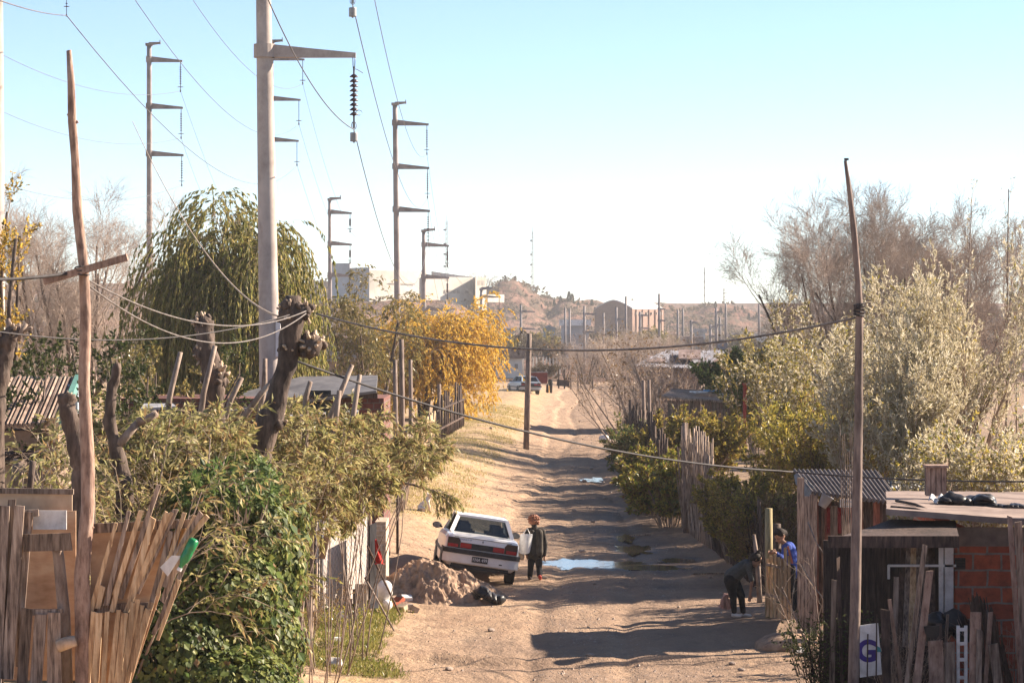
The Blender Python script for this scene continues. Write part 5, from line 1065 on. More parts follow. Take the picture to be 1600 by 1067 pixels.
# the tall right pole
D2 = 28.0; R_ = lambda px, py, dd=0: at(px, py, D2 + dd)
t = thing('crooked_pole', 'tall crooked grey pole rising against the sky on the right', 'pole', spot(1334, 0, D2))
pts = [spot(1332, 0, D2, -.2), R_(1333, 1067), R_(1336, 950), R_(1338, 850), R_(1340, 740), R_(1342, 640), R_(1342, 560), R_(1343, 490), R_(1341, 440), R_(1335, 370), R_(1330, 320), R_(1325, 280), R_(1321, 251)]
G().tube(pts, np.array([9, 9, 8.5, 8.5, 7.5, 7, 6.5, 6, 5, 5, 4.3, 3.4, 2.6]) * D2 / F, 14).bumpy(.006, 9, 5).build('shaft', M['pole_grey'], t, True)
g = G()
for i in range(5): an = np.linspace(0, 6.283, 14); c = R_(1342, 476 + i * 4); g.tube(np.stack([c[0] + .05 * np.cos(an), c[1] + .05 * np.sin(an), c[2] + .01 * np.cos(an + i)], 1), .011, 5)
g.build('lashing', M['cable'], t); G().tube([R_(1319, 249), R_(1326, 249)], .012, 6).build('nail', M['cable'], t)
# G sign
D3 = 28.4; S_ = lambda px, py, dd=0: at(px, py, D3 + dd)
t = thing('painted_sign', 'torn white sign board with a purple letter G at the foot of the right pole', 'sign', S_(1360, 1057))
G().prism([S_(1343, 977), S_(1372, 973), S_(1378, 1053), S_(1344, 1058)][::-1], (0, .015, 0)).build('board', M['white'], t)
text('G', S_(1354.5, 1018), .31, plain('purple_paint', (.06, .035, .22), .6), 'letter', t, -.004, .92, .012)
G().prism([S_(1370, 1008, -.004), S_(1376, 1012, -.004), S_(1377, 1018, -.004), S_(1369, 1018, -.004)][::-1], (0, .003, 0)).prism([S_(1364, 1028, -.004), S_(1368, 1022, -.004), S_(1367, 1032, -.004)][::-1], (0, .003, 0)).build('teal_mark', plain('teal_ink', (.07, .25, .26), .6), t)
for px in (1355, 1369): G().beam(S_(px, 1064, -.03), S_(px + 1, 990 if px < 1360 else 960, -.03), .014, .014).build('batten', M['wood_dark'], t)
# junk fence of planks, wire net and brush
def plank(px0, py0, px1, py1, w_, d_, mt_, lab, name='fence_plank', cat='plank'):
    a, b = at(px0, py0, d_), at(px1, py1, d_); v = nrm(b - a); s_ = np.array([v[2], 0, -v[0]]) * w_ * d_ / F / 2; a = a - v * .8
    j = RS.normal(0, .008, (4, 3)); G().prism([a - s_ + j[0], a + s_ + j[1], b + s_ + j[2], b - s_ + j[3]][::-1], (0, .03, 0)).build(name, M[mt_], None, label=lab, cat=cat)
plank(1386, 1067, 1384, 952, 14, 28.6, 'wood_dark', 'dark upright plank right of the G sign')
plank(1418, 1067, 1446, 852, 8, 28.3, 'wood_grey', 'long thin slanting plank before the brick shack')
plank(1433, 1067, 1454, 892, 11, 28.2, 'wood_pink', 'wider slanting plank before the brick shack')
plank(1462, 1067, 1460, 1000, 22, 28.4, 'wood_pink', 'short rotten board below the black rag')
plank(1486, 1067, 1484, 1003, 18, 28.45, 'wood_grey', 'short grey board right of the rotten one')
plank(1522, 1067, 1524, 957, 17, 28.2, 'wood_pink', 'thick split post before the brush panel')
plank(1530, 1067, 1532, 985, 7, 28.15, 'wood_grey', 'thin sunlit edge board beside the split post')
plank(1595, 1067, 1578, 806, 8, 28.6, 'wood_pink', 'left slender pole at the right edge before the brick wall')
plank(1604, 1067, 1592, 815, 11, 28.7, 'wood_grey', 'right slender pole at the right edge before the brick wall')
plank(1470, 1067, 1466, 975, 9, 28.9, 'wood_dark', 'dark stake behind the black rag')
G().prism([at(1443, 978, 28.15), at(1468, 977, 28.15), at(1467, 992, 28.15), at(1462, 1000, 28.15), at(1446, 990, 28.15)][::-1], (0, .02, 0)).build('black_rag', M['black_plastic'], None, label='black plastic rag hanging on the slanting plank', cat='rag')
t = thing('plastic_rack', 'whitish slatted plastic rack standing by the split post', 'rack', at(1504, 1075, 28.5))
for px in (1497, 1509): G().box(at(px, 1030, 28.5), (.032, .03, .72)).build('upright', M['white'], t)
for y in (983, 1005, 1030, 1058): G().box(at(1503, y, 28.48), (.10, .02, .035)).build('slat', M['white'], t)
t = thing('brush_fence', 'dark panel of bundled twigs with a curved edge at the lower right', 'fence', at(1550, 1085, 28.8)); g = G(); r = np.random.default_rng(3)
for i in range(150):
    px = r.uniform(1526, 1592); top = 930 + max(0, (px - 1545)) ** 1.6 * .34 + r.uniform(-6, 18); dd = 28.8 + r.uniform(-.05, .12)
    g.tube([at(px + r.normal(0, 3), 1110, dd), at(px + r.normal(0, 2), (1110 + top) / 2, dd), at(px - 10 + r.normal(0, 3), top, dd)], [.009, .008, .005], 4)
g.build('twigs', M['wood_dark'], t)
t = thing('wire_netting', 'tangle of dry twigs caught in wire netting by the brush panel', 'netting', at(1575, 1085, 29.2)); g = G()
P_, R2 = stems(at(1590, 1100, 29.2), 40, 1.15, .40, .15, .008, .5, hj=.4); g.tubes(P_, R2, 4); Q_, R3 = grow(P_, R2, 6, .3, .9, K=4, rf=.6); g.tubes(Q_, R3, 3, cap=False); g.build('twigs', M['wood_pink'], t)
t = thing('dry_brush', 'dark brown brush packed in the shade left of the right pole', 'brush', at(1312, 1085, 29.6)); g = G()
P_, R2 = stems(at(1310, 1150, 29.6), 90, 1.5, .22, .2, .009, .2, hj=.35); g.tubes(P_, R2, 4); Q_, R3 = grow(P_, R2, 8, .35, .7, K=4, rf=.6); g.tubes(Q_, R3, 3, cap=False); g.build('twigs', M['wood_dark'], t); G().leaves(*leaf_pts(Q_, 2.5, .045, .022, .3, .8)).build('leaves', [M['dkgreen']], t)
t = thing('dry_brush', 'grey dry brush behind wire netting left of the slanting planks', 'brush', at(1405, 1085, 28.9)); g = G()
P_, R2 = stems(at(1406, 1100, 28.9), 46, 1.05, .14, .12, .006, .35, hj=.4); g.tubes(P_, R2, 4); Q_, R3 = grow(P_, R2, 6, .25, .8, K=4, rf=.6); g.tubes(Q_, R3, 3, cap=False); g.build('twigs', M['wood_grey'], t)
b = spot(1450, 0, 29.4); g = G(); r = np.random.default_rng(6)
for i in range(12): g.ball(at(1462 + r.uniform(0, 50), 965 + r.uniform(0, 30), 29.6), (.13, .15, .10), 10, 7)
g.bumpy(.08, 6, 2); g.build('dark_heap', M['black_plastic'], None, True, 'dark sheet of plastic heaped under the window frame', 'tarp')
b = hit(1235, 1012); g = G(); g.ball(b, (.6, .5, .22), 18, 10).bumpy(.10, 3, 6); g.build('earth_heap', M['earth'], None, True, 'low heap of earth and litter at the foot of the right fence', 'heap')
for px, py, c_, lab in ((1258, 1013, 'teal', 'green litter on the low earth heap'), (1247, 1024, 'white', 'white litter below the low earth heap')):
    b = hit(px, py); G().box(b + (0, 0, .08), (.16, .1, .07), rot('Z', .6)).bumpy(.03, 9, 1).build('litter', M[c_], None, label=lab, cat='litter')
r = np.random.default_rng(44)
for x0_, y0_, x1_, y1_, w_, d_, mt_, lab in ((1300, 1067, 1303, 905, 9, 29.2, 'wood_grey', 'grey plank upright left of the right pole under the awning end'), (1316, 1067, 1310, 870, 6, 29.4, 'wood_dark', 'dark thin post under the left end of the awning'),
        (1398, 1067, 1402, 900, 7, 29.6, 'wood_grey', 'grey slat standing right of the dark plank under the awning'), (1408, 1067, 1390, 935, 5, 28.7, 'wood_pink', 'thin stick crossing in front of the grey dry brush'),
        (1475, 1067, 1482, 960, 6, 29.3, 'wood_grey', 'grey stake under the white window frame'), (1540, 1067, 1548, 955, 5, 28.5, 'wood_pink', 'thin stake leaning before the brush panel'), (1560, 1067, 1552, 1005, 12, 28.4, 'wood_grey', 'short board at the foot of the brush panel')):
    plank(x0_, y0_, x1_, y1_, w_, d_, mt_, lab)
for k_, (x0_, y0_, x1_, y1_, d_) in enumerate(((1250, 880, 1300, 950, 43), (1262, 815, 1290, 870, 43), (1300, 850, 1345, 880, 42.8))):
    a, b_ = at(x0_, y0_, d_), at(x1_, y1_, d_); G().tube([a, (a + b_) / 2 + (0, 0, -.06), b_], .012, 5).build('loose_wire', M['cable_lt'], None, True, ('slack wire drooping across the lower boards of the corrugated shack', 'short slack wire below the corrugated eave corner', 'slack wire hanging under the eave sign')[k_], 'wire')
# ------------------------------------------------------------------ shacks beyond the right fence
d = 128; t = thing('tin_roof_shack', 'low grey brown shack with a patched tin roof beyond the bare shrubs', 'shack', spot(1050, 0, d))
g = G(); g.sheet(corr(quad(at(988, 572, d - .3), at(1098, 576, d - .3), at(1135, 548, d + 7), at(1040, 548, d + 7)), 120, 8, .03, 24), 140, 6, 0, .03); g.build('roof', mat('blue_grey_tin', [(.07, .07, .085), (.13, .13, .155), (.22, .22, .25)], 1.2, (1, 3, 1), rough=.95, bmp=0), t)
for x0_, y0_, x1_, y1_, mt_ in ((1060, 566, 1095, 553, 'rust_tin'), (1010, 571, 1040, 562, 'rust_tin')):
    G().sheet(quad(at(x0_, y0_, d + 1) + (0, 0, .16), at(x1_, y0_, d + 1) + (0, 0, .16), at(x1_, y1_, d + 5) + (0, 0, .2), at(x0_, y1_, d + 5) + (0, 0, .2)), 6, 4, 0, .03).build('roof_patch', M[mt_], t)
xa, xb = at(1000, 0, d)[0], at(1095, 0, d)[0]; zt = at(0, 577, d)[2]; G().box(((xa + xb) / 2, d + 2.5, zt / 2 + .1), (xb - xa, 5, zt - .1)).build('wall', mat('mud_wall', [(.12, .08, .066), (.18, .125, .105)], 1.5, bmp=.2), t)
for px in (1126, ): G().tube([spot(px, 0, d), at(px, 568, d)], .09, 8).build('post', M['wood_warm'], t)
t = thing('satellite_dish', 'dark round dish on a short mast above the tin roof', 'dish', at(1128, 560, d + 2)); g = G()
g.lathe(at(1128, 540, d + 2), [(.03, .0), (.18, .03), (.26, .1), (.27, .11), (.17, .05)], 18, axis=rot('X', 1.35)); g.build('reflector', M['steel'], t, True); G().tube([at(1128, 562, d + 2.1), at(1128, 541, d + 2.1)], .04, 7).build('mast', M['steel'], t)
d = 100; t = thing('plank_shack', 'low shack of upright planks with a flat board roof behind the yellow bush', 'shack', spot(1105, 0, d))
g = G(); g.sheet(quad(at(1034, 620, d - .3), at(1162, 630, d - .3), at(1158, 615, d + 3.5), at(1050, 608, d + 3.5)), 20, 8, 0, .08).bumpy(.03, 1.5, 2); g.build('roof', M['wood_grey'], t)
for i in range(20): 
    x = at(1046 + i * 5.8, 0, d)[0]; G().box((x, d + .03 * (i % 3), (at(0, 626, d)[2] + .4) / 2), (.125, .03, at(0, 626, d)[2] - .4)).build('wall_plank', M['wood_pink' if i % 3 else 'wood_grey'], t)
for px, py, mt_, lab in ((1092, 614, 'white', 'white scrap lying on the plank shack roof'), (1112, 612, 'blue_ink', 'blue scrap lying on the plank shack roof'), (1135, 618, 'white', 'pale sheet lying on the right end of the plank shack roof')):
    G().box(at(px, py, d + 1.2) + (0, 0, .05), (.5, .5, .05), rot('Z', .4)).bumpy(.04, 3, 2).build('roof_scrap', M[mt_], None, label=lab, cat='scrap')
b = at(1163, 630, 96); G().tube([(b[0], 96, .5), at(1164, 600, 96)], .07, 10).box(at(1165, 600, 96), (.24, .16, .08)).build('red_pipe', M['redpaint'], None, label='rusty red pipe with a capped top beside the plank shack', cat='pipe')
# ------------------------------------------------------------------ people, dog, cars
def cap_mesh(caps):
    """caps: (p0, p1, r0, r1) tapered capsules or (c, (rx,ry,rz)[, R]) ellipsoids; returns G"""
    g = G()
    for c in caps:
        if len(c) == 4:
            a, b, r0, r1 = np.array(c[0], float), np.array(c[1], float), c[2], c[3]; n = max(3, int(np.linalg.norm(b - a) / max(min(r0, r1), .01) * 2)); t = nrm(b - a)
            P, R = [], []
            for k in (-.98, -.8, -.5): P.append(a + t * r0 * k); R.append(r0 * math.sqrt(1 - k * k))
            for k in range(n + 1): f = k / n; P.append(a + (b - a) * f); R.append(r0 + (r1 - r0) * f)
            for k in (.5, .8, .98): P.append(b + t * r1 * k); R.append(r1 * math.sqrt(1 - k * k))
            g.tubes(np.array(P)[None], np.array(R)[None], 12)
        else:
            k = G().ball((0, 0, 0), c[1], 16, 12); v = k.v[0]
            if len(c) > 2: v = v @ np.array(c[2]).T
            g.add(v + np.array(c[0]), k.f[0][0])
    return g
def flesh(name, caps, mt_, parent, vox=.008, smooth=4):
    """one continuous skin grown over the capsules"""
    o = cap_mesh(caps).build(name, M[mt_] if isinstance(mt_, str) else mt_, parent, True)
    m1 = o.modifiers.new('r', 'REMESH'); m1.mode = 'VOXEL'; m1.voxel_size = vox; m1.use_smooth_shade = True
    m2 = o.modifiers.new('s', 'SMOOTH'); m2.iterations = smooth; m2.factor = .5
    bpy.context.view_layer.update(); me = bpy.data.meshes.new_from_object(o.evaluated_get(bpy.context.evaluated_depsgraph_get()))
    o.modifiers.clear(); old = o.data; o.data = me; bpy.data.meshes.remove(old)
    me.polygons.foreach_set('use_smooth', np.ones(len(me.polygons), bool)); return o
def hand(w, dr, side, k, curl=.5):
    """palm, four unequal curled fingers and a thumb from wrist w along dr; side: thumb direction; k: metres per standard metre"""
    dr = nrm(np.array(dr, float)); side = np.array(side, float); side = nrm(side - dr * (side @ dr)); nn = np.cross(dr, side); c = []
    pe = w + dr * .085 * k; c.append((w, w + dr * .07 * k, .022 * k, .030 * k)); c.append((w + dr * .06 * k - side * .02 * k, w + dr * .06 * k + side * .02 * k, .017 * k, .017 * k))
    for i, (o, L) in enumerate(((.028, .070), (.010, .078), (-.010, .072), (-.028, .056))):
        a = pe + side * o * k; d1 = nrm(dr + nn * curl * .5); b = a + d1 * L * .5 * k; d2 = nrm(dr * .8 + nn * curl * 1.4); e = b + d2 * L * .5 * k
        c += [(a - dr * .02 * k, b, .0105 * k, .0095 * k), (b, e, .0095 * k, .0075 * k)]
    a = w + dr * .025 * k + side * .025 * k; b = a + nrm(dr + side * .9) * .035 * k; c += [(a, b, .013 * k, .011 * k), (b, b + nrm(dr + side * .2 + nn * .4) * .03 * k, .011 * k, .009 * k)]
    return c
def head(c, fwd, up, r):
    """skull, jaw, nose, ears, brow, lips round centre c; r: half the head height"""
    f = nrm(np.array(fwd, float)); u = np.array(up, float); u = nrm(u - f * (f @ u)); s = np.cross(f, u); Rm = np.stack([s, f, u], 1)
    q = lambda x, y, z: np.array(c) + Rm @ (np.array([x, y, z]) * r)
    return [(q(0, -.05, .18), (.70 * r, .82 * r, .80 * r), Rm), (q(0, .2, -.35), (.52 * r, .55 * r, .60 * r), Rm), (q(0, .74, -.02), q(0, .92, -.22), .07 * r, .12 * r), (q(-.2, .62, .16), q(.2, .62, .16), .14 * r, .14 * r),
            (q(-.14, .70, -.50), q(.14, .70, -.50), .07 * r, .07 * r), (q(0, .62, -.78), q(0, .60, -.76), .15 * r, .14 * r), (q(-.70, -.05, .0), q(-.72, -.1, .18), .09 * r, .13 * r), (q(.70, -.05, .0), q(.72, -.1, .18), .09 * r, .13 * r)], q
M['skin'] = mat('skin', [(.30, .16, .105), (.37, .21, .145)], 8, bmp=.05, rough=.55)
M['hair_dark'] = mat('dark_hair', [(.012, .009, .008), (.04, .028, .022)], 30, (1, 1, .3), bmp=.4, rough=.85)
M['hair_red'] = mat('reddish_hair', [(.20, .07, .035), (.36, .15, .08)], 30, bmp=.6, rough=.6)
M['jacket'] = mat('dark_brown_jacket', [(.028, .022, .018), (.06, .048, .038)], 9, bmp=.4)
M['vest'] = mat('grey_brown_vest', [(.045, .036, .028), (.085, .07, .055)], 9, bmp=.4)
M['black_cloth'] = mat('black_cloth', [(.008, .008, .010), (.022, .020, .022)], 9, bmp=.4)
M['grey_shirt'] = mat('dark_grey_top', [(.05, .055, .055), (.085, .09, .09)], 9, bmp=.3)
M['blue_shirt'] = mat('blue_sports_shirt', [(.02, .05, .26), (.05, .10, .42)], 7, bmp=.3)
M['pink'] = mat('pink_plastic', [(.50, .27, .22), (.62, .38, .32)], 6, bmp=.3)
M['shoe_red'] = plain('red_shoe', (.40, .05, .035), .6); M['shoe_white'] = plain('white_shoe', (.66, .60, .55), .6); M['shoe_dark'] = plain('dark_shoe', (.05, .03, .028), .6)
M['eye'] = plain('eye', (.03, .02, .018), .3)
def eyes(q, r, parent):
    g = G()
    for s in (-1, 1): g.ball(q(.26 * s, .66, .02), (.10 * r, .10 * r, .07 * r), 8, 6)
    g.build('eyes', M['eye'], parent, True)

# --- person walking away with a white bag
p = hit(836, 906); d = p[1]; s = d / F; J = lambda x, y, o=0: at(x, y, d + o)
t = thing('person', 'person walking away beside the white car in a dark jacket with reddish hair', 'person', p)
k = 97 * s / 1.62
hd, q = head(J(834, 814.5, .05), (0, 1, -.2), (0, .2, 1), 9 * s)
lw, rw = J(823, 866, -.03), J(850.5, 869, .0)
body = hd + [(J(835, 820), J(836, 828), .05 * k, .06 * k), (J(836, 832), J(836, 864), .12 * k, .12 * k), (J(836, 830), (.19 * k, .10 * k, .09 * k)), (J(825, 829), J(821, 849), .05 * k, .042 * k), (J(821, 849), lw, .042 * k, .03 * k), (J(847.5, 829), J(851.5, 850), .05 * k, .042 * k), (J(851.5, 850), rw, .042 * k, .03 * k),
        (J(831, 869), J(829, 887, .03), .085 * k, .06 * k), (J(829, 887, .03), J(828, 901, .1), .055 * k, .038 * k), (J(841, 869), J(842.5, 887, .02), .085 * k, .06 * k), (J(842.5, 887, .02), J(843.5, 899.5, -.12), .055 * k, .038 * k), (J(828, 903, .02), J(827, 904, .18), .035 * k, .03 * k), (J(843.5, 902, -.12), J(844, 904, .0), .035 * k, .03 * k)]
body += hand(lw, (.1, .1, -1), (.5, 1, 0), k, .9) + hand(rw, (0, .1, -1), (-.5, 1, 0), k, .6)
o = flesh('body', body, 'skin', t, .007); eyes(q, 9 * s, o)
flesh('hair', [(q(0, -.12, .32), (.80 * 9 * s, .90 * 9 * s, .70 * 9 * s)), (q(0, -.5, -.1), (.74 * 9 * s, .5 * 9 * s, .6 * 9 * s)), (q(.55, -.35, -.15), (.42 * 9 * s, .45 * 9 * s, .5 * 9 * s)), (q(-.55, -.35, -.05), (.4 * 9 * s, .45 * 9 * s, .5 * 9 * s)), (q(.7, -.2, -.3), (.3 * 9 * s, .3 * 9 * s, .35 * 9 * s))] + [(q(.95 * math.sin(a) * math.cos(b), -.25 + .85 * -abs(math.cos(a)) * math.cos(b), .3 + .8 * math.sin(b)), (.2 * 9 * s,) * 3) for a in (-1.4, -.9, -.4, .1, .6, 1.1, 1.5) for b in (-.5, .1, .6, 1.0)], 'hair_red', t, .006, 1)
flesh('jacket', [(J(836, 834), J(836, 867), .145 * k, .15 * k), (J(826.5, 829), J(846, 829), .085 * k, .085 * k), (J(831, 834), J(831, 868), .11 * k, .12 * k), (J(841.5, 834), J(842, 868), .11 * k, .12 * k), (J(825, 829), J(820.5, 849), .075 * k, .066 * k), (J(820.5, 849), J(822.6, 864, -.03), .064 * k, .055 * k), (J(847.5, 829), J(852, 850), .075 * k, .066 * k), (J(852, 850), J(850.8, 866), .064 * k, .052 * k), (J(835, 822), J(835.5, 827), .075 * k, .10 * k)], 'jacket', t, .009)
flesh('vest', [(J(842.5, 832, -.05), J(842.5, 863, -.05), .105 * k, .11 * k), (J(831, 832, -.05), J(831, 863, -.05), .10 * k, .11 * k)], 'vest', t, .009)
flesh('trousers', [(J(831, 867), J(829, 887, .03), .11 * k, .08 * k), (J(829, 887, .03), J(828, 900, .1), .08 * k, .07 * k), (J(841, 867), J(842.5, 887, .02), .11 * k, .08 * k), (J(842.5, 887, .02), J(843, 898, -.10), .08 * k, .068 * k), (J(836, 866), (.16 * k, .13 * k, .09 * k))], 'black_cloth', t, .009)
flesh('shoe', [(J(828, 903, .02), J(827, 904.3, .2), .045 * k, .04 * k)], 'shoe_dark', t, .008); flesh('shoe', [(J(843.5, 900.5, -.15), J(844, 903.5, .02), .05 * k, .045 * k)], 'shoe_red', t, .008)
t = thing('shoulder_bag', 'white cloth bag hanging at the walking person left side', 'bag', J(823, 862, -.16))
g = G(); g.sheet(lambda u, v: np.stack([J(811.5, 0, 0)[0] + (15 + 2.5 * v) * s * u + 2.5 * s * v, d - .17 + .0 * u + (.05 * np.cos(u * 3.14 * 2) * 0 - .07 * np.sin(u * 3.14)) * np.sin(.35 + v * 2.3), J(0, 862)[2] + 29 * s * v + .02 * np.sin(u * 3.14) * (v - 1)], -1), 12, 14, 0, .05); g.build('sack', M['sack'], t, True)
G().tube([J(817, 834, -.16), J(824, 825, -.12), J(828, 834, -.16)], .009, 6).build('strap', M['sack'], t)
g = G(); g.ball(J(814, 868, -.08), (6 * s, 4 * s, 7 * s), 12, 9).bumpy(.03, 9, 4); g.build('beige_bag', M['card'], None, True, 'small beige bag in the walking person left hand behind the car mirror', 'bag')

# --- woman bending over at the gate
p = hit(1157, 963); d = p[1]; s = d / F; J = lambda x, y, o=0: at(x, y, d + o); k = 1.42 / 1.62
t = thing('person', 'person bending forward at the gate, dark grey top and black trousers, bun of dark hair', 'person', p)
hr = 10.5 * s; hd, q = head(J(1181, 875, -.02), (.75, -.05, -.62), (.62, 0, .75), hr)
rw, lw = J(1172, 928, -.16), J(1140, 925, .16)
body = hd + [(J(1171, 879), J(1177, 876), .05 * k, .05 * k), (J(1144, 901), J(1166, 884), .13 * k, .125 * k), (J(1168, 883, -.13), J(1168, 883, .13), .055 * k, .055 * k), (J(1169, 884, -.15), J(1175, 907, -.2), .046 * k, .038 * k), (J(1175, 907, -.2), rw, .036 * k, .027 * k), (J(1166, 885, .16), J(1152, 907, .2), .046 * k, .038 * k), (J(1152, 907, .2), lw, .036 * k, .027 * k),
        (J(1141, 904, -.08), J(1146, 931, -.06), .09 * k, .062 * k), (J(1146, 931, -.06), J(1147, 957, -.06), .056 * k, .038 * k), (J(1147, 904, .08), J(1158, 930, .08), .09 * k, .062 * k), (J(1158, 930, .08), J(1161, 957, .08), .056 * k, .038 * k), (J(1147, 960, -.06), J(1155, 961.5, -.1), .035 * k, .03 * k), (J(1161, 960, .06), J(1170, 961.5, .04), .035 * k, .03 * k)]
body += hand(rw, (-.08, .05, -1), (1, -.3, 0), k, .6) + hand(lw, (-.1, 0, -1), (1, .3, 0), k, 1.0)
o = flesh('body', body, 'skin', t, .007); eyes(q, hr, o)
flesh('hair', [(q(0, -.18, .32), (.76 * hr, .86 * hr, .80 * hr)), (q(0, -.5, .1), (.72 * hr, .6 * hr, .7 * hr)), (q(0, -.45, 1.15), (.36 * hr, .36 * hr, .36 * hr))], 'hair_dark', t, .007)
flesh('top', [(J(1143, 900), J(1166, 884), .158 * k, .145 * k), (J(1168, 883, -.13), J(1168, 883, .13), .075 * k, .075 * k), (J(1169, 884, -.15), J(1174.5, 905, -.2), .064 * k, .052 * k), (J(1166, 885, .16), J(1154, 904, .2), .064 * k, .052 * k), (J(1170, 880), J(1173, 878), .08 * k, .07 * k)], 'grey_shirt', t, .009)
flesh('trousers', [(J(1140, 906, -.08), J(1145.5, 931, -.06), .125 * k, .082 * k), (J(1145.5, 931, -.06), J(1147, 955, -.06), .075 * k, .056 * k), (J(1147, 906, .08), J(1158, 930, .08), .12 * k, .082 * k), (J(1158, 930, .08), J(1161, 955, .08), .075 * k, .056 * k), (J(1143, 905), (.155 * k, .17 * k, .11 * k))], 'black_cloth', t, .009)
flesh('shoe', [(J(1146, 960.5, -.06), J(1156, 962, -.1), .045 * k, .036 * k)], 'shoe_white', t, .008); flesh('shoe', [(J(1160, 960.5, .07), J(1172, 961.8, .03), .045 * k, .036 * k)], 'shoe_white', t, .008)
t = thing('carrier_bag', 'pink plastic carrier bag hanging from the bending person hand beside the legs', 'bag', J(1137, 952, .18))
g = G(); g.sheet(lambda u, v: np.stack([J(1138, 0)[0] + (u - .5) * 2 * (13 - 9 * v ** 1.3) * s, d + .2 + .05 * np.sin(u * 3.14) * (1 - v) + .02 * np.sin(u * 17 + v * 5), J(0, 951)[2] + 22 * s * v + .03 * np.sin(u * 3.1) * (v - 1)], -1), 18, 12, 0, .05); g.build('sack', M['pink'], t, True)
G().tube([J(1136, 932, .2), J(1140, 927, .18), J(1143, 932, .2)], .008, 6).build('handle', M['pink'], t)

# --- boy in blue behind the gate
d = 47.75; s = d / F; J = lambda x, y, o=0: at(x, y, d + o); k = 1.45 / 1.62
p = spot(1238, 0, d); t = thing('person', 'boy in a blue shirt leaning on the gate and looking down', 'person', p)
hr = 11.5 * s; hd, q = head(J(1219, 837), (-.72, -.45, -.50), (-.38, -.2, .9), hr)
rw, lw = J(1211, 863, -.50), J(1214, 862, -.2)
fy = 505 + (CZ - p[2]) / s
body = hd + [(J(1223, 846), J(1229, 851), .05 * k, .055 * k), (J(1232, 857), J(1239, 886), .12 * k, .115 * k), (J(1231, 854, -.13), J(1233, 854, .13), .055 * k, .055 * k), (J(1230, 855, -.15), J(1222, 871, -.3), .046 * k, .04 * k), (J(1222, 871, -.3), rw, .038 * k, .028 * k), (J(1233, 855, .15), J(1226, 870, .1), .046 * k, .04 * k), (J(1226, 870, .1), lw, .038 * k, .028 * k),
        (J(1236, 889, -.08), J(1235, 920, -.08), .09 * k, .062 * k), (J(1235, 920, -.08), J(1237, fy - 6, -.05), .056 * k, .038 * k), (J(1242, 889, .08), J(1241, 920, .08), .09 * k, .062 * k), (J(1241, 920, .08), J(1243, fy - 6, .08), .056 * k, .038 * k), (J(1237, fy - 3, -.05), J(1230, fy - 2, -.08), .035 * k, .03 * k), (J(1243, fy - 3, .08), J(1236, fy - 2, .05), .035 * k, .03 * k)]
body += hand(rw, (-1, -.1, .05), (0, 0, 1), k, -.6) + hand(lw, (-1, -.2, .05), (0, 0, 1), k, .5)
o = flesh('body', body, 'skin', t, .007); eyes(q, hr, o)
flesh('hair', [(q(0, -.15, .36), (.78 * hr, .86 * hr, .72 * hr)), (q(0, -.5, .12), (.72 * hr, .55 * hr, .6 * hr)), (q(0, .45, .62), (.5 * hr, .3 * hr, .25 * hr))], 'hair_dark', t, .007)
flesh('shirt', [(J(1232, 857), J(1240, 892), .15 * k, .155 * k), (J(1231, 854, -.13), J(1233, 854, .13), .078 * k, .078 * k), (J(1230, 855, -.15), J(1222, 871, -.3), .068 * k, .058 * k), (J(1222, 871, -.3), J(1214, 865, -.46), .055 * k, .045 * k), (J(1233, 855, .15), J(1226, 870, .1), .068 * k, .058 * k), (J(1226, 870, .1), J(1217, 864, -.1), .055 * k, .045 * k)], 'blue_shirt', t, .009)
g = G(); g.beam(J(1231, 853, -.235), J(1238, 880, -.205), .035, .01, up=(0, 1, 0)); g.build('shirt_stripe', plain('orange_trim', (.45, .16, .10), .7), t)
flesh('trousers', [(J(1236, 889, -.08), J(1235, 920, -.08), .115 * k, .082 * k), (J(1235, 920, -.08), J(1237, fy - 7, -.05), .078 * k, .06 * k), (J(1242, 889, .08), J(1241, 920, .08), .115 * k, .082 * k), (J(1241, 920, .08), J(1243, fy - 7, .08), .078 * k, .06 * k), (J(1239, 890), (.15 * k, .14 * k, .1 * k))], 'black_cloth', t, .009)
for x, o_ in ((1237, -.05), (1243, .08)): flesh('shoe', [(J(x, fy - 3, o_), J(x - 9, fy - 2, o_ - .03), .045 * k, .036 * k)], 'shoe_dark', t, .008)

# --- far person by the trailer
p = hit(858, 613.5, 150); d = p[1]; s = d / F; J = lambda x, y, o=0: at(x, y, d + o); k = 26 * s / 1.62
t = thing('person', 'distant person in dark clothes standing by the red trailer', 'person', p)
hd, q = head(J(860, 590), (-.3, -1, 0), (0, 0, 1), 2.2 * s); fy = 505 + (CZ - p[2]) / s
body = hd + [(J(860, 592), J(860, 594), .05, .055), (J(860, 595), J(860, 601), .12, .12), (J(858.4, 595), J(857.2, 599), .05, .04), (J(857.2, 599), J(857.3, 602), .04, .03), (J(861.6, 595), J(862.6, 599), .05, .04), (J(862.6, 599), J(862.4, 602), .04, .03), (J(859, 602), J(858.8, fy - 1), .08, .045), (J(861, 602), J(861.4, fy - 1), .08, .045)]
body += hand(J(857.3, 602), (0, 0, -1), (0, -1, 0), .9) + hand(J(862.4, 602), (0, 0, -1), (0, -1, 0), .9)
o = flesh('body', body, 'skin', t, .012, 3); eyes(q, 2.2 * s, o)
flesh('hair', [(q(0, -.15, .36), (1.75 * s, 1.9 * s, 1.7 * s))], 'hair_dark', t, .015)
flesh('jacket', [(J(860, 595.3), J(860, 602), .16, .16), (J(858.4, 595.3), J(861.6, 595.3), .1, .1), (J(858.4, 595.5), J(857.2, 599), .07, .06), (J(857.2, 599), J(857.3, 601), .06, .05), (J(861.6, 595.5), J(862.6, 599), .07, .06), (J(862.6, 599), J(862.4, 601), .06, .05)], 'black_cloth', t, .015)
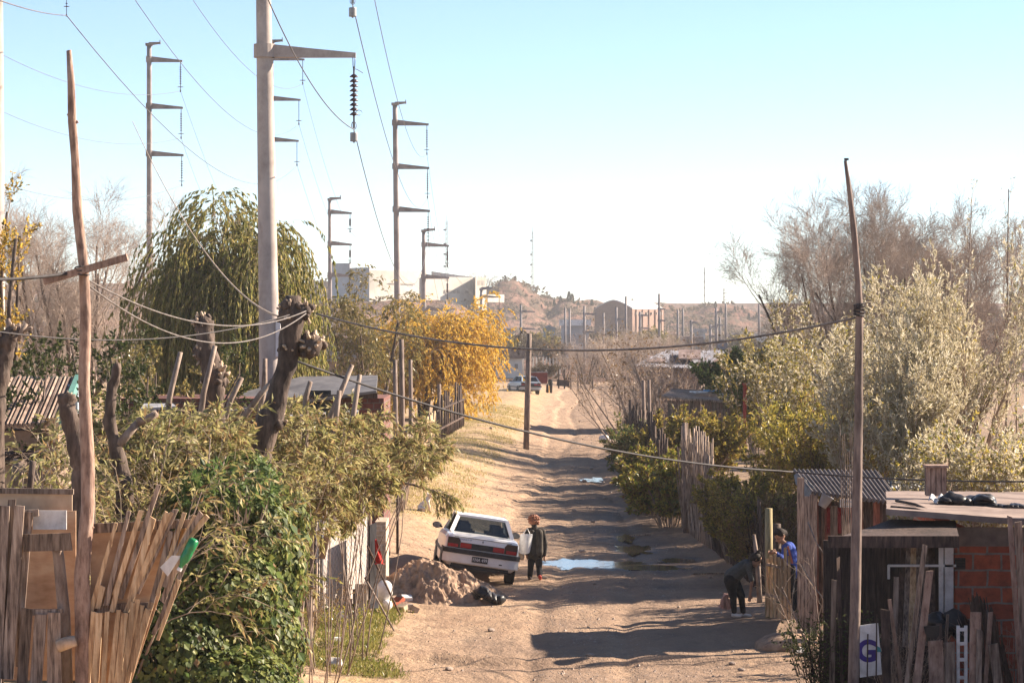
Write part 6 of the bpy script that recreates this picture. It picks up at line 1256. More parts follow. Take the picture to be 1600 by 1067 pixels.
flesh('trousers', [(J(859, 602), J(858.8, fy - .8), .12, .075), (J(861, 602), J(861.4, fy - .8), .12, .075)], 'jacket', t, .015)
g = G(); g.sheet(lambda u, v: np.stack([J(855.6, 0)[0] + (u - .5) * 4.5 * s * (1 - .35 * v), d - .25 + .08 * np.sin(u * 6), J(0, fy - .6)[2] + 11 * s * v], -1), 10, 8, 0, .08); g.build('orange_sack', mat('orange_sacking', [(.50, .22, .06), (.66, .42, .16)], 4, bmp=.2), None, True, 'orange and yellow sack standing beside the distant person', 'sack')

# --- sitting dog on the verge
p = hit(665, 799); d = p[1]; s = d / F; J = lambda x, y, o=0: at(x, y, d + o)
t = thing('dog', 'pale white and tan dog sitting on the verge below the willow bough', 'dog', p)
hb = [(J(659, 792, .02), (6.5 * s, 6 * s, 6.2 * s)), (J(660, 790, .02), J(667, 783), 5.6 * s, 5 * s), (J(667, 783), J(670, 777), 4.6 * s, 3.3 * s), (J(671, 774), (3.6 * s, 3.2 * s, 3.2 * s)), (J(673, 775, -.02), J(677, 776.5, -.03), 2.2 * s, 1.5 * s), (J(668, 771.5, .04), J(667.4, 768, .05), 1.3 * s, .6 * s), (J(671.5, 771.5, -.04), J(671.2, 768, -.05), 1.3 * s, .6 * s),
      (J(669, 784, -.05), J(671, 791, -.06), 2.2 * s, 1.6 * s), (J(671, 791, -.06), J(671, 798.4, -.06), 1.5 * s, 1.4 * s), (J(671, 798.6, -.06), J(673.6, 799, -.07), 1.4 * s, 1.1 * s), (J(669, 784, .05), J(670, 791, .06), 2.2 * s, 1.6 * s), (J(670, 791, .06), J(670, 798, .07), 1.5 * s, 1.4 * s),
      (J(658, 794, -.06), J(664, 795, -.1), 3.4 * s, 2.6 * s), (J(664, 795, -.1), J(661, 798, -.1), 2 * s, 1.5 * s), (J(661, 798.4, -.1), J(666, 799, -.11), 1.5 * s, 1.2 * s), (J(653.5, 796, .04), J(650, 798, .08), 1.5 * s, .8 * s)]
dogm, nt, bs = ntree('dog_fur'); c = ramp(nt, noise(nt, coord(nt), 5, 3), [(.46, (.70, .62, .54)), (.56, (.48, .33, .22))]); nt.links.new(c, bs.inputs['Base Color']); bs.inputs['Roughness'].default_value = .9; bump(nt, bs, noise(nt, coord(nt), 60, 2), .3)
flesh('body', hb, dogm, t, .009); G().ball(J(677.4, 776.2, -.03), 1.0 * s, 8, 6).ball(J(673.4, 773.2, -.05), .6 * s, 6, 5).build('nose_and_eyes', M['eye'], t, True)

# ------------------------------------------------------------------ cars
def carpaint(name, col):
    m, nt, bs = ntree(name); sp = nt.nodes.new('ShaderNodeSeparateXYZ'); v = coord(nt); nt.links.new(v, sp.inputs[0])
    n = noise(nt, v, 3, 6, .7); low = nt.nodes.new('ShaderNodeMapRange'); low.inputs[1].default_value = .85; low.inputs[2].default_value = .2; nt.links.new(sp.outputs[2], low.inputs[0])
    dirt = mth(nt, 'MULTIPLY', low.outputs[0], ramp(nt, n, [(.35, (.1, .1, .1)), (.75, (.8, .8, .8))])); nt.links.new(mixc(nt, dirt, col, (.42, .31, .22)), bs.inputs['Base Color'])
    bs.inputs['Roughness'].default_value = .35; bs.inputs['Coat Weight'].default_value = .4; return m
def glass(name, col=(.03, .035, .04), a=.45):
    m = bpy.data.materials.new(name); m.use_nodes = True; nt = m.node_tree; N = nt.nodes; N.remove(N['Principled BSDF'])
    tr = N.new('ShaderNodeBsdfTransparent'); tr.inputs[0].default_value = (.55, .58, .58, 1); gl = N.new('ShaderNodeBsdfGlossy'); gl.inputs['Roughness'].default_value = .03; 
    mx = N.new('ShaderNodeMixShader'); mx.inputs[0].default_value = .07; nt.links.new(tr.outputs[0], mx.inputs[1]); nt.links.new(gl.outputs[0], mx.inputs[2]); nt.links.new(mx.outputs[0], N['Material Output'].inputs[0]); return m
M['glass'] = glass('car_glass'); M['rubber'] = mat('tyre_rubber', [(.02, .018, .017), (.06, .05, .045)], 12, bmp=.2); M['trim'] = mat('black_trim', [(.018, .016, .018), (.035, .032, .034)], 8, bmp=0, rough=.55)
M['lamp_dark'] = plain('smoked_lamp', (.05, .028, .022), .2); M['lamp_red'] = plain('red_lamp', (.36, .015, .02), .2); M['rim'] = plain('wheel_rim', (.30, .29, .28), .4, .6); M['seat'] = mat('seat_cloth', [(.05, .05, .055), (.09, .09, .095)], 8, bmp=0)
def make_car(label, paint, hatch=False, plate=None, cat='car'):
    t = thing('parked_car', label, cat)
    ST = [(-2.10, .48, .84, .80), (-2.085, .36, .93, .825), (-2.04, .31, .985, .835), (-1.85, .28, 1.005, .845), (-1.25, .25, 1.01, .85), (-.3, .22, .98, .85), (.9, .22, .95, .845), (1.15, .22, .93, .84), (1.6, .23, .87, .825), (1.95, .26, .78, .80), (2.08, .33, .70, .77), (2.12, .42, .62, .72)]
    if hatch: ST[3:5] = [(-1.85, .28, 1.0, .845), (-1.25, .25, 1.0, .85)]
    sec = lambda y, zb, zt, w: [(-w * .86, y, zb), (-w * .985, y, zb + .08), (-w, y, (zb + zt) / 2), (-w * .985, y, zt - .10), (-w * .93, y, zt - .025), (-w * .82, y, zt), (0, y, zt + .015), (w * .82, y, zt), (w * .93, y, zt - .025), (w * .985, y, zt - .10), (w, y, (zb + zt) / 2), (w * .985, y, zb + .08), (w * .86, y, zb)]
    g = G(); v = [sec(*q) for q in ST]; n = 13; idx = np.arange(len(ST) * n).reshape(-1, n); f = []
    for i in range(len(ST) - 1):
        for j in range(n): f.append((idx[i, j], idx[i, (j + 1) % n], idx[i + 1, (j + 1) % n], idx[i + 1, j]))
    f.append(tuple(idx[0, ::-1])); f.append(tuple(idx[-1])); g.add(v, f); bd = g.build('body', paint, t)
    yb0, yb1 = (-1.95, -1.45) if hatch else (-1.38, -.86)
    rb = [(-.70, yb0, 1.0), (.70, yb0, 1.0), (.70, 1.05, .945), (-.70, 1.05, .945)]; rt = [(-.56, yb1, 1.365), (.56, yb1, 1.365), (.56, .30, 1.385), (-.56, .30, 1.385)]
    g = G().sheet(lambda u, v_: np.stack([(-.585 + 1.17 * u), yb1 - .03 + (.36 - yb1) * v_, 1.372 + .035 * np.sin(u * 3.14) ** .5 * np.sin(.35 + v_ * 2.4)], -1), 13, 13, 0, .03); g.build('roof', paint, t, True)
    for a, b in zip(rb, rt): G().beam(a, b, .085, .05, up=(0, 1, 0)).build('pillar', paint, t)
    for s_ in (-1, 1):
        G().beam((s_ * .70, -.05, .98), (s_ * .565, -.10, 1.375), .07, .03, up=(0, 1, 0)).build('pillar', M['trim'], t)
        if not hatch: G().prism([(s_ * .705, yb0, 1.0), (s_ * .705, yb0 + .42, 1.0), (s_ * .568, yb1 + .16, 1.365), (s_ * .565, yb1, 1.365)], (-s_ * .02, 0, 0)).build('rear_quarter', paint, t)
        q = [(s_ * .702, yb0 + (.40 if not hatch else .05), 1.0), (s_ * .702, 1.0, .95), (s_ * .566, .30, 1.37), (s_ * .566, yb1 + .14, 1.36)]; G().prism(q, (-s_ * .006, 0, 0)).build('side_window', M['glass'], t)
        G().beam((s_ * .848, -1.9, .55), (s_ * .853, 1.7, .55), .02, .07).build('side_strip', M['trim'], t)
        g = G(); g.ball((s_ * .93, .72, 1.0), (.11, .06, .075), 12, 8); g.beam((s_ * .80, .74, .97), (s_ * .9, .73, .98), .05, .04); mr = g.build('mirror', M['trim'], t, True); G().box((s_ * .935, .655, 1.0), (.15, .008, .10)).build('mirror_glass', M['rim'], mr)
        for y_, nm in ((-1.22, 0), (1.30, 1)):
            g = G().lathe((s_ * .845, y_, .30), [(.34, -.004), (.36, .0), (.36, .01)], 24, axis=rot('Y', s_ * math.pi / 2)); g.build('wheel_arch', M['trim'], t)
            g = G().lathe((s_ * .66, y_, .285), [(.17, 0), (.26, 0), (.285, .03), (.285, .15), (.26, .18), (.19, .18)], 28, axis=rot('Y', s_ * math.pi / 2)); w = g.build('wheel', M['rubber'], t, True)
            G().lathe((s_ * .665, y_, .285), [(.18, 0), (.19, .15), (.12, .178), (.03, .172)], 20, axis=rot('Y', s_ * math.pi / 2)).build('rim', M['rim'], w, True)
    k = lambda f_, a, b: tuple(np.array(a) * (1 - f_) + np.array(b) * f_)
    for nm, a, b, c, e, dy in (('rear_window', rb[0], rb[1], rt[1], rt[0], -.012), ('windscreen', rb[3], rb[2], rt[2], rt[3], .012)):
        q = [k(.06, a, b), k(.94, a, b), k(.95, e, c)[::1], k(.05, e, c)]; q = [np.array(x) + (0, dy, .0) for x in q]; q[0] = q[0] + (q[3] - q[0]) * .05; q[1] = q[1] + (q[2] - q[1]) * .05; G().prism(q, (0, -dy * .5, 0)).build(nm, M['glass'], t)
        G().beam(np.array(rt[0 if dy < 0 else 3]) + (0, dy, -.01), np.array(rt[1 if dy < 0 else 2]) + (0, dy, -.01), .05, .035).build('window_seal', paint, t)
    for x in (-.38, .38):
        for y_ in (.05, -.85 if not hatch else -.9):
            se = G().box((x, y_, .75), (.48, .14, .62)).bumpy(.01, 3, 1).build('seat', M['seat'], t); G().box((x, y_ - .02, 1.13), (.26, .10, .17)).build('headrest', M['seat'], se)
    G().box((0, -.1, .62), (1.5, 2.2, .05)).build('cabin_floor', M['seat'], t)
    ry = -2.118
    for s_ in (-1, 1):
        g = G().prism([(s_ * .79, ry, .70), (s_ * .50, ry, .70), (s_ * .50, ry, .86), (s_ * .55, ry, .925), (s_ * .79, ry, .925)], (0, .10, 0)); l = g.build('tail_light', M['lamp_dark'], t)
        G().box((s_ * .37, ry + .02, .765), (.25, .05, .105)).build('red_lens', M['lamp_red'], l)
        G().box((s_ * .66, ry - .004, .745), (.23, .012, .075)).build('red_lens', M['lamp_red'], l)
        G().box((s_ * .62, 2.09, .70), (.32, .05, .12)).build('headlight', M['rim'], t)
    G().box((0, ry + .025, .765), (.99, .045, .13)).build('rear_panel', M['trim'], t)
    bm = G().sheet(lambda u, v_: np.stack([(u - .5) * 1.70, -2.165 + .10 * np.abs(2 * u - 1) ** 5, .38 + .20 * v_], -1), 21, 4, 0, .04).build('bumper', paint, t)
    G().sheet(lambda u, v_: np.stack([(u - .5) * 1.73, -2.19 + .11 * np.abs(2 * u - 1) ** 5, .58 + .105 * v_], -1), 21, 4, 0, .05).build('bumper_strip', M['trim'], bm)
    for s_ in (-1, 1): G().beam((s_ * .86, -2.08, .63), (s_ * .87, -1.6, .63), .02, .11).build('bumper_return', M['trim'], bm)
    G().box((0, 2.12, .5), (1.6, .1, .22)).build('front_bumper', M['trim'], t)
    G().box((0, -1.9, .33), (1.3, .35, .14)).build('underbody', M['trim'], t); G().tube([(.45, -1.9, .28), (.45, -2.15, .28)], .03, 10).build('exhaust', M['wood_dark'], t)
    if plate:
        pl = G().box((-.02, -2.195, .49), (.36, .012, .125)).build('number_plate', M['trim'], t); text(plate, (-.02, -2.20, .49), .105, M['white'], 'plate_lettering', pl, -.006, .82)
        G().box((.45, -2.19, .45), (.07, .006, .025)).build('bumper_dent', M['trim'], bm)
        lid = G().box((0, -2.092, .945), (1.3, .012, .012)).build('boot_seam', M['trim'], t)
        text('RENAULT 19', (-.40, -2.105, .895), .05, plain('badge_grey', (.16, .18, .26), .4), 'badge_lettering', t, .0)
        g = G().prism([(0, -2.108, .86), (.022, -2.108, .895), (0, -2.108, .93), (-.022, -2.108, .895)], (0, .012, 0)); g.build('badge', M['rim'], t)
    return t
white_paint = carpaint('white_car_paint', (.74, .72, .70)); grey_paint = carpaint('grey_car_paint', (.30, .33, .36))
car = make_car('dusty white four door sedan parked tilted on the verge seen from behind', white_paint, False, 'RNA 499')
Rm = (Matrix.Rotation(math.radians(4), 3, 'Z') @ Matrix.Rotation(math.radians(8.5), 3, 'Y') @ Matrix.Rotation(math.radians(-1.0), 3, 'X'))
ct = Vector(hit(793, 911)); car.location = ct - Rm @ Vector((.75, -1.22, 0)) * .88 - Vector((0, 0, .01)); car.rotation_euler = Rm.to_euler(); car.scale = (.88,) * 3
car2 = make_car('grey hatchback parked at the far end of the track beyond the utility pole', grey_paint, True)
ct = Vector(hit(838, 616, 150)); R2m = Matrix.Rotation(math.radians(15), 3, 'Z') @ Matrix.Rotation(math.radians(2), 3, 'Y'); car2.location = ct - R2m @ Vector((.7, -1.22, 0)) * .85; car2.scale = (.85,) * 3; car2.rotation_euler = R2m.to_euler()
# red trailer beyond the grey car
d = float(car2.location.y) + 5; t = thing('box_trailer', 'dark red box trailer standing beyond the grey hatchback', 'trailer', spot(841, 0, d)); z = float(t.location.z); x = at(842, 0, d)[0]
G().box((x, d, z + 1.05), (1.15, 2.2, .75)).build('box', mat('maroon_paint', [(.10, .02, .02), (.16, .035, .03)], 4, bmp=0), t); G().beam((x - .65, d - 1.12, z + 1.46), (x + .62, d - 1.12, z + 1.46), .06, .06).build('top_rail', M['steel'], t)
for s_ in (-.6, .6): G().lathe((x + s_, d, z + .32), [(.05, -.08), (.3, -.08), (.32, 0), (.3, .08), (.05, .08)], 18, axis=rot('Y', math.pi / 2)).build('wheel', M['rubber'], t, True)

# ------------------------------------------------------------------ earth mound, black bag, stones
c0 = hit(690, 938); 
def mound(u, v):
    x = c0[0] + (u - .45) * 3.4; y = c0[1] + (v - .5) * 2.4
    q = ((u - .42) / (.40 + .16 * (u > .42))) ** 2 + ((v - .5) / .46) ** 2 + (fbm(x * 1.6, y * 1.6, 4, 5) - .47) * .5
    h = .70 * (1 - sst(np.sqrt(np.maximum(q, 0)) * 1.25 - .25)) * (1.1 - .62 * sst((u - .35) / .55))
    return np.stack([x, y, gz(x, y) - .06 + h + (fbm(x * 5, y * 5, 4, 15) - .47) * .20 * sst(h * 5) + (fbm(x * 15, y * 15, 3, 25) - .47) * .12 * sst(h * 5)], -1)
G().sheet(mound, 240, 180).build('earth_mound', M['earth'], None, False, 'mound of freshly dug sandy earth in front of the white car', 'mound')
b = hit(766, 944); g = G()
for i in range(9): g.ball(b + np.array([-.24 + .055 * i, RS.normal(0, .05), .10 + .13 * math.exp(-((i - 2.5) / 2.2) ** 2)]), (.11, .13, .10), 10, 7)
g.bumpy(.09, 6, 3); g.build('black_bag', M['black_plastic'], None, True, 'crumpled black rubbish bag lying at the right foot of the earth mound', 'rubbish bag')
g = G().ball((0, 0, .3), (1, .8, .55), 9, 6).bumpy(.35, 1.3, 3); proto = None
r = np.random.default_rng(21)
for i in range(60):
    y = 41 + 110 * r.uniform() ** 1.6; x = road_c(y) + r.normal(0, 2.2) * (1 + (r.uniform() < .3)); z = float(gz(x, y)); sc = r.uniform(.02, .06) * (1 + y / 110)
    if x < -3 or x > road_c(y) + 3: continue
    if proto is None: proto = o = g.build('stone', M['rock'], None, False, 'small loose stone lying on the dirt road', 'stone', 'loose stones on the dirt road')
    else: o = proto.copy(); COL.objects.link(o)
    o.location = (x, y, z - sc * .15); o.scale = (sc, sc, sc * r.uniform(.6, 1)); o.rotation_euler = (0, 0, r.uniform(0, 6))
for px, py, w_, lab in ((1000, 838, .5, 'fallen stick lying in the shade near the puddle'), (1120, 899, 1.0, 'pale plank lying on the ground in the shade at the right'), (905, 712, .7, 'dark stick lying across the road far up')):
    b = hit(px, py); G().beam(b + (-w_ / 2, 0, .03), b + (w_ / 2, .1, .04), .08, .03).build('fallen_stick', M['wood_grey'], None, label=lab, cat='stick')
b = hit(946, 690); G().ball(b + (0, 0, .12), (.32, .2, .16), 10, 7).bumpy(.12, 4, 2).build('rubbish_heap', M['sack'], None, True, 'pale litter heap at the right edge of the road far up', 'litter')
b = hit(968, 719); G().ball(b + (0, 0, .1), (.45, .25, .16), 10, 7).bumpy(.16, 4, 6).build('rubbish_heap', M['black_plastic'], None, True, 'dark litter heap by the far end of the right fence', 'litter')
b = hit(985, 664); G().ball(b + (0, 0, .12), (.45, .3, .22), 10, 7).bumpy(.16, 3, 7).build('boulder', M['rock'], None, True, 'rough boulder on the right verge below the bare shrub', 'boulder')
# ------------------------------------------------------------------ far buildings, trees on the plain and the hills
def fh(x, y): return float(far_h(np.array([x]), np.array([y]))[0])
def wallbox(g, pts, z0, z1, m=0):
    p = [(x, y, z0) for x, y in pts]; return g.prism(p, (0, 0, z1 - z0), m)
def fp(px, d): a = at(px, 505, d); return (a[0], d)
zz = lambda py, d: CZ + (HY - py) * d / F
d = 640
t = thing('white_factory', 'large white and grey factory with stepped blocks on the bluff left of the road', 'factory', (*fp(630, d), 9))
M['factory_white'] = mat('factory_white', [(.46, .415, .355), (.54, .495, .43)], .3, bmp=0); M['factory_grey'] = mat('factory_grey', [(.33, .33, .35), (.40, .40, .42)], .4, bmp=0)
g = G(); wallbox(g, [fp(577, d), fp(590, d + 16), fp(533, d + 26), fp(521, d + 8)], 7, zz(418, d)); g.build('grey_block', M['factory_grey'], t)
g = G(); wallbox(g, [fp(546.5, d + 3.3), fp(549, d + 14), fp(520, d + 17), fp(518, d + 7.6)], 7, zz(410.5, d)); g.build('grey_block', M['factory_grey'], t)
g = G(); wallbox(g, [fp(577.3, d + .2), fp(668, d + 16), fp(662, d + 30), fp(590, d + 18)], 7, zz(422, d)); g.build('white_hall', M['factory_white'], t)
g = G(); wallbox(g, [fp(660, d + 14), fp(739, d + 27), fp(728, d + 32), fp(660, d + 19)], 7, zz(432, d + 14)); g.build('white_hall', M['factory_white'], t)
a = [at(674, 424, d + 30), at(745, 434, d + 30)]; g = G(); g.prism([(a[0][0], d + 30, 8), (a[1][0], d + 30, 8), (a[1][0], d + 30, a[1][2]), (a[0][0], d + 30, a[0][2])], (0, 12, 0)); g.build('sheet_roof_hall', mat('sheet_wall', [(.38, .33, .31), (.46, .41, .39)], .4, bmp=0), t)
g = G(); wallbox(g, [fp(743, d + 22), fp(760, d + 26), fp(757, d + 31), fp(741, d + 30)], 7, zz(433, d + 20)); g.build('gatehouse', mat('cream_wall', [(.44, .40, .33), (.52, .48, .40)], .4, bmp=0), t)
def wrow(x0, x1, d0, d1, y0, y1, n, nm='window'):
    for i in range(n):
        f0, f1 = (i + .12) / n, (i + .88) / n; A_ = [fp(x0 + (x1 - x0) * f, d0 + (d1 - d0) * f) for f in (f0, f1)]
        g = G(); g.prism([(A_[0][0], A_[0][1] - .1, zz(y1, d0)), (A_[1][0], A_[1][1] - .1, zz(y1, d0)), (A_[1][0], A_[1][1] - .1, zz(y0, d0)), (A_[0][0], A_[0][1] - .1, zz(y0, d0))], (0, .06, 0)); g.build(nm, M['win_far'], t)
M['win_far'] = plain('dim_windows', (.30, .26, .22), .3)
wrow(694, 719, d + 19.4, d + 23.5, 453, 458, 4); wrow(726, 734, d + 24.7, d + 26, 454, 458, 1); wrow(600, 655, d + 3.9, d + 13.3, 442, 443.2, 1); wrow(745, 758, d + 22.5, d + 25.5, 438, 446, 2); wrow(640, 652, d + 9, d + 11, 463, 468, 1)
g = G(); wallbox(g, [fp(762, d + 20), fp(788, d + 26), fp(788, d + 26.4), fp(762, d + 20.4)], zz(472, d + 20), zz(460, d + 20)); g.build('railing_wall', M['factory_white'], t)
# brick warehouse
d = 700; t = thing('brick_warehouse', 'brick warehouse with a low vaulted pale roof on the hillside right of centre', 'warehouse', (*fp(985, d), 3))
A_, B_, C_ = fp(988, d), fp(1037, d + 26), fp(929, d + 18); Dd = (B_[0] + C_[0] - A_[0], B_[1] + C_[1] - A_[1]); ze = zz(483, d); zr = zz(470, d + 9)
g = G(); n = 14; ar = [(k / n, ze + (zr - ze) * (1 - abs(2 * k / n - 1) ** 1.5)) for k in range(n + 1)]
gp_ = [(A_[0] + (C_[0] - A_[0]) * u, A_[1] + (C_[1] - A_[1]) * u, z) for u, z in ar]; off = (B_[0] - A_[0], B_[1] - A_[1], 0)
g.prism([(A_[0], A_[1], 0)] + gp_ + [(C_[0], C_[1], 0)], off); g.build('wall', M['brick_far'], t)
g = G(); 
for i in range(n): g.prism([np.array(gp_[i]) + (0, 0, .05), np.array(gp_[i + 1]) + (0, 0, .05), np.array(gp_[i + 1]) + (0, 0, .3), np.array(gp_[i]) + (0, 0, .3)], np.array(off) * 1.0)
g.build('roof', mat('pale_roof_sheet', [(.42, .41, .40), (.52, .51, .50)], .5, bmp=0), t)
for i in range(6):
    f = (i + .6) / 6.2; c = (A_[0] + off[0] * f, A_[1] + off[1] * f); g = G(); g.box((c[0] + .15, c[1] - .2, ze - 1.1), (.6, .5, .7), rot('Z', math.atan2(off[1], off[0]))); g.build('window', M['win_far'], t)
for i in range(5):
    f = (i + .5) / 5; c = (A_[0] + off[0] * f, A_[1] + off[1] * f); g = G(); g.box((c[0] + .1, c[1] - .15, ze / 2), (.25, .5, ze - .2), rot('Z', math.atan2(off[1], off[0]))); g.build('pilaster', M['brick_far'], t)
# small houses on the plain
def house(px0, px1, py0, py1, d, lab, wall, roof, gable=False, depth=6, eave=.3):
    a, b = at(px0, py1, d), at(px1, py1, d); z0 = 0.; z1 = zz(py0, d); t = thing('small_house', lab, 'house', ((a[0] + b[0]) / 2, d, z0)); g = G()
    g.box(((a[0] + b[0]) / 2, d + depth / 2, (z0 + z1) / 2), (b[0] - a[0], depth, z1 - z0)); g.build('wall', M[wall], t); g = G()
    if gable:
        zr = z1 + (b[0] - a[0]) * .28; m_ = (a[0] + b[0]) / 2; g.prism([(a[0] - eave, d - .3, z1), (b[0] + eave, d - .3, z1), (m_, d - .3, zr)], (0, depth + .6, 0))
    else: g.box(((a[0] + b[0]) / 2, d + depth / 2 - .2, z1 + .45), (b[0] - a[0] + eave * 2, depth + .6, .9))
    g.build('roof', M[roof], t)
    for f in (.25, .7): G().box((a[0] + (b[0] - a[0]) * f, d - .02, z0 + (z1 - z0) * .6), ((b[0] - a[0]) * .16, .06, (z1 - z0) * .25)).build('window', M['win_far'], t)
M['bluegrey'] = mat('blue_grey_wall', [(.20, .24, .26), (.26, .30, .32)], .5, bmp=0)
house(878, 920, 509, 532, 400, 'grey shed with a bright white roof edge in the middle distance', 'greywall', 'white')
house(849, 867, 513, 532, 430, 'blue grey house with a small gable left of the white roofed shed', 'bluegrey', 'bluegrey', True)
house(785, 816, 560, 566, 255, 'low house with a pinkish flat roof beside the golden tree', 'offwhite', 'tile')
house(1070, 1096, 535, 545, 420, 'far pale hut behind the tin roofed shack', 'adobe', 'rust_tin')
for i_, (px_, w_, y0_, y1_, d_, wl, rf, lab) in enumerate(((1015, 16, 527, 537, 520, 'offwhite', 'rust_tin', 'tiny pale house on the plain right of the brick warehouse'), (1052, 12, 524, 533, 560, 'adobe', 'tile', 'tiny brown hut on the plain below the hill'),
        (1095, 14, 520, 530, 600, 'greywall', 'tin', 'tiny grey house on the plain left of the pink cut bank'), (1150, 18, 525, 534, 560, 'adobe', 'rust_tin', 'tiny brown house under the far pink slope'), (948, 13, 522, 534, 520, 'brick_far', 'tin', 'tiny brick hut between the white roofed shed and the warehouse'),
        (822, 14, 526, 538, 480, 'adobe', 'tile', 'tiny tiled hut behind the top of the utility pole'), (795, 11, 520, 530, 520, 'offwhite', 'tin', 'tiny white hut between the golden tree and utility pole'), (1190, 15, 522, 531, 600, 'offwhite', 'tile', 'tiny white house on the plain near the right bare tree'))):
    house(px_ - w_ / 2, px_ + w_ / 2, y0_, y1_, d_, lab, wl, rf, i_ % 2 == 1)
# post fence on the plain
d = 262; t = thing('post_fence', 'long fence of pale concrete posts on the plain beyond the far car', 'fence', (*fp(830, d), 0))
for i in range(20): x = at(776 + i * 5.2, 0, d)[0]; G().box((x, d + (i % 2) * .02, .95), (.13, .13, 1.9)).build('post', M['offwhite'], t)
for z in (.6, 1.2, 1.75): G().beam((at(776, 0, d)[0], d, z), (at(876, 0, d)[0], d, z), .03, .03).build('wire', M['steel'], t)
t = thing('post_fence', 'low fence of dark posts at the end of the track right of the distant person', 'fence', spot(890, 0, 212))
for px in (873, 882, 892, 903, 914, 926): b = spot(px, 0, 212); G().tube([b, b + (0, 0, 1.1 + .4 * (px % 3 == 0))], .06, 6).build('post', M['wood_dark'], t)
G().beam(spot(870, 0, 212) + (0, 0, .45), spot(890, 0, 212) + (0, 0, .45), .06, .5).build('board', M['wood_dark'], t)
# trees on the plain
def proto_tree(name, lab, cat, leaf, H, n, seed, L, per, group, flare=.5, twigs=False):
    b = (0, 0, 0); return plant(name, lab, cat, b, stems(b, n, H * .6, H * .1, H * .1, H * .02, flare, hj=.25),
        [dict(n=7, length=H * .4, ang=.7, up=.3, K=5, t=(.2, 1), rf=.5, lr=.3), dict(n=7, length=H * .2, ang=.7, up=.2, K=4, rf=.5, rmin=.01)] + ([dict(n=5, length=H * .1, ang=.7, K=3, rf=.5, rmin=.01)] if twigs else []), 'bark', 'twig_far',
        [dict(m=leaf, per=per, L=L, Wd=L * .5, hang=.1, spread=.8)] if per else None, group)
gA = 'trees on the plain beyond the road'
pA = proto_tree('plain_tree', 'grey green bushy tree on the plain beyond the road', 'tree', 'scrub', 6, 6, 1, .34, 14, gA)
pB = proto_tree('plain_tree', 'olive tree with some yellow on the plain beyond the road', 'tree', 'olive', 6, 6, 2, .34, 12, gA)
pC = proto_tree('plain_tree', 'leafless brownish tree on the plain beyond the road', 'tree', 'scrub', 6, 7, 3, .34, 0, gA, .6, True)
LST = [(pA, 775, 515, 300), (pA, 800, 508, 330), (pB, 772, 500, 290), (pA, 826, 512, 360), (pB, 845, 505, 380), (pA, 868, 520, 300), (pC, 905, 528, 300), (pC, 935, 520, 330), (pB, 960, 512, 340), (pC, 985, 515, 300), (pB, 1010, 508, 340), (pC, 1035, 505, 320), (pB, 1042, 512, 380), (pC, 1060, 520, 340),
       (pA, 855, 556, 235), (pA, 838, 566, 240), (pC, 952, 540, 240), (pC, 1000, 530, 250), (pB, 1160, 512, 420), (pA, 1090, 520, 430), (pA, 1190, 515, 330), (pC, 885, 540, 250), (pA, 975, 503, 450), (pC, 1000, 499, 440), (pB, 1020, 501, 430), (pA, 945, 503, 440), (pC, 915, 505, 230), (pC, 965, 498, 225), (pC, 1030, 495, 220), (pC, 940, 512, 260), (pC, 1000, 505, 260), (pA, 747, 520, 330), (pB, 1240, 500, 300), (pA, 1290, 505, 330), (pA, 1360, 500, 300), (pB, 1440, 498, 320), (pA, 1540, 500, 300), (pA, 540, 505, 330), (pA, 480, 500, 300), (pB, 610, 500, 330), (pA, 680, 508, 360)]
seen = set()
for i, (p_, px, top, d) in enumerate(LST):
    sc = max(.3, (zz(top, d) - 0) / 6.2); loc = (*fp(px, d), 0)
    if id(p_) not in seen: seen.add(id(p_)); p_.location = loc; p_.rotation_euler = (0, 0, i); p_.scale = (sc,) * 3
    else: copy_tree(p_, loc, i * 1.3, sc)
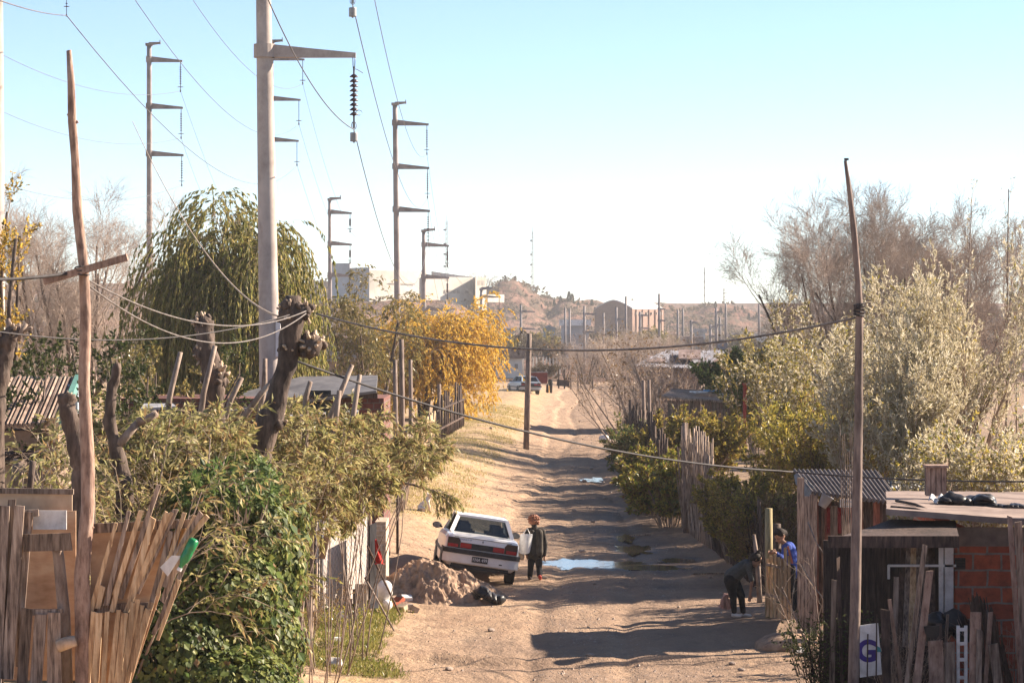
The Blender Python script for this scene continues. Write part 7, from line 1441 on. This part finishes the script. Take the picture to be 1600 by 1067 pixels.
# conifers along the crest, bare trees by the factory
gC = 'conifers along the hill crest'
b0 = thing('crest_conifer', 'small dark conifer standing on the hill crest', 'tree', (0, 0, 0), gC); G().tube([(0, 0, -.5), (0, 0, 5)], [.12, .03], 6).build('trunk', M['bark'], b0)
g = G(); r = np.random.default_rng(5); n = 700; zq = r.uniform(0, 1, n) ** .8; aa = r.uniform(0, 6.283, n); rr = (1 - zq) * 1.1 * r.uniform(.3, 1, n) + .08
g.leaves(np.stack([np.cos(aa) * rr, np.sin(aa) * rr, .6 + zq * 4.6], 1), np.stack([np.cos(aa), np.sin(aa), -.3 + 0 * aa], 1), .6, .35); g.build('crown', M['conif'], b0)
first = True
for i, (px, d, sc) in enumerate(((866, 905, .8), (876, 915, .9), (889, 900, 1.1), (894, 905, 1.2), (903, 910, .7), (925, 915, .8), (930, 905, 1.0), (943, 912, .7), (846, 900, .5), (1000, 920, .5), (1118, 930, .8), (1126, 925, .9), (1148, 930, .7), (1160, 935, .6), (1170, 925, .9), (1182, 930, .7), (1200, 930, .9), (1225, 930, .8))):
    x, y = fp(px, d); loc = (x, y, fh(x, y) - .3)
    if first: b0.location = loc; b0.scale = (sc * .62,) * 3; first = False
    else: copy_tree(b0, loc, i, sc * .62)
pD = proto_tree('crest_tree', 'bare thin tree on the skyline behind the factory roof', 'tree', 'scrub', 9, 4, 9, .3, 0, 'bare trees behind the factory', .35, True)
pD.location = (*fp(753, 690), 12); copy_tree(pD, (*fp(737, 690), 12), 2, .95); copy_tree(pD, (*fp(646, 700), 13), 4, 1.0, )
# low scrub on hills and plain: countless
g = G(); r = np.random.default_rng(9); n = 3600
y = 250 + 720 * r.uniform(0, 1, n) ** .7; x = r.uniform(-.2, .2, n) * y; k = fbm(x * .035, y * .012, 4, 77) + .25 * (y > 560) > .50; x, y = x[k], y[k]; z = far_h(x, y); m = 16
sz = r.uniform(.5, 1.5, len(x)) * (.55 + y / 1100); C = np.repeat(np.stack([x, y, z], 1), m, 0); S = np.repeat(sz, m)[:, None]; U = r.normal(size=C.shape) * (1, .7, .5); U[:, 2] = np.abs(U[:, 2])
g.leaves(C + U * S * .6, U + (0, 0, .3), S[:, 0] * .8, S[:, 0] * .5); g.build('hill_scrub', M['scrub'], kind='stuff')

# ------------------------------------------------------------------ the air
hz = G().box((0, 1297, 18.75), (1500, 2606, 40.5)); m = bpy.data.materials.new('haze'); m.use_nodes = True; nt = m.node_tree
nt.nodes.remove(nt.nodes['Principled BSDF']); pv = nt.nodes.new('ShaderNodeVolumePrincipled'); pv.inputs['Color'].default_value = (.96, .93, .93, 1); pv.inputs['Density'].default_value = .00022; pv.inputs['Anisotropy'].default_value = .0
nt.links.new(pv.outputs[0], nt.nodes['Material Output'].inputs['Volume']); HZ = hz.build('haze', m, kind='stuff')
